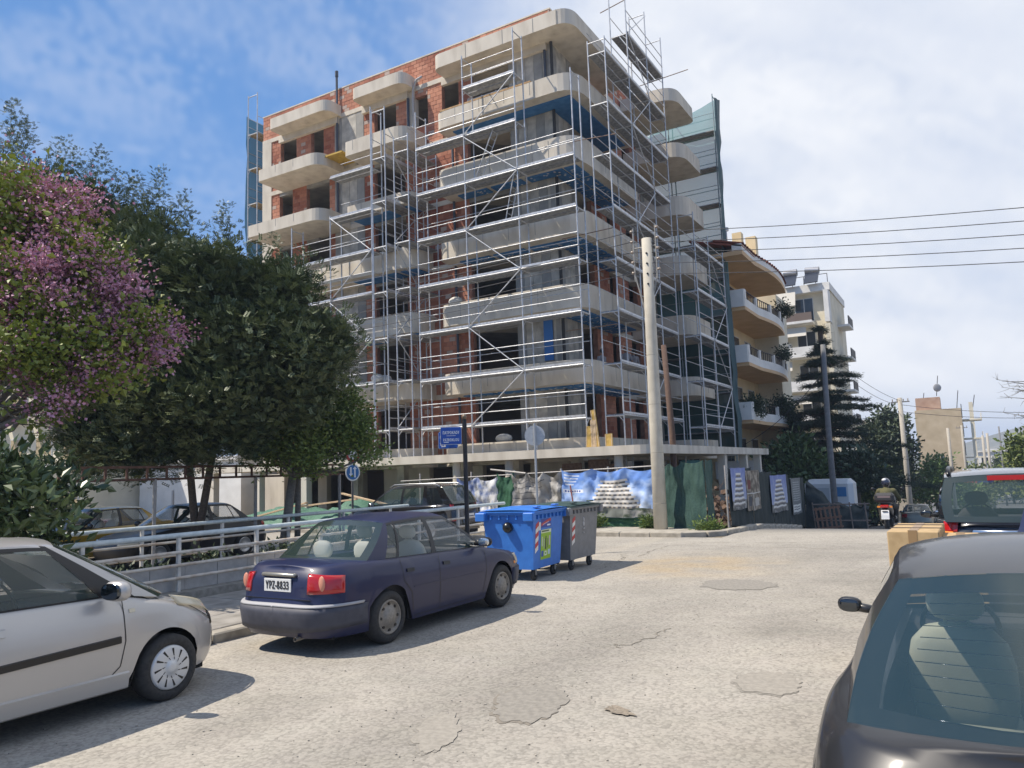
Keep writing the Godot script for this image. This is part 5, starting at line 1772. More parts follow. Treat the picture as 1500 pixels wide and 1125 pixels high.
		var em := obj("moulded_emblem", st, mat("emblem_grey", Color(.42, .42, .42), .6), o)
		em.set_meta("kind", "stuff")
	return o

func make_street_things() -> void:
	railing("long pavement railing with a blue handrail and rusty lower rails on a low wall", -10.9, 3.0, -17.6, [1.05, .82, .62, .42], 1.55)
	railing("second blue topped railing farther back, in front of the parked black saloon", -14.2, 2.0, -17.6, [1.02, .72, .45], 1.9)
	# low wall under the railing, upright grey panels on a rough plinth
	var wall := thing("low_wall", "low grey panel wall on a rough concrete plinth under the railing", "wall")
	var pan := noisy("panel_grey", Color(.38, .37, .36), Color(.52, .51, .49), 1.1, .85, 304, .02)
	for i in 24: slab("wall_panel", Vector3(-11.06 + (.004 if i % 2 else 0.0), .40, 2.8 - i * .62), Vector3(.10, .44, .612), pan, wall)
	slab("plinth", Vector3(-10.92, .10, -4.6), Vector3(.42, .22, 15.2), noisy("plinth_rough", Color(.18, .17, .15), Color(.36, .34, .30), .9, .95, 305, .02), wall)
	# rusty pergola frame behind the second railing
	var pg := thing("pergola_frame", "rusty steel pergola frame on thin grey posts behind the railings", "pergola")
	var rs := noisy("rust_beam", Color(.06, .03, .02), Color(.18, .09, .06), .6, .8, 306)
	var pgz := noisy("post_grey", Color(.24, .23, .22), Color(.40, .39, .37), .6, .7, 307)
	slab("beam", Vector3(-15.0, 2.02, -11.2), Vector3(.06, .05, 9.5), rs, pg)
	slab("beam", Vector3(-15.0, 2.28, -11.2), Vector3(.06, .05, 9.5), rs, pg)
	for i in 20: slab("strut", Vector3(-15.0, 2.15, -6.8 - i * .46), Vector3(.04, .22, .04), rs, pg)
	for z in [-6.6, -10.2, -12.9, -15.8]: rod("post", Vector3(-15.0, 0, z), Vector3(-15.0, 2.02, z), .04, pgz, pg)
	# wheeled bins
	var bb := noisy("bin_blue", Color(.025, .15, .52), Color(.042, .20, .62), 1.0, .48, 308, .02, 0.0, false)
	var bg := noisy("bin_grey", Color(.17, .17, .17), Color(.235, .235, .235), 1.0, .55, 309, .02, 0.0, false)
	var gl := noisy("bin_green", Color(.025, .055, .055), Color(.045, .085, .08), 1.0, .5, 310, .02, 0.0, false)
	make_bin("rubbish_bin", "blue wheeled recycling bin with a green label on its front", Vector3(-7.10, 0, -12.28), bb, bb, true).rotation.y = .05
	make_bin("rubbish_bin", "grey wheeled rubbish bin with a dark green lid", Vector3(-7.06, 0, -13.72), bg, gl, false)
	# concrete utility pole
	var up := thing("utility_pole", "tall pale concrete utility pole on the corner pavement with line brackets", "utility pole", Vector3(-8.0, .08, -21.9))
	var cm := noisy("pole_concrete", Color(.44, .40, .325), Color(.62, .575, .48), 1.6, .88, 311, .014)
	var st := st_new(true)
	tube(st, [Vector3.ZERO, Vector3(0.02, 3, 0), Vector3(.05, 6, 0), Vector3(.07, 8.85, 0)], .205, .155, 18)
	obj("shaft", st, cm, up)
	for k in 4:
		st = st_new()
		cyl(st, Vector3(.1, 8.35 - k * .32, .14), Vector3(.1, 8.35 - k * .32, .175), .03, .03, 10)
		obj("bolt_hole", st, M.black, up)
	for y in [.75, 2.25, 3.7, 5.2]:
		st = st_new()
		cyl(st, Vector3(.03 * y / 4.0, y, 0), Vector3(.03 * y / 4.0, y + .012, 0), .2075 - .0056 * y, .2075 - .0056 * y, 18)
		obj("shutter_joint", st, mat("joint_tan", Color(.33, .295, .235), .9), up)
	var ga := noisy("line_steel", Color(.22, .22, .21), Color(.36, .35, .33), .5, .6, 312, .03, .3)
	for s: float in [-1.0, 1.0]:
		rod("line_bracket", Vector3(s * .36, 7.55, 0), Vector3(s * .36, 9.25, 0), .028, ga, up)
		rod("bracket_brace", Vector3(s * .36, 7.75, 0), Vector3(s * .10, 6.6, 0), .024, ga, up)
		rod("bracket_brace", Vector3(s * .36, 8.6, 0), Vector3(.05, 8.6, 0), .02, ga, up)
		for k in 5:
			st = st_new(true)
			lathe(st, Vector3(s * .36, 9.16 - k * .33, 0), Vector3(s, 0, 0), [[.02, .0], [.05, .02], [.035, .05], [.05, .08], [.02, .11], [0, .115]], 10)
			obj("insulator", st, mat("porcelain", Color(.30, .24, .19), .3), up)
	var wm := mat("wire", Color(.05, .05, .055), .6)
	for k in 5:
		st = st_new(true)
		var pts := []
		var y := 9.24 - k * .33
		for i in 25:
			var x := lerpf(-8.47, -46.0, i / 24.0)
			var t := i / 24.0
			pts.append(Vector3(x, y + lerpf(0, .4, t) - 1.6 * 4 * t * (1 - t) * .35, -21.9))
		tube(st, pts, .011, .011, 5)
		pts = []
		for i in 25:
			var t := i / 24.0
			pts.append(Vector3(lerpf(-8.47, 26.0, t), y - 3.6 * t - 1.1 * 4 * t * (1 - t) * .5, -21.9 + 6.0 * t * t))
		tube(st, pts, .011, .011, 5)
		var wo := obj("overhead_wire", st, wm)
		tag(wo, ["topmost overhead wire crossing the sky from the concrete pole", "second overhead wire from the top at the concrete pole", "middle one of the five overhead wires at the concrete pole", "fourth overhead wire from the top at the concrete pole", "lowest overhead wire crossing the sky from the concrete pole"][k], "wire", "overhead wires")
	# other poles
	var wood := noisy("pole_wood", Color(.075, .045, .032), Color(.15, .095, .07), .8, .9, 313, .02)
	var pm := noisy("pole_pale", Color(.34, .31, .26), Color(.50, .46, .39), 1.0, .9, 314, .02)
	var pg2 := noisy("pole_grey", Color(.14, .14, .145), Color(.24, .24, .24), 1.0, .9, 315, .02)
	for p in [["utility_pole", "dark brown wooden pole standing behind the pale concrete pole", -8.95, -26.1, 6.26, .13, wood, .09], ["utility_pole", "dark grey leaning pole in front of the cedar tree", -5.52, -38.55, 7.45, .15, pg2, -.05], ["utility_pole", "tall pale pole in front of the tall dark pine on the street", -3.85, -61.6, 6.3, .20, pm, .02], ["utility_pole", "thin pale pole in front of the far beige building", -1.17, -69.0, 4.2, .14, pm, 0], ["utility_pole", "short pale pole left of the far beige building's pole", -2.0, -80.0, 2.2, .17, pm, 0], ["utility_pole", "thin pole behind the small shop sign", -.33, -104.0, 5.6, .15, pm, 0], ["utility_pole", "left pole of the far pair at the end of the street", 1.6, -100.0, 4.2, .17, pm, 0], ["utility_pole", "right pole of the far pair at the end of the street", 2.1, -103.0, 4.5, .17, pm, 0], ["utility_pole", "farthest slim pole left of the yellow green bush", 3.6, -112.0, 5.5, .12, pg2, 0]]:
		var o := thing(p[0], p[1], "utility pole", Vector3(p[2], 0, p[3]), 0, "poles along the street")
		var g := ground_y(p[3])
		st = st_new(true)
		tube(st, [Vector3(0, g - .5, 0), Vector3(p[7] * .4, (g + p[4]) / 2, 0), Vector3(-p[7], p[4], 0)], p[5], p[5] * .75, 10)
		obj("shaft", st, p[6], o)
		if p[4] > 5.5 and p[3] < -50:
			slab("crossarm", Vector3(0, p[4] - .3, 0), Vector3(1.2, .08, .08), pg2, o)
			for k in [-.5, -.2, .2, .5]: rod("insulator", Vector3(k, p[4] - .26, 0), Vector3(k, p[4] - .08, 0), .035, mat("porcelain", Color.WHITE), o)
	for w in [[[-5.55, 7.3, -38.6], [-3.85, 6.1, -61.6], "upper wire from the grey pole to the tall pale pole"], [[-5.55, 6.9, -38.6], [-4.3, 5.9, -61.6], "lower wire from the grey pole to the tall pale pole"], [[-5.5, 6.2, -38.6], [-9.3, 2.9, -38.0], "slack service wire from the grey pole to the yellow building"], [[-3.85, 5.8, -61.6], [8.0, 4.6, -62.0], "upper thin wire crossing before the far beige building"], [[-3.85, 5.3, -61.6], [8.0, 4.3, -62.0], "lower thin wire crossing before the far beige building"]]:
		st = st_new(true)
		var a := Vector3(w[0][0], w[0][1], w[0][2]); var b := Vector3(w[1][0], w[1][1], w[1][2])
		var pts := []
		for i in 13: pts.append(a.lerp(b, i / 12.0) + Vector3.DOWN * .35 * 4 * (i / 12.0) * (1 - i / 12.0))
		tube(st, pts, .016, .016, 4)
		tag(obj("overhead_wire", st, wm), w[2], "wire", "overhead wires")
	# street name sign
	var face := Basis(Vector3.UP, .50)
	var sg := thing("street_sign", "black post with two blue street name plates and a brass ball", "street sign", Vector3(-10.44, 0, -15.32))
	rod("post", Vector3.ZERO, Vector3(0, 3.22, 0), .055, mat("post_black", Color(.012, .012, .016), .5), sg)
	st = st_new(true)
	ellipsoid(st, Vector3(0, 3.28, 0), Vector3(.06, .07, .06), 8)
	obj("finial_ball", st, mat("finial", Color(.20, .15, .10), .5, .3), sg)
	var sb := mat("sign_blue", Color(.008, .075, .40), .35)
	var sw := mat("sign_white", Color(.72, .74, .77), .4)
	for k in 2:
		var b := Basis(Vector3.UP, .58 if k == 0 else .25)
		var at := (b * Vector3(-.32, 0, 0)) + Vector3(0, 2.83 - k * .06, .02 - k * .26)
		if k == 1: at += Vector3(-.30, -.02, .0)
		st = st_new()
		bevel(st, Vector3(-.26, -.215, -.02), Vector3(.26, .215, .012), .03)
		var pl := obj("name_plate", st, sw, sg)
		pl.transform = Transform3D(b, at)
		st = st_new()
		bevel(st, Vector3(-.245, -.20, .0), Vector3(.245, .20, .0165), .006)
		obj("plate_face", st, sb, pl)
		text("lettering", "ΠΑΤΡΟΚΛΟΥ" if k == 0 else "ΒΑΣ", .075, sw, pl, Vector3(0.0 if k == 0 else -.13, .075, .018), Basis.IDENTITY, .40 if k == 0 else .16)
		text("lettering", "PATROKLOU" if k == 0 else "VAS", .07, sw, pl, Vector3(0.0 if k == 0 else -.13, -.10, .018), Basis.IDENTITY, .38 if k == 0 else .16)
		slab("rule_line", Vector3(0, 0, .0175), Vector3(.22, .010, .003), sw, pl)
		slab("rule_line", Vector3(-.12, -.155, .0175), Vector3(.12, .02, .003), sw, pl)
	# round sign seen from behind
	var rs2 := thing("road_sign", "round road sign seen from its bare grey back on a thin pole", "road sign", Vector3(-8.50, 0, -15.32))
	var zn := mat("sign_back", Color(.40, .42, .44), .5, .4)
	rod("post", Vector3.ZERO, Vector3(0, 3.0, 0), .028, zn, rs2)
	st = st_new()
	cyl(st, Vector3(0.0, 2.72, -.045) , Vector3(0, 2.72, -.035), .235, .235, 28)
	var disc := obj("sign_disc", st, noisy("disc_back", Color(.36, .38, .40), Color(.52, .54, .56), .5, .5, 316, .02, .3), rs2)
	disc.rotation.y = .42
	# blue round sign with white marks and a red ringed sign over it
	var bs := thing("road_sign", "blue round road sign with white arrow marks under a half hidden red ringed sign", "road sign", Vector3(-16.6, 0, -18.06))
	rod("post", Vector3.ZERO, Vector3(0, 2.9, 0), .035, mat("post_grey2", Color(.12, .12, .12), .6), bs)
	for k in 2:
		var hd := Node3D.new()
		hd.name = "sign_head"
		bs.add_child(hd, true)
		hd.transform = Transform3D(Basis(Vector3.UP, 1.35), Vector3(.05, 2.08 + k * .58, .04))
		st = st_new()
		cyl(st, Vector3(0, 0, 0), Vector3(0, 0, .012), .27, .27, 28)
		obj("disc", st, mat("disc_white", Color(.70, .70, .68), .4) if k == 0 else mat("ring_red", Color(.42, .03, .03), .4), hd)
		st = st_new()
		cyl(st, Vector3(0, 0, .013), Vector3(0, 0, .017), .225 if k == 0 else .18, -1, 28)
		obj("disc_face", st, mat("disc_blue", Color(.01, .13, .36), .4) if k == 0 else mat("disc_white", Color.WHITE), hd)
		if k == 0:
			st = st_new()
			for s: float in [-1.0, 1.0]:
				var p := [Vector2(s * .075 - .028, -.16), Vector2(s * .075 + .028, -.16), Vector2(s * .075 + .028, .10), Vector2(s * .075 - .028, .10)]
				if s < 0: p[0].y = -.04; p[1].y = -.04; p[2].y = .16; p[3].y = .16
				q(st, Vector3(p[0].x, p[0].y, .0185), Vector3(p[1].x, p[1].y, .0185), Vector3(p[2].x, p[2].y, .0185), Vector3(p[3].x, p[3].y, .0185))
				var ty := .10 if s > 0 else -.04
				tri(st, Vector3(s * .075 - .075, ty, .0185), Vector3(s * .075 + .075, ty, .0185), Vector3(s * .075, ty + .09 * s, .0185))
			obj("arrow_mark", st, sw, hd).set_meta("kind", "stuff")
	# printed banners and nets along the site fence
	var fg := "fence cloths round the building site"
	var fr := thing("site_fence", "thin pipe fence frame that carries the printed banners", "fence")
	var fz := noisy("fence_pipe", Color(.32, .30, .28), Color(.50, .48, .46), .6, .6, 317, .03, .2)
	for x in [-17.6, -15.3, -13.5, -11.7, -10.0, -8.25]: rod("post", Vector3(x, .0, -22.8), Vector3(x, 1.98, -22.8), .03, fz, fr)
	rod("top_rail", Vector3(-18.5, 1.72, -22.78), Vector3(-8.2, 1.95, -22.78), .022, fz, fr)
	rod("top_rail", Vector3(-14.5, 2.03, -22.84), Vector3(-13.0, 1.86, -22.7), .03, fz, fr)
	cloth("printed_banner", Vector3(-15.9, 0, -22.7), Vector3(-14.15, 0, -22.7), .35, 1.78, poster_mat("print_c", 5, 2), "creased pale and blue printed banner behind the black off-road car", "banner", .14, 3, 2.0, fg)
	var gm := noisy("mesh_green", Color(.010, .058, .027), Color(.035, .13, .065), .5, .8, 318, .03)
	var dk := noisy("mesh_dark", Color(.018, .05, .042), Color(.045, .10, .082), .6, .85, 319, .03)
	cloth("mesh_sheet", Vector3(-14.2, 0, -22.74), Vector3(-13.5, 0, -22.74), .2, 1.9, gm, "bright green mesh sheet between the two pale banners", "net", .16, 4, 1.0, fg)
	cloth("printed_banner", Vector3(-13.55, 0, -22.68), Vector3(-11.65, 0, -22.68), .35, 1.88, poster_mat("print_g", 6, 1), "faded grey printed banner with sagging top edge", "banner", .20, 5, 3.0, fg)
	cloth("printed_banner", Vector3(-11.62, 0, -22.66), Vector3(-8.22, 0, -22.62), .36, 1.93, poster_mat("print_b", 7, 0), "blue banner printed with a picture of a white apartment block", "banner", .13, 6, 3.0, fg)
	cloth("mesh_sheet", Vector3(-11.5, 0, -22.75), Vector3(-8.1, 0, -22.72), .06, .42, gm, "strip of green mesh sheet along the ground below the blue banner", "net", .05, 7, 4.0, fg)
	cloth("mesh_sheet", Vector3(-8.3, 0, -22.72), Vector3(-7.35, 0, -22.2), .05, 2.0, dk, "dark green mesh sheet behind the concrete pole", "net", .12, 8, 2.0, fg)
	cloth("mesh_sheet", Vector3(-7.4, 0, -22.2), Vector3(-6.62, 0, -21.98), .02, 2.06, dk, "dark green mesh sheet at the corner right of the concrete pole", "net", .08, 9, 1.0, fg)
	cloth("mesh_sheet", Vector3(-6.6, 0, -22.0), Vector3(-6.75, 0, -23.2), .0, 2.1, dk, "side of the dark green mesh sheet turning the corner", "net", .06, 10, 1.0, fg)
	var bm := noisy("mesh_black", Color(.016, .024, .024), Color(.04, .055, .052), .6, .9, 320, .03)
	var f2 := thing("site_fence", "pipe fence frame with dark mesh down the side street", "fence")
	for k in 6:
		var z := -24.0 - k * 2.0
		rod("post", Vector3(lerpf(-6.5, -6.02, k / 5.0) - .06, ground_y(z) - .1, z), Vector3(lerpf(-6.5, -6.02, k / 5.0) - .06, 1.95 + ground_y(z) * .9, z), .03, fz, f2)
	var fx := func(z: float) -> float: return lerpf(-6.45, -6.0, (-z - 24.0) / 10.0)
	var fy := func(z: float) -> float: return 1.88 - (-z - 24.0) * .068
	for k in 4:
		var za := -24.0 - k * 2.5; var zb := za - 2.5
		cloth("mesh_sheet", Vector3(fx.call(za) - .03, 0, za), Vector3(fx.call(zb) - .03, 0, zb), ground_y((za + zb) / 2) + .02, fy.call((za + zb) / 2), bm, ["near black mesh sheet behind the blue tower print", "second black mesh sheet along the side street fence", "third black mesh sheet along the side street fence, by the second print", "far black mesh sheet at the end of the side street fence"][k], "net", .03, 20 + k, 2.0, fg)
	for p in [[-24.1, -25.6, "print_t", 3, "blue print of a white tower on the side street fence, nearest the corner"], [-25.65, -27.2, "print_f", 4, "brown and white photo collage print on the side street fence"], [-28.6, -30.9, "print_u", 3, "second blue tower print farther along the side street fence"], [-31.6, -33.1, "print_s", 5, "grey notice board with a white label on the side street fence"]]:
		cloth("printed_banner", Vector3(fx.call(p[0]) + .03, 0, p[0]), Vector3(fx.call(p[1]) + .03, 0, p[1]), ground_y(p[0]) + .55, fy.call((p[0] + p[1]) / 2) - .02, poster_mat(p[2], p[2].hash() % 50, p[3]), p[4], "banner", .015, 30, 2.0, fg)
	# dark sagging net heap behind a pipe barrier
	st = st_new(true)
	var nn := noise(44, .7, 3)
	var g := []
	for j in 15:
		var row := []
		for i in 25:
			var u := i / 24.0; var v := j / 14.0
			var base := Vector3(-6.0, 0, -34.0).lerp(Vector3(-3.7, 0, -34.6), u)
			var top := lerpf(2.0, 1.0, smoothstep(0.0, .45, u)) + .25 * nn.get_noise_2d(u * 6.0, 0)
			var gy := ground_y(base.z)
			var out := sin(PI * v) * .5
			row.append(Vector3(base.x, gy + top * sin(v * PI * .5), base.z + .5 - v * 1.1 + nn.get_noise_3d(u * 5, v * 4, 0) * .3 + out * .2))
		g.append(row)
	grid(st, g)
	tag(obj("debris_net", st, noisy("net_black", Color(.010, .016, .016), Color(.035, .05, .048), .5, .9, 321, .03)), "sagging black green net heaped over rubble at the fence end", "net")
	var br := thing("pipe_barrier", "rusty pipe barrier with a leaning wooden pallet in front of the black net", "barrier", Vector3(-4.7, ground_y(-33.2), -33.2))
	var rp := noisy("barrier_rust", Color(.14, .10, .08), Color(.30, .24, .20), .5, .8, 322, .03)
	for y in [.35, 1.0]: rod("rail", Vector3(-.9, y, 0), Vector3(1.2, y, -.2), .025, rp, br)
	for x in [-.85, -.2, .55, 1.1]: rod("post", Vector3(x, -.2, -.05), Vector3(x - .08, 1.08, -.05), .025, rp, br)
	var pl := thing("wooden_pallet", "reddish wooden pallet leaning against the pipe barrier", "pallet", Vector3(-4.95, ground_y(-32.9) + .02, -32.85))
	var pw := noisy("pallet_wood", Color(.16, .075, .045), Color(.34, .19, .12), .5, .85, 323, .03)
	var lean := Basis(Vector3.RIGHT, -.18) * Basis(Vector3.BACK, .12)
	for k in 6: slab("slat", lean * Vector3(-.42 + k * .17, .45, .03), Vector3(.07, .9, .02), pw, pl, lean)
	for y in [.06, .45, .84]: slab("bearer", lean * Vector3(0, y, -.02), Vector3(1.0, .08, .06), pw, pl, lean)
	# site cabin roof behind the net
	var cb := thing("site_cabin", "small white rounded cabin with a blue window behind the grey pole", "cabin", Vector3(-5.9, ground_y(-40.0), -40.2))
	st = st_new()
	bevel(st, Vector3(-1.1, 0, -.8), Vector3(1.1, 2.45, .8), .22)
	obj("shell", st, mat("cabin_white", Color(.62, .63, .63), .5), cb)
	slab("window", Vector3(.55, 1.85, .80), Vector3(.5, .45, .03), mat("cabin_blue", Color(.05, .20, .42), .3), cb)
	slab("door", Vector3(-.3, 1.2, .80), Vector3(.7, 1.7, .02), mat("cabin_door", Color(.42, .45, .47), .5), cb)
	# planks leaning at the corner
	var tm := noisy("plank_yellow", Color(.36, .22, .04), Color(.62, .42, .12), .8, .75, 324, .02)
	var tm2 := noisy("plank_pale", Color(.40, .28, .16), Color(.62, .48, .32), .8, .75, 325, .02)
	for k in 4:
		var pk: Array = [[-11.08, .72, -.04, .24, "leftmost yellow formwork plank leaning on the canopy edge"], [-10.85, .92, .05, .20, "pale plank second from left on the canopy edge"], [-10.72, 1.28, .12, .17, "tallest yellow plank of the bundle on the canopy edge"], [-10.32, .42, .03, .26, "rightmost short yellow plank on the canopy edge"]][k]
		var o := thing("plank", pk[4], "plank", Vector3(pk[0], 2.665 - .3, -23.75), 0, "planks leaning at the corner")
		var b := Basis(Vector3.BACK, pk[2]) * Basis(Vector3.RIGHT, -.05)
		st = st_new()
		bevel(st, Vector3(-pk[3] / 2, .3, -.03), Vector3(pk[3] / 2, pk[1] + .3, .03), .006)
		var m := obj("board", st, tm if k != 1 else tm2, o)
		m.basis = b
		for i in 2: slab("edge_strip", b * Vector3((i * 2 - 1) * (pk[3] / 2 - .02), pk[1] / 2 + .3, .034), Vector3(.03, pk[1] - .02, .008), tm2, o, b)
	for k in 3:
		var o := thing("plank", ["dark brown board standing in the shade under the canopy, by the yellow planks", "short dark board leaning under the canopy left of the yellow planks", "brown board behind the banner at the round column"][k], "plank", Vector3([-11.0, -12.0, -10.7][k], 0, -24.3), 0, "boards stored under the canopy")
		slab("board", Vector3(0, 1.1, 0), Vector3(.75, 2.3 - k * .2, .06), noisy("board_brown", Color(.12, .065, .035), Color(.25, .15, .09), .8, .85, 326, .02), o, Basis(Vector3.BACK, .03 * k))
	# green tarpaulin heap in front of the left ground floor
	st = st_new(true)
	g = []
	for j in 17:
		var row := []
		for i in 41:
			var u := i / 40.0; var v := j / 16.0
			var x := lerpf(-27.0, -17.4, u); var z := lerpf(-20.6, -23.6, v)
			var h := sin(PI * v) * (1.05 + .35 * nn.get_noise_2d(x * .7, z * .7)) * pow(sin(PI * clampf(u, .02, .98)), .35)
			h *= .75 + .45 * nn.get_noise_2d(x * .45 + 9, 1.0)
			row.append(Vector3(x, maxf(0.0, h) + absf(nn.get_noise_2d(x * 3.1, z * 3.1)) * .22 - .02, z))
		g.append(row)
	grid(st, g)
	tag(obj("tarpaulin_heap", st, noisy("tarp_green", Color(.015, .075, .045), Color(.12, .25, .17), .7, .7, 327, .03)), "crumpled green tarpaulin heap before the left ground floor columns", "tarpaulin")
	for k in 3:
		var a: Vector3 = [Vector3(-17.2, .8, -21.2), Vector3(-22.0, .9, -21.0), Vector3(-24.5, .5, -21.0)][k]
		var b: Vector3 = [Vector3(-20.2, 1.35, -21.4), Vector3(-19.0, 1.15, -20.9), Vector3(-21.5, 1.05, -20.9)][k]
		st = st_new()
		var d := (b - a)
		bevel(st, Vector3(-d.length() / 2, -.03, -.06), Vector3(d.length() / 2, .03, .06), .005, Transform3D(Basis(Vector3.UP, -atan2(d.z, d.x)) * Basis(Vector3.BACK, atan2(d.y, Vector2(d.x, d.z).length())), (a + b) / 2))
		tag(obj("timber_batten", st, tm2), ["pale timber batten slanting down towards the black off-road car", "timber batten lying across the middle of the tarpaulin heap", "timber batten on the left part of the tarpaulin heap"][k], "batten", "battens on the tarpaulin heap")
	# cardboard boxes behind the black hatchback
	var card := noisy("cardboard", Color(.40, .275, .135), Color(.52, .37, .20), .6, .85, 328, .02)
	var tape := mat("packing_tape", Color(.30, .19, .09), .35)
	var strap := mat("strap_dark", Color(.06, .045, .04), .6)
	for b in [[-.47, 0.0, -7.95, .40, .45, .95, 0.0, "lowest cardboard box in the stack beside the off-road car"], [-.47, .455, -7.95, .41, .47, .96, .02, "middle cardboard box in the stack beside the off-road car"], [-.46, .93, -7.95, .40, .33, .95, -.02, "top cardboard box with dark straps in the left stack"], [-.12, 0.0, -7.9, .30, .62, .8, 0.0, "lower cardboard box of the right stack, mostly hidden by the black hatchback"], [-.115, .625, -7.9, .30, .56, .8, .03, "upper cardboard box of the right stack, just left of the tail light"]]:
		var o := thing("cardboard_box", b[7], "box", Vector3(b[0], b[1], b[2]), b[6], "cardboard boxes on the road")
		st = st_new()
		bevel(st, Vector3(-b[3] / 2, 0, -b[5] / 2), Vector3(b[3] / 2, b[4], b[5] / 2), .008)
		obj("carton", st, card, o)
		slab("tape", Vector3(0, b[4] - .05, b[5] / 2 + .001), Vector3(.07, .12, .004), tape, o)
		slab("tape", Vector3(0, b[4] + .001, 0), Vector3(.07, .004, b[5]), tape, o)
		if b[1] > .9:
			for z in [-.25, .12]: slab("strap", Vector3(0, b[4] + .003, z), Vector3(b[3] + .012, .006, .03), strap, o)
		elif b[1] > .4 and b[0] < -.3: slab("strap", Vector3(0, .03, 0), Vector3(b[3] + .012, .03, b[5] + .012), strap, o)
	# rubble and brush behind the corner fence
	rng.seed = 31
	st = st_new()
	for i in 420:
		var p := Vector3(rng.randf_range(-8.3, -6.75), 0, rng.randf_range(-23.6, -27.0))
		p.y = ground_y(p.z) + rng.randf() * rng.randf() * 1.5
		var b := Basis.from_euler(Vector3(rng.randf() * 6, rng.randf() * 6, rng.randf() * 6))
		if i % 3 == 0: cbox(st, Vector3.ZERO, Vector3(.25, .14, .12) * rng.randf_range(.5, 1.2), Transform3D(b, p))
		else: cyl(st, p, p + b.x * rng.randf_range(.3, .9), .008, .004, 4)
	var rb := obj("rubble_heap", st, noisy("rubble", Color(.06, .04, .03), Color(.26, .17, .12), .3, .95, 329, .05))
	tag(rb, "heap of brown brush and brick rubble behind the corner fence", "rubble", "", "stuff")
	# red barrier pole near the grey bin
	var bp := thing("marker_post", "thin red marker post leaning in front of the blue banner", "post", Vector3(-10.75, .08, -21.9))
	rod("shaft", Vector3.ZERO, Vector3(-.18, 1.35, 0), .025, mat("post_rust_red", Color(.28, .09, .07), .7), bp)
	# shop sign far down the street
	var ss := thing("shop_sign", "small far shop sign with white letters over a red and blue band", "shop sign", Vector3(.62, 0, -92.0))
	slab("red_band", Vector3(-.75, -.55, 0), Vector3(1.5, .45, .15), mat("band_red", Color(.40, .05, .05), .5), ss)
	slab("blue_band", Vector3(.7, -.55, 0), Vector3(1.4, .45, .15), mat("band_blue", Color(.03, .06, .20), .5), ss)
	text("lettering", "KTEO", .9, sw, ss, Vector3(0, .2, 0), Basis.IDENTITY, 2.5, .08)
	rod("post", Vector3(0, -5.5, -.1), Vector3(0, -.3, -.1), .09, pg2, ss)

# ---------- plants ----------
func leaf_cluster(sd: int, n: int, reach: float, l: float, w: float, kind := "round") -> ArrayMesh:
	var r := RandomNumberGenerator.new()
	r.seed = sd
	var st := st_new()
	for i in n:
		var p := Vector3(r.randfn(), r.randfn() * .8, r.randfn()) * reach * .5
		var d := (p * 1.2 + Vector3(r.randfn(), r.randfn() * .6 + .25, r.randfn()) * reach * .5).normalized()
		if kind == "spray":
			# pinnate leaf: pairs of leaflets along a stalk
			var s := d.cross(Vector3.UP).normalized()
			for k in 4:
				for sg: float in [-1.0, 1.0]:
					var b := p + d * (k * l * .42)
					var t := b + (s * sg + d * .5) * l * .62
					var m := (b + t) / 2 + d * w * .55
					var m2 := (b + t) / 2 - d * w * .55 + Vector3.DOWN * w * .2
					tri(st, b, m, t); tri(st, b, t, m2)
			continue
		if kind == "needle":
			var s := d.cross(Vector3.UP).normalized()
			tri(st, p - s * w, p + s * w, p + d * l)
			tri(st, p - Vector3.UP * w, p + Vector3.UP * w, p + d * l)
			continue
		var s := d.cross(Vector3(r.randfn(), r.randfn(), r.randfn())).normalized()
		var up := d.cross(s) * w * .25
		var ln := l * r.randf_range(.7, 1.25)
		var a := p + s * w * .5 + d * ln * .45 + up
		var c := p - s * w * .5 + d * ln * .45 + up
		tri(st, p, a, p + d * ln); tri(st, p, p + d * ln, c)
	st.generate_normals()
	return st.commit()

func leaf_mat(key: String, back: Color, rough := .5) -> StandardMaterial3D:
	if mats.has(key): return mats[key]
	var m := mat(key, Color.WHITE, rough)
	m.vertex_color_use_as_albedo = true
	m.backlight_enabled = true
	m.backlight = back
	return m

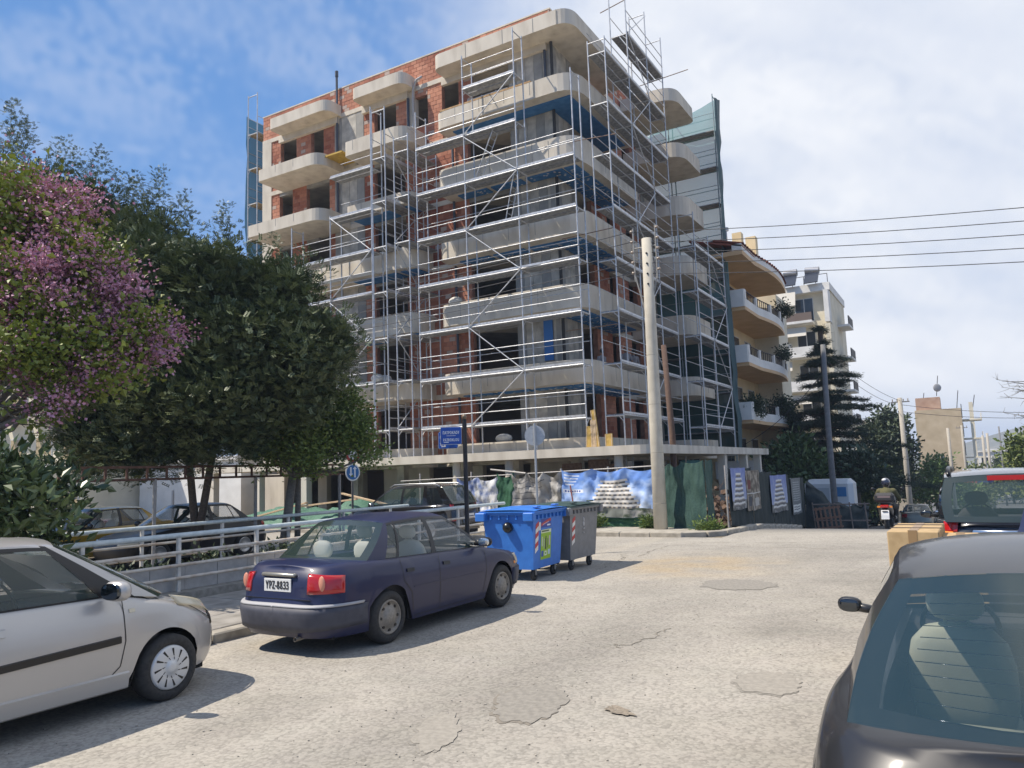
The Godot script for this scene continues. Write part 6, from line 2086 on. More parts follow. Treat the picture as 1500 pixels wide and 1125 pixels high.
# clumps of leaves through rounded volumes; colours vary from clump to clump
func crown(called: String, parent: Node, blobs: Array, per: float, mesh: Mesh, m: Material, ca: Color, cb: Color, sd: int, scale := 1.0, gate := 0, gate_f := 1.1, extra := []) -> MultiMeshInstance3D:
	var r := RandomNumberGenerator.new()
	r.seed = sd
	var nz := noise(sd + 100, gate_f, 2)
	var n2 := noise(sd, .8, 3)
	var xf := []
	var col := []
	for b in blobs:
		var c := Vector3(b[0], b[1], b[2])
		var n := int(per * b[3] * b[3])
		# each volume breaks up into clumps with gaps between them
		var subs := []
		for k in 7 + int(11.0 * b[3]):
			var e := Vector3(r.randfn(), r.randfn() + .15, r.randfn()).normalized()
			subs.append([c + e * b[3] * r.randf_range(.45, .98) * Vector3(1, .9, 1), b[3] * r.randf_range(.20, .42)])
		for i in n:
			var sb: Array = subs[r.randi() % subs.size()]
			var d := Vector3(r.randfn(), r.randfn() * .8, r.randfn())
			var p: Vector3 = sb[0] + d * sb[1] * .55
			if i % 5 == 0: p = c + Vector3(r.randfn(), r.randfn(), r.randfn()) * b[3] * .38
			var g := nz.get_noise_3d(p.x, p.y, p.z)
			if gate == 1 and g < -.04 + r.randf_range(-.12, .12): continue
			if gate == -1 and g > .06 + r.randf_range(-.12, .12): continue
			var s := scale * r.randf_range(.55, 1.45)
			xf.append(Transform3D(Basis.from_euler(Vector3(r.randf_range(-.7, .7), r.randf() * TAU, r.randf_range(-.7, .7))).scaled(Vector3.ONE * s), p))
			var t := clampf(.5 + n2.get_noise_3d(p.x * 1.3, p.y * 1.3, p.z * 1.3) * .8 + r.randf_range(-.3, .3), 0, 1)
			col.append(ca.lerp(cb, t))
	for e in extra:
		xf.append(e)
		col.append(ca.lerp(cb, r.randf()))
	var mm := MultiMesh.new()
	mm.transform_format = MultiMesh.TRANSFORM_3D
	mm.use_colors = true
	mm.mesh = mesh
	mm.instance_count = xf.size()
	for i in xf.size():
		mm.set_instance_transform(i, xf[i])
		mm.set_instance_color(i, col[i])
	var o := MultiMeshInstance3D.new()
	o.multimesh = mm
	o.material_override = m
	o.set_meta("kind", "stuff")
	if parent:
		o.name = called
		parent.add_child(o, true)
	else:
		o.name = numbered(called)
		add_child(o)
	return o

func limbs(o: Node, base: Vector3, r0: float, blobs: Array, m: Material, fork := .45, every := 1) -> void:
	# a trunk that forks towards the clumps
	var st := st_new(true)
	var c := Vector3.ZERO
	for b in blobs: c += Vector3(b[0], b[1], b[2])
	c /= blobs.size()
	var f := base.lerp(Vector3(lerpf(base.x, c.x, .5), c.y, lerpf(base.z, c.z, .5)), fork)
	tube(st, [base + Vector3.DOWN * .2, base.lerp(f, .5) + Vector3(.05, 0, .03), f], r0, r0 * .75, 10)
	obj("trunk", st, m, o)
	for i in range(0, blobs.size(), every):
		var b: Array = blobs[i]
		var e := Vector3(b[0], b[1], b[2])
		st = st_new(true)
		var mid := f.lerp(e, .5) + Vector3(.12 * sin(i * 2.1), -.12, .12 * cos(i * 1.7))
		tube(st, [f, f.lerp(mid, .5) + Vector3.UP * .05, mid, e], r0 * .5, r0 * .12, 6)
		obj("limb", st, m, o)

func make_trees() -> void:
	var bark := noisy("bark", Color(.055, .042, .034), Color(.16, .13, .105), .5, .95, 401, .03)
	var bark2 := noisy("bark_grey", Color(.10, .09, .08), Color(.24, .22, .19), .5, .95, 402, .03)
	# carob, dark, the biggest
	var A := [[-20.04, 9.24, -10.22, 0.92], [-18.96, 8.48, -10.87, 0.92], [-17.41, 7.58, -11.2, 1.04], [-16.07, 6.78, -11.41, 1.16], [-15.06, 6.32, -12.01, 1.16], [-14.06, 5.68, -12.6, 1.03], [-15.04, 5.09, -11.44, 1.27], [-16.61, 5.58, -11.09, 1.16], [-13.67, 4.81, -12.25, 1.26], [-13.21, 4.85, -13.1, 0.9], [-14.62, 4.05, -11.69, 1.26], [-15.71, 3.61, -11.05, 1.1], [-17.29, 4.37, -10.69, 1.13], [-13.5, 3.75, -12.93, 0.81], [-13.2, 5.22, -13.3, 0.5], [-15.29, 2.85, -11.29, 0.7], [-16.37, 2.86, -10.65, 0.8], [-13.7, 6.43, -12.75, 0.63], [-14.43, 3.0, -11.92, 0.66], [-17.68, 3.08, -10.46, 0.9], [-19.2, 6.58, -10.4, 1.26], [-18.6, 5.2, -10.6, 1.4], [-20.2, 7.58, -10.0, 1.08], [-16.0, 5.0, -13.0, 1.6], [-15.0, 4.4, -13.4, 1.3], [-17.5, 6.58, -12.6, 1.26], [-21.6, 7.6, -9.6, 1.4], [-22.4, 6.2, -10.4, 1.5], [-21.2, 5.6, -9.8, 1.4], [-23.0, 7.6, -11.6, 1.4], [-21.8, 8.6, -11.6, 1.3], [-20.6, 6.4, -12.6, 1.5], [-19.4, 7.4, -13.4, 1.4], [-22.0, 5.0, -12.6, 1.4]]
	var shoots := [[-20.8, 11.85, -9.77], [-20.48, 11.36, -9.97], [-19.69, 10.77, -10.43], [-18.64, 10.36, -10.82], [-17.67, 9.6, -11.16], [-17.08, 9.67, -11.51], [-16.28, 8.9, -11.64], [-15.31, 8.56, -12.09], [-17.25, 9.3, -11.18], [-19.3, 10.47, -10.66], [-14.2, 7.7, -12.7], [-13.5, 7.3, -12.9], [-18.1, 9.7, -11.0]]
	var ex := []
	rng.seed = 61
	for s in shoots:
		for k in 30:
			var t := k / 30.0
			ex.append(Transform3D(Basis.from_euler(Vector3(rng.randf_range(-.5, .5), rng.randf() * TAU, rng.randf_range(-.5, .5))).scaled(Vector3.ONE * lerpf(.95, .5, t)), Vector3(s[0] + rng.randfn() * lerpf(.20, .04, t) + t * .1, s[1] - 1.3 + 1.5 * t, s[2] + rng.randfn() * lerpf(.20, .04, t))))
	var o := thing("carob_tree", "tall dense dark green tree with upright shoots and a forked trunk behind the railings", "tree", Vector3.ZERO)
	crown("crown", o, A, 560.0, leaf_cluster(3, 11, .36, .078, .032, "spray"), leaf_mat("leaf_carob", Color(.10, .16, .05), .5), Color(.045, .075, .030), Color(.19, .22, .10), 71, 1.0, 0, 1.0, ex)
	limbs(o, Vector3(-15.89, -.1, -11.87), .12, [[-15.85, .9, -11.9, 1]], bark, .9)
	limbs(o, Vector3(-15.87, .75, -11.9), .10, [[-16.35, 3.4, -11.5, 1]], bark, .95)
	limbs(o, Vector3(-15.85, .75, -11.92), .10, [[-14.9, 3.6, -12.4, 1]], bark, .95)
	limbs(o, Vector3(-15.9, 2.6, -11.8), .08, A.slice(0, 20), bark, .3, 2)
	# lighter tree
	var C := [[-14.25, 3.3, -13.42, 1.0], [-13.37, 3.6, -13.94, 0.84], [-14.53, 2.73, -13.02, 0.70], [-13.52, 2.69, -13.61, 0.76], [-12.94, 2.74, -14.19, 0.5], [-14.82, 3.65, -12.85, 0.83], [-14.1, 4.2, -13.51, 0.76], [-12.62, 2.45, -14.43, 0.26], [-13.0, 3.2, -14.1, .55]]
	o = thing("maple_tree", "smaller brighter green tree with two thin trunks in front of the scaffolding", "tree", Vector3.ZERO)
	crown("crown", o, C, 420.0, leaf_cluster(5, 16, .27, .085, .060), leaf_mat("leaf_maple", Color(.22, .30, .06), .5), Color(.075, .125, .025), Color(.24, .30, .07), 72)
	limbs(o, Vector3(-14.51, 0, -13.26), .13, C, bark2, .62)
	limbs(o, Vector3(-14.48, 0, -13.74), .08, [[-14.2, 3.4, -13.6, 1]], bark2, .9)
	# judas tree in blossom
	var J := [[-12.65, 6.31, -6.46, 0.81], [-13.69, 6.95, -6.43, 0.67], [-12.05, 5.5, -6.82, 0.81], [-12.26, 5.01, -6.11, 0.83], [-11.65, 5.0, -7.05, 0.54], [-11.69, 4.13, -6.45, 0.77], [-12.28, 3.91, -5.87, 0.71], [-11.34, 3.94, -7.0, 0.63], [-11.35, 4.33, -7.46, 0.49], [-11.81, 3.3, -6.14, 0.50], [-13.75, 5.19, -5.81, 0.97], [-14.19, 6.9, -6.13, 0.78], [-13.3, 6.2, -6.3, .8], [-11.5, 4.7, -7.3, .45]]
	o = thing("judas_tree", "pink flowering tree with young yellow green leaves at the left edge", "tree", Vector3.ZERO)
	crown("leaves", o, J, 330.0, leaf_cluster(7, 13, .24, .085, .085), leaf_mat("leaf_judas", Color(.30, .36, .05), .5), Color(.11, .15, .022), Color(.30, .34, .06), 73, 1.0, -1, .95)
	crown("blossom", o, J, 500.0, leaf_cluster(8, 20, .20, .045, .04), leaf_mat("petal_judas", Color(.34, .14, .24), .6), Color(.35, .145, .235), Color(.63, .35, .46), 74, 1.05, 1, .95)
	limbs(o, Vector3(-13.5, 0, -5.6), .14, J, bark2, .5)
	# twigs that show under the blossom
	var tw := st_new(true)
	rng.seed = 62
	for i in 22:
		var a := Vector3(-12.75, 3.5, -5.9) + Vector3(rng.randf_range(-.4, .4), rng.randf_range(-.6, .5), rng.randf_range(-.3, .3))
		var b := a + Vector3(rng.randf_range(.3, 1.4), rng.randf_range(-.55, .55), rng.randf_range(-.9, .1))
		var mid := a.lerp(b, .5) + Vector3(0, rng.randf_range(0, .18), 0)
		tube(tw, [a, mid, b], .018, .005, 5)
	obj("twigs", tw, bark2, o).set_meta("kind", "stuff")
	# broad leaved shrub
	var B := [[-11.1, 2.01, -5.4, 0.5], [-10.9, 1.65, -5.6, 0.5], [-11.3, 1.82, -6.1, 0.55], [-11.2, 1.22, -5.3, 0.45], [-11.3, 1.12, -5.9, 0.42], [-11.5, 1.62, -5.0, 0.55]]
	o = thing("broadleaf_shrub", "shrub with large glossy dark leaves at the left edge below the pink tree", "shrub", Vector3.ZERO)
	crown("foliage", o, B, 230.0, leaf_cluster(9, 8, .26, .15, .075), leaf_mat("leaf_broad", Color(.14, .22, .05), .28), Color(.036, .062, .020), Color(.11, .15, .05), 75)
	limbs(o, Vector3(-11.6, 0, -5.9), .07, B, bark, .4, 2)
	# low planting between the two railings
	rng.seed = 63
	var P := []
	for i in 26: P.append([rng.randf_range(-13.7, -11.4), rng.randf_range(.1, .35), rng.randf_range(-4.0, -15.5), rng.randf_range(.22, .45)])
	var gp := crown("ground_cover", null, P, 220.0, leaf_cluster(10, 9, .22, .09, .06), leaf_mat("leaf_low", Color(.12, .18, .05), .5), Color(.022, .038, .014), Color(.07, .095, .035), 76)
	tag(gp, "low dark planting on the ground between the two railings", "plants", "", "stuff")
	P = []
	for i in 9: P.append([rng.randf_range(-11.3, -10.0), .22, -22.35 + rng.randf_range(-.1, .2), rng.randf_range(.10, .24)])
	for i in 4: P.append([rng.randf_range(-8.7, -8.4), .2, -22.3, rng.randf_range(.12, .26)])
	for i in 4: P.append([rng.randf_range(-6.7, -6.3), .12, -21.75, rng.randf_range(.1, .2)])
	gp = crown("weeds", null, P, 1400.0, leaf_cluster(11, 7, .12, .10, .03), leaf_mat("leaf_weed", Color(.22, .32, .05), .55), Color(.06, .10, .015), Color(.14, .20, .035), 77)
	tag(gp, "green weeds along the foot of the site fence", "weeds", "", "stuff")
	# down the street
	var far := leaf_cluster(12, 12, .5, .24, .16)
	var ndl := leaf_cluster(13, 16, .34, .30, .035, "needle")
	var lf := leaf_mat("leaf_far", Color(.16, .22, .06), .55)
	# cedar: level tiers of drooping boughs
	o = thing("cedar_tree", "dark cedar with level tiers of drooping boughs in front of the white block", "tree", Vector3(-6.9, 0, -48.0))
	var cx := []
	rng.seed = 64
	var st := st_new(true)
	for k in 18:
		var t := k / 17.0
		var y := lerpf(.9, 9.5, t)
		var R := lerpf(3.9, .4, pow(t, .9)) * rng.randf_range(.75, 1.2)
		var nb := 8 if t < .6 else 6
		for b in nb:
			var a := TAU * (b + rng.randf() * .7) / nb + k * .7
			var rr := R * rng.randf_range(.5, 1.25)
			y += rng.randf_range(-.16, .16)
			if cos(a) > .3: rr *= 1.2
			var tip := Vector3(cos(a) * rr, y - .10 * rr + .1, sin(a) * rr)
			tube(st, [Vector3(0, y, 0), tip * Vector3(.5, 1, .5) + Vector3(0, .06, 0), tip], .035, .008, 4)
			var n := int(rr * 13) + 4
			for i in n:
				var u := pow((i + .5) / n, .7)
				var w := .14 + .26 * sin(u * PI) * rr * .45
				cx.append(Transform3D(Basis.from_euler(Vector3(rng.randf_range(-.2, .2), rng.randf() * TAU, rng.randf_range(-.2, .2))).scaled(Vector3(.7, .42, .7)), Vector3(cos(a) * rr * u, y - .10 * rr * u * u + .1 + rng.randf_range(-.05, .05), sin(a) * rr * u) + Vector3(-sin(a), 0, cos(a)) * rng.randfn() * w))
	crown("crown", o, [], 0.0, ndl, leaf_mat("leaf_cedar", Color(.04, .07, .04), .7), Color(.024, .046, .028), Color(.070, .105, .062), 78, 1.0, 0, 1.0, cx)
	obj("boughs", st, bark, o).set_meta("kind", "stuff")
	rod("trunk", Vector3(0, -2.5, 0), Vector3(0, 9.7, 0), .14, bark, o)
	var tall := func(called: String, label: String, at: Vector3, blobs: Array, per: float, ca: Color, cb: Color, sd: int) -> void:
		var t := thing(called, label, "tree", at, 0, "trees along the street")
		crown("crown", t, blobs, per, far, lf, ca, cb, sd)
		rod("trunk", Vector3(0, -1.5, 0), Vector3(0, blobs[0][1], 0), .14, bark, t)
	tall.call("pine_tree", "tall dark shaggy pine behind the tall pale street pole", Vector3(-5.3, -2.5, -66.0), [[0, 5.5, 0, 1.5], [.5, 6.8, 0, 1.0], [-.8, 6.6, .2, .9], [.2, 4.0, .4, 1.6], [-.5, 2.4, .3, 1.5], [.9, 5.2, 0, 1.1], [.1, 7.6, 0, .6], [.8, 2.6, .2, 1.2]], 150.0, Color(0.034, 0.056, 0.031), Color(0.090, 0.116, 0.056), 81)
	tall.call("cypress_tree", "small dark pointed cypress left of the motorcycle rider", Vector3(-5.9, -2.4, -57.0), [[0, 2.0, 0, .8], [0, 3.2, 0, .65], [0, 4.1, 0, .42], [0, 1.0, 0, .9]], 260.0, Color(0.019, 0.043, 0.022), Color(0.046, 0.081, 0.037), 82)
	tall.call("street_tree", "bright green leafy street tree just right of the tall pale pole", Vector3(-2.7, -3.2, -78.0), [[0, 3.0, 0, 1.7], [1.2, 2.4, .3, 1.3], [-.9, 2.2, .3, 1.3], [.3, 4.3, 0, 1.1], [2.2, 1.8, 0, 1.0]], 120.0, Color(0.054, 0.109, 0.022), Color(0.155, 0.232, 0.054), 83)
	tall.call("street_tree", "low green trees clump under the far beige building's wall", Vector3(-.5, -3.8, -92.0), [[0, 1.6, 0, 1.3], [1.5, 1.4, 0, 1.1], [-1.6, 1.5, 0, 1.2], [2.6, 2.8, -8, 1.6], [1.4, 3.6, -8, 1.2]], 110.0, Color(0.078, 0.116, 0.031), Color(0.202, 0.232, 0.078), 84)
	tall.call("street_tree", "yellow green bushy tree at the right edge above the off-road car", Vector3(3.0, -2.2, -54.0), [[.2, 4.2, 0, 1.1], [.9, 3.4, 0, 1.2], [.9, 5.0, .2, .8], [-.5, 3.6, .3, .7], [1.7, 4.4, 0, 1.3], [.3, 2.4, 0, 1.0]], 95.0, Color(0.062, 0.101, 0.019), Color(0.186, 0.217, 0.054), 85)
	tall.call("street_tree", "dark distant tree behind the far pair of poles", Vector3(4.6, -4.2, -118.0), [[0, 4.0, 0, 2.2], [-1.4, 2.5, 0, 1.8], [1.2, 2.2, 0, 2.0]], 70.0, Color(0.034, 0.062, 0.028), Color(0.093, 0.124, 0.054), 86)
	tall.call("fig_tree", "dark spreading tree behind the fence under the yellow building", Vector3(-8.1, -1.6, -42.4), [[0, 3.4, 0, .9], [.8, 3.0, .3, .8], [-.8, 3.2, .2, .8], [.2, 4.2, 0, .6], [1.2, 3.6, 0, .5], [.2, 2.4, .4, .9], [-.6, 2.2, .3, .8]], 230.0, Color(0.034, 0.071, 0.022), Color(0.109, 0.163, 0.046), 87)
	tall.call("garden_tree", "yellowish green garden tree behind the white cabin", Vector3(-6.9, -2.2, -53.0), [[0, 2.2, 0, 1.1], [1.0, 1.8, 0, .9], [-1.2, 2.4, 0, 1.0], [1.5, 3.0, -.5, .8]], 150.0, Color(0.093, 0.132, 0.023), Color(0.232, 0.279, 0.062), 88)
	tall.call("round_shrub", "round clipped dark shrub between the grey pole and the cabin", Vector3(-5.15, -1.9, -44.0), [[0, 3.3, 0, .85]], 420.0, Color(0.028, 0.053, 0.025), Color(0.062, 0.093, 0.043), 89)
	o = thing("bare_tree", "bare leafless branches reaching in at the right edge of the sky", "tree", Vector3(4.4, ground_y(-54), -53.0))
	st = st_new(true)
	rng.seed = 66
	tube(st, [Vector3.ZERO, Vector3(.1, 4, 0), Vector3(0, 7.5, 0)], .16, .10, 8)
	obj("trunk", st, bark2, o)
	for i in 30:
		st = st_new(true)
		var a := Vector3(0, rng.randf_range(5.2, 8.4), 0)
		var d := Vector3(rng.randf_range(-2.2, .8), rng.randf_range(.0, .9), rng.randf_range(-.6, .6))
		var e := a + d * rng.randf_range(.8, 1.4)
		tube(st, [a, a.lerp(e, .5) + Vector3(0, .15, 0), e], .035, .01, 5)
		for k in 5:
			var p := a.lerp(e, rng.randf_range(.4, 1.0))
			tube(st, [p, p + Vector3(rng.randf_range(-.6, .2), rng.randf_range(-.3, .5), rng.randf_range(-.3, .3))], .012, .004, 4)
		obj("branch", st, bark2, o)

# ---------- other buildings ----------
func window(o: Node, c: Vector3, w: float, h: float, face: Vector3, shutter: Material, fr: Material) -> void:
	var b := Basis(face.cross(Vector3.UP) * -1.0, Vector3.UP, face)
	var wn := slab("window", c, Vector3(w, h, .06), fr, o, b)
	var inv := wn.transform.affine_inverse()
	for k in 2:
		var p := mi("pane" if shutter == mats.get("pane_dark") else "shutter", unit_box, shutter, wn)
		p.transform = inv * Transform3D(Basis(b.x * (w * .44), b.y * (h - .14), b.z * .06), c + b.x * (w * .245 * (k * 2 - 1)) + face * .012)

func make_neighbours() -> void:
	var cream := noisy("render_cream", Color(.70, .56, .33), Color(.84, .71, .47), 5.0, .9, 501)
	var tan := noisy("render_tan", Color(.56, .38, .21), Color(.70, .49, .29), 5.0, .9, 502)
	var white := noisy("render_white", Color(.64, .63, .60), Color(.80, .79, .76), 4.0, .85, 503)
	var ivory := noisy("render_ivory", Color(.60, .55, .42), Color(.76, .70, .56), 5.0, .9, 504)
	var pane := glass("pane_dark", Color(.03, .04, .05), .95, .08)
	var frame := mat("frame_white", Color(.6, .6, .58), .6)
	var rail := mat("rail_iron", Color(.035, .03, .03), .6)
	var tile := noisy("roof_tile", Color(.17, .045, .03), Color(.34, .11, .07), .5, .8, 505, .04)
	var leaf := leaf_cluster(14, 12, .26, .12, .08)
	var lm := leaf_mat("leaf_pot", Color(.10, .16, .05), .5)
	# yellow block with wavy balconies
	var o := thing("apartment_block", "yellow apartment block with curved white balconies, plants and a red tiled roof edge", "building")
	slab("wall", Vector3(-15.2, 4.6, -46.5), Vector3(8.0, 16.4, 13.0), cream, o)
	slab("tower", Vector3(-11.5, 4.6, -51.6), Vector3(3.6, 16.2, 3.0), ivory, o)
	var line := PackedVector2Array()
	for i in 33:
		var t := i / 32.0
		line.append(Vector2(-9.3 + .30 * sin(PI * clampf((t - .30) / .70, 0, 1)) * (1.0 if t < .93 else .8), lerpf(-40.0, -50.0, t)))
	for lv in 4:
		var y: float = [9.95, 7.0, 4.0, 1.0][lv]
		var pts := PackedVector2Array([Vector2(-11.4, -50.0)])
		var rev := line.duplicate()
		rev.reverse()
		pts.append_array(rev)
		pts.append(Vector2(-11.4, -40.0))
		var st := st_new()
		prism(st, pts, y, y + .18)
		obj("balcony_slab", st, tan, o)
		st = st_new()
		var l2 := rev.duplicate()
		ribbon_wall(st, l2, .12, y + .18, y + .62)
		obj("balcony_front", st, white, o)
		slab("balcony_side", Vector3(-10.36, y + .64, -39.94), Vector3(2.06, .92, .12), white, o)
		for i in [0, 8, 16, 24, 31]: slab("pier", Vector3(line[i].x - .06, y + .86, line[i].y - .15), Vector3(.14, .50, .32), white, o)
		for i in 32:
			if i % 8 == 0: continue
			rod("rail_bar", Vector3(line[i].x - .06, y + .6, line[i].y), Vector3(line[i].x - .06, y + 1.08, line[i].y), .02, rail, o)
		for i in 8: rod("hand_rail", Vector3(line[i * 4].x - .06, y + 1.09, line[i * 4].y), Vector3(line[i * 4 + 4].x - .06, y + 1.09, line[i * 4 + 4].y), .03, rail, o)
		for z in [-42.2, -45.0, -48.0]: window(o, Vector3(-11.18, y + 1.35, z), 1.5, 2.2, Vector3.RIGHT, pane, frame)
		window(o, Vector3(-12.8, y + 1.35, -39.98), 1.2, 1.4, Vector3.BACK, pane, frame)
	var st := st_new()
	var roofp := PackedVector2Array()
	for i in 25:
		var t := i / 24.0
		roofp.append(Vector2(-8.95 + .32 * sin(PI * clampf((t - .25) / .75, 0, 1)), lerpf(-38.6, -49.5, t)))
	roofp.append(Vector2(-12.0, -49.5)); roofp.append(Vector2(-12.0, -38.6))
	prism(st, roofp, 12.55, 12.78)
	obj("roof_soffit", st, tan, o)
	st = st_new()
	var edge := roofp.slice(0, 25)
	edge.reverse()
	ribbon_wall(st, edge, .5, 12.78, 13.12)
	obj("eaves", st, white, o)
	# clay tiles along the eaves
	for i in 24:
		var a := roofp[i]; var b := roofp[i + 1]
		var p := (a + b) / 2
		var tl := mi("roof_tile", unit_cyl, tile, o)
		tl.transform = Transform3D(Basis(Vector3(0, 0, .19), Vector3(-1.5, .40, 0), Vector3(.03, .07, 0)), Vector3(p.x + .05, 13.13, p.y))
	slab("roof_slope", Vector3(-10.3, 13.35, -44.0), Vector3(2.8, .08, 10.8), tile, o, Basis(Vector3.BACK, -.26))
	for c in [[-10.9, -46.2, .55, 15.9], [-10.4, -47.6, .6, 15.95]]:
		var ch := slab("chimney", Vector3(c[0], 14.4, c[1]), Vector3(c[2], 3.1, c[2]), cream, o)
		ch.name = ch.name
	rod("flue", Vector3(-11.6, 13.0, -46.0), Vector3(-11.6, 16.2, -46.0), .13, mat("flue_steel", Color(.35, .36, .38), .4, .6), o)
	rod("flue_cap", Vector3(-11.6, 16.2, -46.0), Vector3(-11.6, 16.38, -46.0), .24, mat("flue_steel", Color.WHITE), o)
	for p in [["balcony_plant", [[-9.6, 5.0, -40.7, .55], [-9.5, 4.6, -41.6, .40]], "bushy dark plant at the near end of the lowest yellow balcony"], ["balcony_plant", [[-9.1, 5.1, -46.2, .75], [-9.0, 4.6, -47.6, .6], [-8.9, 4.2, -48.4, .6], [-8.9, 3.7, -48.0, .4]], "large dark plant spilling over the far end of the lowest yellow balcony"], ["balcony_plant", [[-9.0, 11.6, -48.6, .3], [-8.9, 11.2, -49.0, .25]], "small potted plant on the top yellow balcony"], ["balcony_plant", [[-9.0, 8.6, -48.0, .32], [-8.9, 8.4, -47.0, .25]], "small plants on the middle yellow balcony"]]:
		var pl := thing(p[0], p[2], "plant", Vector3.ZERO, 0, "plants on the yellow balconies")
		crown("foliage", pl, p[1], 420.0, leaf, lm, Color(.016, .034, .014), Color(.048, .075, .028), p[2].hash() % 99)
	# white block with awnings and solar heaters
	o = thing("apartment_block", "tall white apartment block with awnings and solar water heaters on its roof", "building")
	slab("wall", Vector3(-13.4, 6.4, -77.0), Vector3(8.1, 21.6, 9.0), ivory, o)
	slab("parapet", Vector3(-13.4, 17.5, -76.7), Vector3(8.3, .7, 9.8), white, o)
	var awn := mat("awning", Color(.60, .57, .50), .8)
	for lv in 6:
		var y := 14.35 - lv * 3.05
		var b := slab("balcony", Vector3(-14.0, y, -71.7), Vector3(6.4, .22, 1.8), white, o)
		slab("balcony_front", Vector3(-14.0, y + .45, -70.9), Vector3(6.4, .75, .12), white if lv > 0 else mat("rail_brown", Color(.16, .12, .10), .7), o)
		slab("party_pier", Vector3(-9.55, y + 1.3, -71.9), Vector3(.4, 2.9, 1.4), white if lv == 0 else ivory, o)
		window(o, Vector3(-15.6, y + 1.3, -72.46), 1.6, 2.2, Vector3.BACK, pane, frame)
		window(o, Vector3(-11.6, y + 1.3, -72.46), 1.6, 2.2, Vector3.BACK, pane, frame)
		slab("awning", Vector3(-14.6 if lv % 2 == 0 else -13.2, y + 2.25, -71.2), Vector3(5.0 if lv == 0 else 3.6, 1.4 if lv == 0 else .9, .05), awn, o, Basis(Vector3.RIGHT, -.35))
		slab("side_balcony", Vector3(-8.9, y + .1, -77.5), Vector3(1.1, .2, 3.0), white, o)
		slab("side_balcony_rail", Vector3(-8.4, y + .6, -77.5), Vector3(.08, .8, 3.0), rail, o)
	slab("air_conditioner", Vector3(-13.4, 12.4, -72.3), Vector3(.9, .65, .35), white, o)
	var sh := mat("heater_steel", Color(.42, .42, .43), .35, .6)
	for k in 2:
		var x := -12.6 + k * 1.9
		rod("heater_tank", Vector3(x - .6, 19.3, -72.6), Vector3(x + .6, 19.3 - .1 * k, -72.6), .34, sh, o)
		slab("heater_panel", Vector3(x, 18.5, -71.9), Vector3(1.2, .08, 1.9), mat("panel_dark", Color(.03, .035, .05), .2), o, Basis(Vector3.RIGHT, .75))
	for k in 9: rod("roof_rail", Vector3(-17.4 + k, 17.8, -72.1), Vector3(-17.4 + k, 18.7, -72.1), .03, rail, o)
	rod("roof_rail", Vector3(-17.4, 18.7, -72.1), Vector3(-9.4, 18.7, -72.1), .03, rail, o)
	# far beige block
	o = thing("apartment_block", "far beige block with a blank wall and cluttered balconies on its right side", "building")
	slab("wall", Vector3(-3.2, 1.6, -131.0), Vector3(5.9, 14.6, 9.0), noisy("render_sand", Color(.42, .33, .21), Color(.54, .44, .30), 6.0, .9, 506), o)
	slab("roof_hut", Vector3(-4.4, 9.8, -130.0), Vector3(3.2, 2.0, 4.0), noisy("render_brickish", Color(.36, .22, .15), Color(.48, .33, .24), 4.0, .9, 507), o)
	for lv in 5:
		var y := 7.2 - lv * 2.7
		slab("balcony", Vector3(.9, y, -129.6), Vector3(2.6, .2, 4.4), ivory, o)
		slab("balcony_front", Vector3(2.15, y + .5, -129.6), Vector3(.1, .9, 4.4), white if lv != 2 else mat("awning_blue", Color(.10, .16, .26), .8), o)
		slab("window", Vector3(-.2, y + 1.3, -128.0), Vector3(.1, 2.0, 1.6), pane, o)
		slab("partition", Vector3(1.0, y + 1.3, -127.6), Vector3(.5, 2.4, .2), ivory, o)
	for a in [[-3.2, 11.0, 14.0], [-5.2, 9.2, 11.6], [-.8, 8.8, 11.6], [1.2, 8.8, 10.8]]:
		rod("antenna", Vector3(a[0], a[1], -129.0), Vector3(a[0] + .4, a[2], -129.0), .05, rail, o)
	st = st_new(true)
	ellipsoid(st, Vector3(-3.0, 12.2, -128.6), Vector3(.6, .6, .15), 8, Basis(Vector3.UP, .5))
	obj("dish", st, mat("dish_grey", Color(.32, .32, .32), .6), o)
	# small far houses
	for h in [["house", "cream house top peeping out between the cedar and the pine", -10.2, -92.0, 6.0, 4.6, 5.0, ivory], ["house", "flat roofed house with a long pale eave behind the grey pole", -8.9, -53.5, 2.0, 5.4, 4.0, ivory], ["house", "far pale houses low on the hillside at the street end", 6.6, -170.0, 3.0, 7.0, 6.0, white], ["house", "pale house behind the yellow green bush at the right edge", 12.0, -120.0, 1.5, 6.0, 6.0, ivory], ["house", "grey white house wall far down the street behind the poles", 3.4, -150.0, 2.6, 4.0, 4.0, white]]:
		o = thing(h[0], h[1], "house", Vector3(h[2], 0, h[3]), 0, "far houses")
		slab("wall", Vector3(0, (h[4] - 6) / 2, 0), Vector3(h[5], h[4] + 6, h[6]), h[7], o)
		slab("roof", Vector3(0, h[4] + .1, 0), Vector3(h[5] + .5, .25, h[6] + .5), white, o)
		for k in 2: window(o, Vector3((k * 2 - 1) * h[5] * .25, h[4] - 1.5, h[6] / 2 + .02), 1.1, 1.3, Vector3.BACK, pane, frame)
	# left side: low white building and a beige one behind the trees
	o = thing("garden_wall_building", "low white rendered building behind the parked black saloon, left of the shell", "building")
	slab("wall", Vector3(-36.8, .9, -29.0), Vector3(8.6, 4.4, 4.0), white, o)
	slab("roof", Vector3(-36.8, 3.2, -29.0), Vector3(9.0, .2, 4.4), white, o)
	for k in 3: rod("downpipe", Vector3(-39.6 + k * 1.6, -.5, -26.93), Vector3(-39.6 + k * 1.6, 1.6, -26.93), .05, mat("pipe_grey", Color.WHITE), o)
	o = thing("house", "beige house with slatted shutters seen through the trees at far left", "house", Vector3(-47.0, 0, -27.0), 0, "far houses")
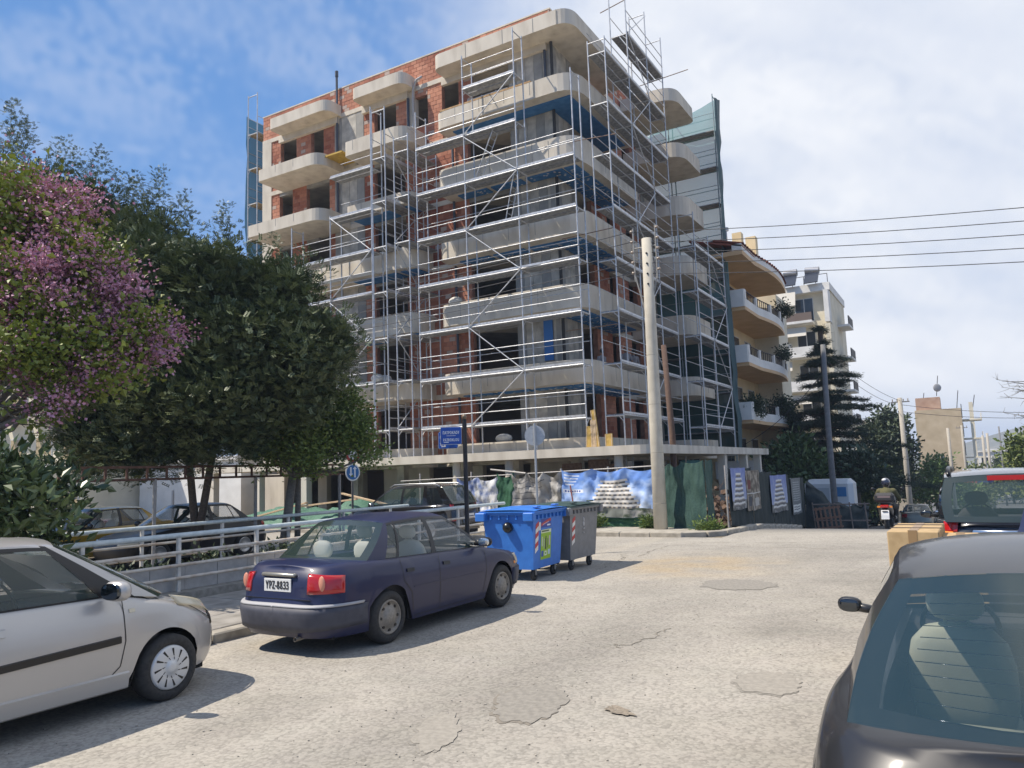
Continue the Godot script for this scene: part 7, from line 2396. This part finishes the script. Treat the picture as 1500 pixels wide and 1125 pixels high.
	slab("wall", Vector3(0, 4.0, 0), Vector3(11.0, 10.0, 6.0), ivory, o)
	slab("roof", Vector3(0, 9.1, 0), Vector3(11.6, .3, 6.6), white, o)
	var sl := noisy("shutter_beige", Color(.36, .28, .16), Color(.48, .39, .25), .8, .7, 508)
	for k in 4:
		for lv in 3:
			window(o, Vector3(-4.2 + k * 2.8, 1.3 + lv * 2.9, 3.02), 1.7, 1.5, Vector3.BACK, sl, frame)
			slab("balcony", Vector3(-4.2 + k * 2.8, .3 + lv * 2.9, 3.4), Vector3(2.3, .15, .8), white, o)
	o = thing("house", "tall white block standing far behind the pink tree at the left edge", "house", Vector3(-66.0, 0, -22.0), 0, "far houses")
	slab("wall", Vector3(0, 5.0, 0), Vector3(16.0, 12.0, 8.0), white, o)
	for k in 5:
		for lv in 3: window(o, Vector3(-6.0 + k * 3.0, 1.6 + lv * 3.0, 4.02), 1.6, 1.5, Vector3.BACK, pane, frame)

# ---------- people ----------
# bones: [from, to, radius, radius, colour]; one skin drawn round all of them
func skin(bones: Array, cell: float, k := .035) -> ArrayMesh:
	var lo := Vector3.ONE * 1e9
	var hi := -lo
	for b in bones:
		for e in 2:
			lo = lo.min(b[e] - Vector3.ONE * (b[2 + e] + .08))
			hi = hi.max(b[e] + Vector3.ONE * (b[2 + e] + .08))
	var n := Vector3i(((hi - lo) / cell).ceil()) + Vector3i.ONE * 2
	var f := PackedFloat32Array()
	f.resize(n.x * n.y * n.z)
	f.fill(1.0)
	var own := PackedByteArray()
	own.resize(f.size())
	var best := PackedFloat32Array()
	best.resize(f.size())
	best.fill(1.0)
	for bi in bones.size():
		var b: Array = bones[bi]
		var a: Vector3 = b[0]; var d: Vector3 = b[1] - b[0]
		var dd := maxf(d.length_squared(), 1e-8)
		var m := maxf(b[2], b[3]) + .07
		var l := ((a.min(b[1]) - Vector3.ONE * m - lo) / cell).floor()
		var h := ((a.max(b[1]) + Vector3.ONE * m - lo) / cell).ceil()
		for x in range(maxi(0, int(l.x)), mini(n.x, int(h.x) + 1)):
			for y in range(maxi(0, int(l.y)), mini(n.y, int(h.y) + 1)):
				for z in range(maxi(0, int(l.z)), mini(n.z, int(h.z) + 1)):
					var p := lo + Vector3(x, y, z) * cell
					var t := clampf((p - a).dot(d) / dd, 0, 1)
					var v: float = (p - a - d * t).length() - lerpf(b[2], b[3], t)
					var i := (x * n.y + y) * n.z + z
					if v < best[i]:
						best[i] = v
						own[i] = bi
					var o := f[i]
					var e := maxf(k - absf(o - v), 0.0) / k
					f[i] = minf(o, v) - e * e * k * .25
	var vid := PackedInt32Array()
	vid.resize(f.size())
	vid.fill(-1)
	var verts := PackedVector3Array()
	var cols := PackedColorArray()
	var off := [0, n.y * n.z, n.z, n.y * n.z + n.z, 1, n.y * n.z + 1, n.z + 1, n.y * n.z + n.z + 1]
	var cp := [Vector3(0, 0, 0), Vector3(1, 0, 0), Vector3(0, 1, 0), Vector3(1, 1, 0), Vector3(0, 0, 1), Vector3(1, 0, 1), Vector3(0, 1, 1), Vector3(1, 1, 1)]
	var ed := [[0, 1], [2, 3], [4, 5], [6, 7], [0, 2], [1, 3], [4, 6], [5, 7], [0, 4], [1, 5], [2, 6], [3, 7]]
	for x in n.x - 1:
		for y in n.y - 1:
			for z in n.z - 1:
				var i := (x * n.y + y) * n.z + z
				var neg := 0
				for c in 8:
					if f[i + off[c]] < 0: neg += 1
				if neg == 0 or neg == 8: continue
				var s := Vector3.ZERO
				var ct := 0
				for e in ed:
					var va := f[i + off[e[0]]]; var vb := f[i + off[e[1]]]
					if (va < 0) == (vb < 0): continue
					s += cp[e[0]].lerp(cp[e[1]], va / (va - vb))
					ct += 1
				vid[i] = verts.size()
				verts.append(lo + (Vector3(x, y, z) + s / ct) * cell)
				cols.append(bones[own[i]][4])
	var idx := PackedInt32Array()
	var sx := n.y * n.z; var sy := n.z; var sz := 1
	for x in range(1, n.x - 1):
		for y in range(1, n.y - 1):
			for z in range(1, n.z - 1):
				var i := (x * n.y + y) * n.z + z
				for ax in 3:
					var st: int = [sx, sy, sz][ax]
					var a := f[i] < 0
					if a == (f[i + st] < 0): continue
					var u: int = [sy, sz, sx][ax]
					var v: int = [sz, sx, sy][ax]
					var q0 := vid[i]; var q1 := vid[i - u]; var q2 := vid[i - u - v]; var q3 := vid[i - v]
					if q0 < 0 or q1 < 0 or q2 < 0 or q3 < 0: continue
					if a: idx.append_array(PackedInt32Array([q0, q2, q1, q0, q3, q2]))
					else: idx.append_array(PackedInt32Array([q0, q1, q2, q0, q2, q3]))
	var st := SurfaceTool.new()
	st.begin(Mesh.PRIMITIVE_TRIANGLES)
	st.set_smooth_group(0)
	for i in verts.size():
		st.set_color(cols[i])
		st.add_vertex(verts[i])
	for i in idx: st.add_index(i)
	st.generate_normals()
	return st.commit()

func body(o: Node, bones: Array, cell := .02) -> MeshInstance3D:
	var m := mat("cloth_skin", Color.WHITE, .85)
	m.vertex_color_use_as_albedo = true
	return mi("body", skin(bones, cell), m, o)

func hand_bones(w: Vector3, dir: Vector3, side: Vector3, c: Color) -> Array:
	var o := []
	var d := dir.normalized()
	var s := (side - d * side.dot(d)).normalized()
	var nn := d.cross(s)
	o.append([w, w + d * .08, .030, .034, c])
	for k in 4:
		var b := w + d * .085 + s * (.03 - .02 * k)
		var l: float = [.07, .078, .072, .055][k]
		o.append([b, b + d * l * .5 + nn * .008, .010, .0095, c])
		o.append([b + d * l * .5 + nn * .008, b + d * l * .85 + nn * .03, .0095, .0085, c])
	o.append([w + d * .03 + s * .03, w + d * .075 + s * .062 + nn * .015, .012, .010, c])
	return o

func make_people() -> void:
	var sk := Color(.34, .19, .125)
	var hair := Color(.02, .016, .013)
	# rider on the scooter, seen from behind
	var bike := thing("motorcycle", "dark scooter with a top case, red tail light and white plate", "motorcycle", Vector3(-2.27, ground_y(-26.4), -26.4))
	var bk := paint("scooter_black", Color(.018, .018, .02), .3, .2, .7)
	for z in [.62, -.72]:
		var st := st_new(true)
		lathe(st, Vector3(-.06, .29, z), Vector3.RIGHT, [[.18, 0], [.26, .0], [.29, .03], [.295, .06], [.29, .09], [.26, .12], [.18, .12]], 24)
		var w := obj("wheel", st, M.tyre, bike)
		st = st_new(true)
		lathe(st, Vector3(-.045, .29, z), Vector3.RIGHT, [[.19, 0], [.17, .02], [.03, .03], [.03, .06], [.17, .07], [.19, .09]], 20)
		obj("rim", st, M.alloy, w)
	var st := st_new(true)
	var prof := []
	for i in 9:
		var t := i / 8.0
		var z := lerpf(.92, -.35, t)
		var w := .06 + .13 * sin(PI * clampf(t * .9 + .12, 0, 1))
		var y0 := lerpf(.66, .34, smoothstep(0.0, .5, t)); var y1 := lerpf(.80, .76, t)
		prof.append([Vector3(-w * .7, y0, z), Vector3(-w, (y0 + y1) / 2, z), Vector3(-w * .8, y1, z), Vector3(w * .8, y1, z), Vector3(w, (y0 + y1) / 2, z), Vector3(w * .7, y0, z), Vector3(-w * .7, y0, z)])
	grid(st, prof, true)
	obj("body", st, bk, bike)
	st = st_new(true)
	bevel(st, Vector3(-.17, .76, -.28), Vector3(.17, .84, .62), .04)
	obj("saddle", st, M.black, bike)
	st = st_new()
	bevel(st, Vector3(-.27, .86, .60), Vector3(.27, 1.14, 1.0), .07)
	obj("top_case", st, mat("case_black", Color(.03, .028, .03), .5), bike)
	slab("case_reflector", Vector3(0, 1.03, .99), Vector3(.34, .06, .03), mat("case_grey", Color(.20, .15, .15), .4), bike)
	st = st_new()
	bevel(st, Vector3(-.12, .70, .90), Vector3(.12, .79, .97), .02)
	obj("tail_light", st, M.red_lamp, bike)
	for s: float in [-.16, .16]: slab("indicator", Vector3(s, .735, .91), Vector3(.09, .05, .05), M.amber, bike)
	st = st_new()
	bevel(st, Vector3(-.11, -.14, 0), Vector3(.11, .14, .01), .004, Transform3D(Basis(Vector3.RIGHT, -.25), Vector3(.0, .50, .97)))
	obj("number_plate", st, M.plate, bike)
	slab("mudguard", Vector3(0, .60, .86), Vector3(.14, .02, .25), M.black, bike)
	rod("fork", Vector3(0, .29, -.72), Vector3(0, .98, -.48), .03, M.alloy, bike)
	rod("handlebar", Vector3(-.34, 1.0, -.42), Vector3(.34, 1.0, -.42), .016, M.black, bike)
	st = st_new(true)
	bevel(st, Vector3(-.20, .42, -.60), Vector3(.20, 1.0, -.42), .06)
	obj("leg_shield", st, bk, bike)
	for s: float in [-.42, .42]:
		st = st_new(true)
		ellipsoid(st, Vector3(s, 1.22, -.42), Vector3(.07, .05, .02), 7)
		cyl(st, Vector3(s * .75, 1.0, -.42), Vector3(s, 1.2, -.42), .008, .008, 5)
		obj("mirror", st, M.black, bike)
	rod("exhaust", Vector3(.20, .36, .1), Vector3(.22, .42, .85), .055, mat("exhaust_grey", Color(.12, .12, .12), .4, .6), bike)
	var r := thing("person", "scooter rider in an olive jacket and dark helmet, seen from behind", "person", Vector3(-2.27, ground_y(-26.4) - .16, -26.4))
	var ol := Color(.105, .098, .040)
	var tr := Color(.045, .040, .032)
	var bones := [
		[Vector3(0, .90, .18), Vector3(0, 1.02, .14), .155, .165, ol], [Vector3(0, 1.02, .14), Vector3(0, 1.24, .02), .165, .185, ol],
		[Vector3(-.17, 1.33, -.03), Vector3(.17, 1.33, -.03), .085, .085, ol], [Vector3(0, 1.30, 0), Vector3(0, 1.44, -.06), .09, .062, ol],
		[Vector3(0, 1.44, -.06), Vector3(0, 1.54, -.07), .06, .09, sk]]
	for s: float in [-1.0, 1.0]:
		bones.append([Vector3(s * .21, 1.32, -.03), Vector3(s * .33, 1.10, -.16), .078, .062, ol])
		bones.append([Vector3(s * .33, 1.10, -.16), Vector3(s * .31, 1.03, -.38), .060, .042, ol])
		bones.append_array(hand_bones(Vector3(s * .31, 1.02, -.38), Vector3(0, -.1, -1), Vector3(-s, 0, 0), Color(.02, .02, .02)))
		bones.append([Vector3(s * .10, .90, .16), Vector3(s * .22, .84, -.22), .115, .085, tr])
		bones.append([Vector3(s * .22, .84, -.22), Vector3(s * .20, .42, -.12), .078, .055, tr])
		bones.append([Vector3(s * .20, .40, -.12), Vector3(s * .21, .37, -.30), .05, .04, hair])
	body(r, bones, .018)
	st = st_new(true)
	ellipsoid(st, Vector3(0, 1.585, -.07), Vector3(.130, .145, .155), 12)
	obj("helmet", st, paint("helmet_dark", Color(.025, .028, .05), .15, .1, 1.0), r)
	st = st_new(true)
	ellipsoid(st, Vector3(-.03, 1.665, .0), Vector3(.075, .055, .075), 8)
	obj("helmet_patch", st, mat("helmet_white", Color(.62, .62, .62), .3), r)
	# workers on the second floor, right hand side
	var shirt := Color(.30, .29, .30)
	for w in [[Vector3(-12.75, 5.45, -29.0), 1.2, "worker in a pale shirt crouching on the shaded second floor balcony", true], [Vector3(-12.55, 5.45, -31.2), -2.4, "standing worker in grey on the second floor balcony, back turned", false], [Vector3(-12.6, 5.45, -32.2), .6, "worker beside the standing one in grey, farthest right on the second floor", false]]:
		var p := thing("person", w[2], "person", w[0], w[1], "workers on the second floor")
		var z := -.35 if w[3] else 0.0
		var up := Vector3(0, z, 0)
		var pants := Color(.05, .055, .075)
		bones = [
			[Vector3(0, .95, 0) + up, Vector3(0, 1.15, 0) + up, .14, .14, shirt], [Vector3(0, 1.15, 0) + up, Vector3(0, 1.36, .02) + up, .15, .16, shirt],
			[Vector3(-.15, 1.42, 0) + up, Vector3(.15, 1.42, 0) + up, .07, .07, shirt], [Vector3(0, 1.45, 0) + up, Vector3(0, 1.55, -.02) + up, .055, .05, sk],
			[Vector3(0, 1.60, -.03) + up, Vector3(0, 1.68, -.02) + up, .085, .095, sk], [Vector3(0, 1.68, .015) + up, Vector3(0, 1.72, .0) + up, .095, .085, hair], [Vector3(0, 1.60, -.115) + up, Vector3(0, 1.57, -.125) + up, .018, .014, sk]]
		for s: float in [-1.0, 1.0]:
			bones.append([Vector3(s * .19, 1.42, 0) + up, Vector3(s * .25, 1.14, -.06) + up, .055, .045, shirt])
			bones.append([Vector3(s * .25, 1.14, -.06) + up, Vector3(s * .20, .98, -.26) + up, .042, .032, sk])
			bones.append_array(hand_bones(Vector3(s * .20, .98, -.26) + up, Vector3(0, -.2, -1), Vector3(-s, 0, 0), sk))
			if w[3]:
				bones.append([Vector3(s * .09, .95, 0) + up, Vector3(s * .16, .62, -.38), .10, .075, pants])
				bones.append([Vector3(s * .16, .62, -.38), Vector3(s * .14, .10, -.12), .07, .05, pants])
			else:
				bones.append([Vector3(s * .09, .94, 0), Vector3(s * .10, .50, -.02), .10, .072, pants])
				bones.append([Vector3(s * .10, .50, -.02), Vector3(s * .11, .09, .02), .068, .048, pants])
			bones.append([Vector3(s * .12, .05, .0 if not w[3] else -.12), Vector3(s * .13, .04, -.16 if not w[3] else -.28), .045, .036, hair])
		body(p, bones, .03)
	# the man by the tailgate, mostly outside the picture
	var p2 := thing("person", "person in a navy sleeve at the right edge beside the chrome tailgate bar", "person", Vector3(.66, 0, -8.35), 0.25)
	var nv := Color(.018, .028, .085)
	bones = [
		[Vector3(0, .95, 0), Vector3(0, 1.15, 0), .145, .145, nv], [Vector3(0, 1.15, 0), Vector3(0, 1.38, -.02), .155, .165, nv],
		[Vector3(-.16, 1.44, 0), Vector3(.16, 1.44, 0), .075, .075, nv], [Vector3(0, 1.47, 0), Vector3(0, 1.57, -.02), .055, .05, sk],
		[Vector3(0, 1.62, -.03), Vector3(0, 1.70, -.02), .085, .095, sk], [Vector3(0, 1.70, .015), Vector3(0, 1.74, .0), .095, .085, hair], [Vector3(0, 1.62, -.115), Vector3(0, 1.59, -.125), .018, .014, sk]]
	for s: float in [-1.0, 1.0]:
		bones.append([Vector3(s * .20, 1.44, 0), Vector3(s * .31, 1.16, .03), .062, .052, nv])
		bones.append([Vector3(s * .31, 1.16, .03), Vector3(s * .30, .98, -.22), .05, .040, nv])
		bones.append_array(hand_bones(Vector3(s * .30, .98, -.22), Vector3(0, -.3, -1), Vector3(-s, 0, 0), sk))
		bones.append([Vector3(s * .09, .94, 0), Vector3(s * .10, .50, -.02), .10, .072, Color(.04, .045, .06)])
		bones.append([Vector3(s * .10, .50, -.02), Vector3(s * .11, .09, .02), .068, .048, Color(.04, .045, .06)])
		bones.append([Vector3(s * .12, .05, 0), Vector3(s * .13, .04, -.16), .045, .036, hair])
	body(p2, bones, .018)

func _ready() -> void:
	make_units()
	make_sky()
	make_ground()
	make_site_building()
	make_scaffolds()
	make_neighbours()
	make_trees()
	make_cars()
	make_street_things()
	make_people()
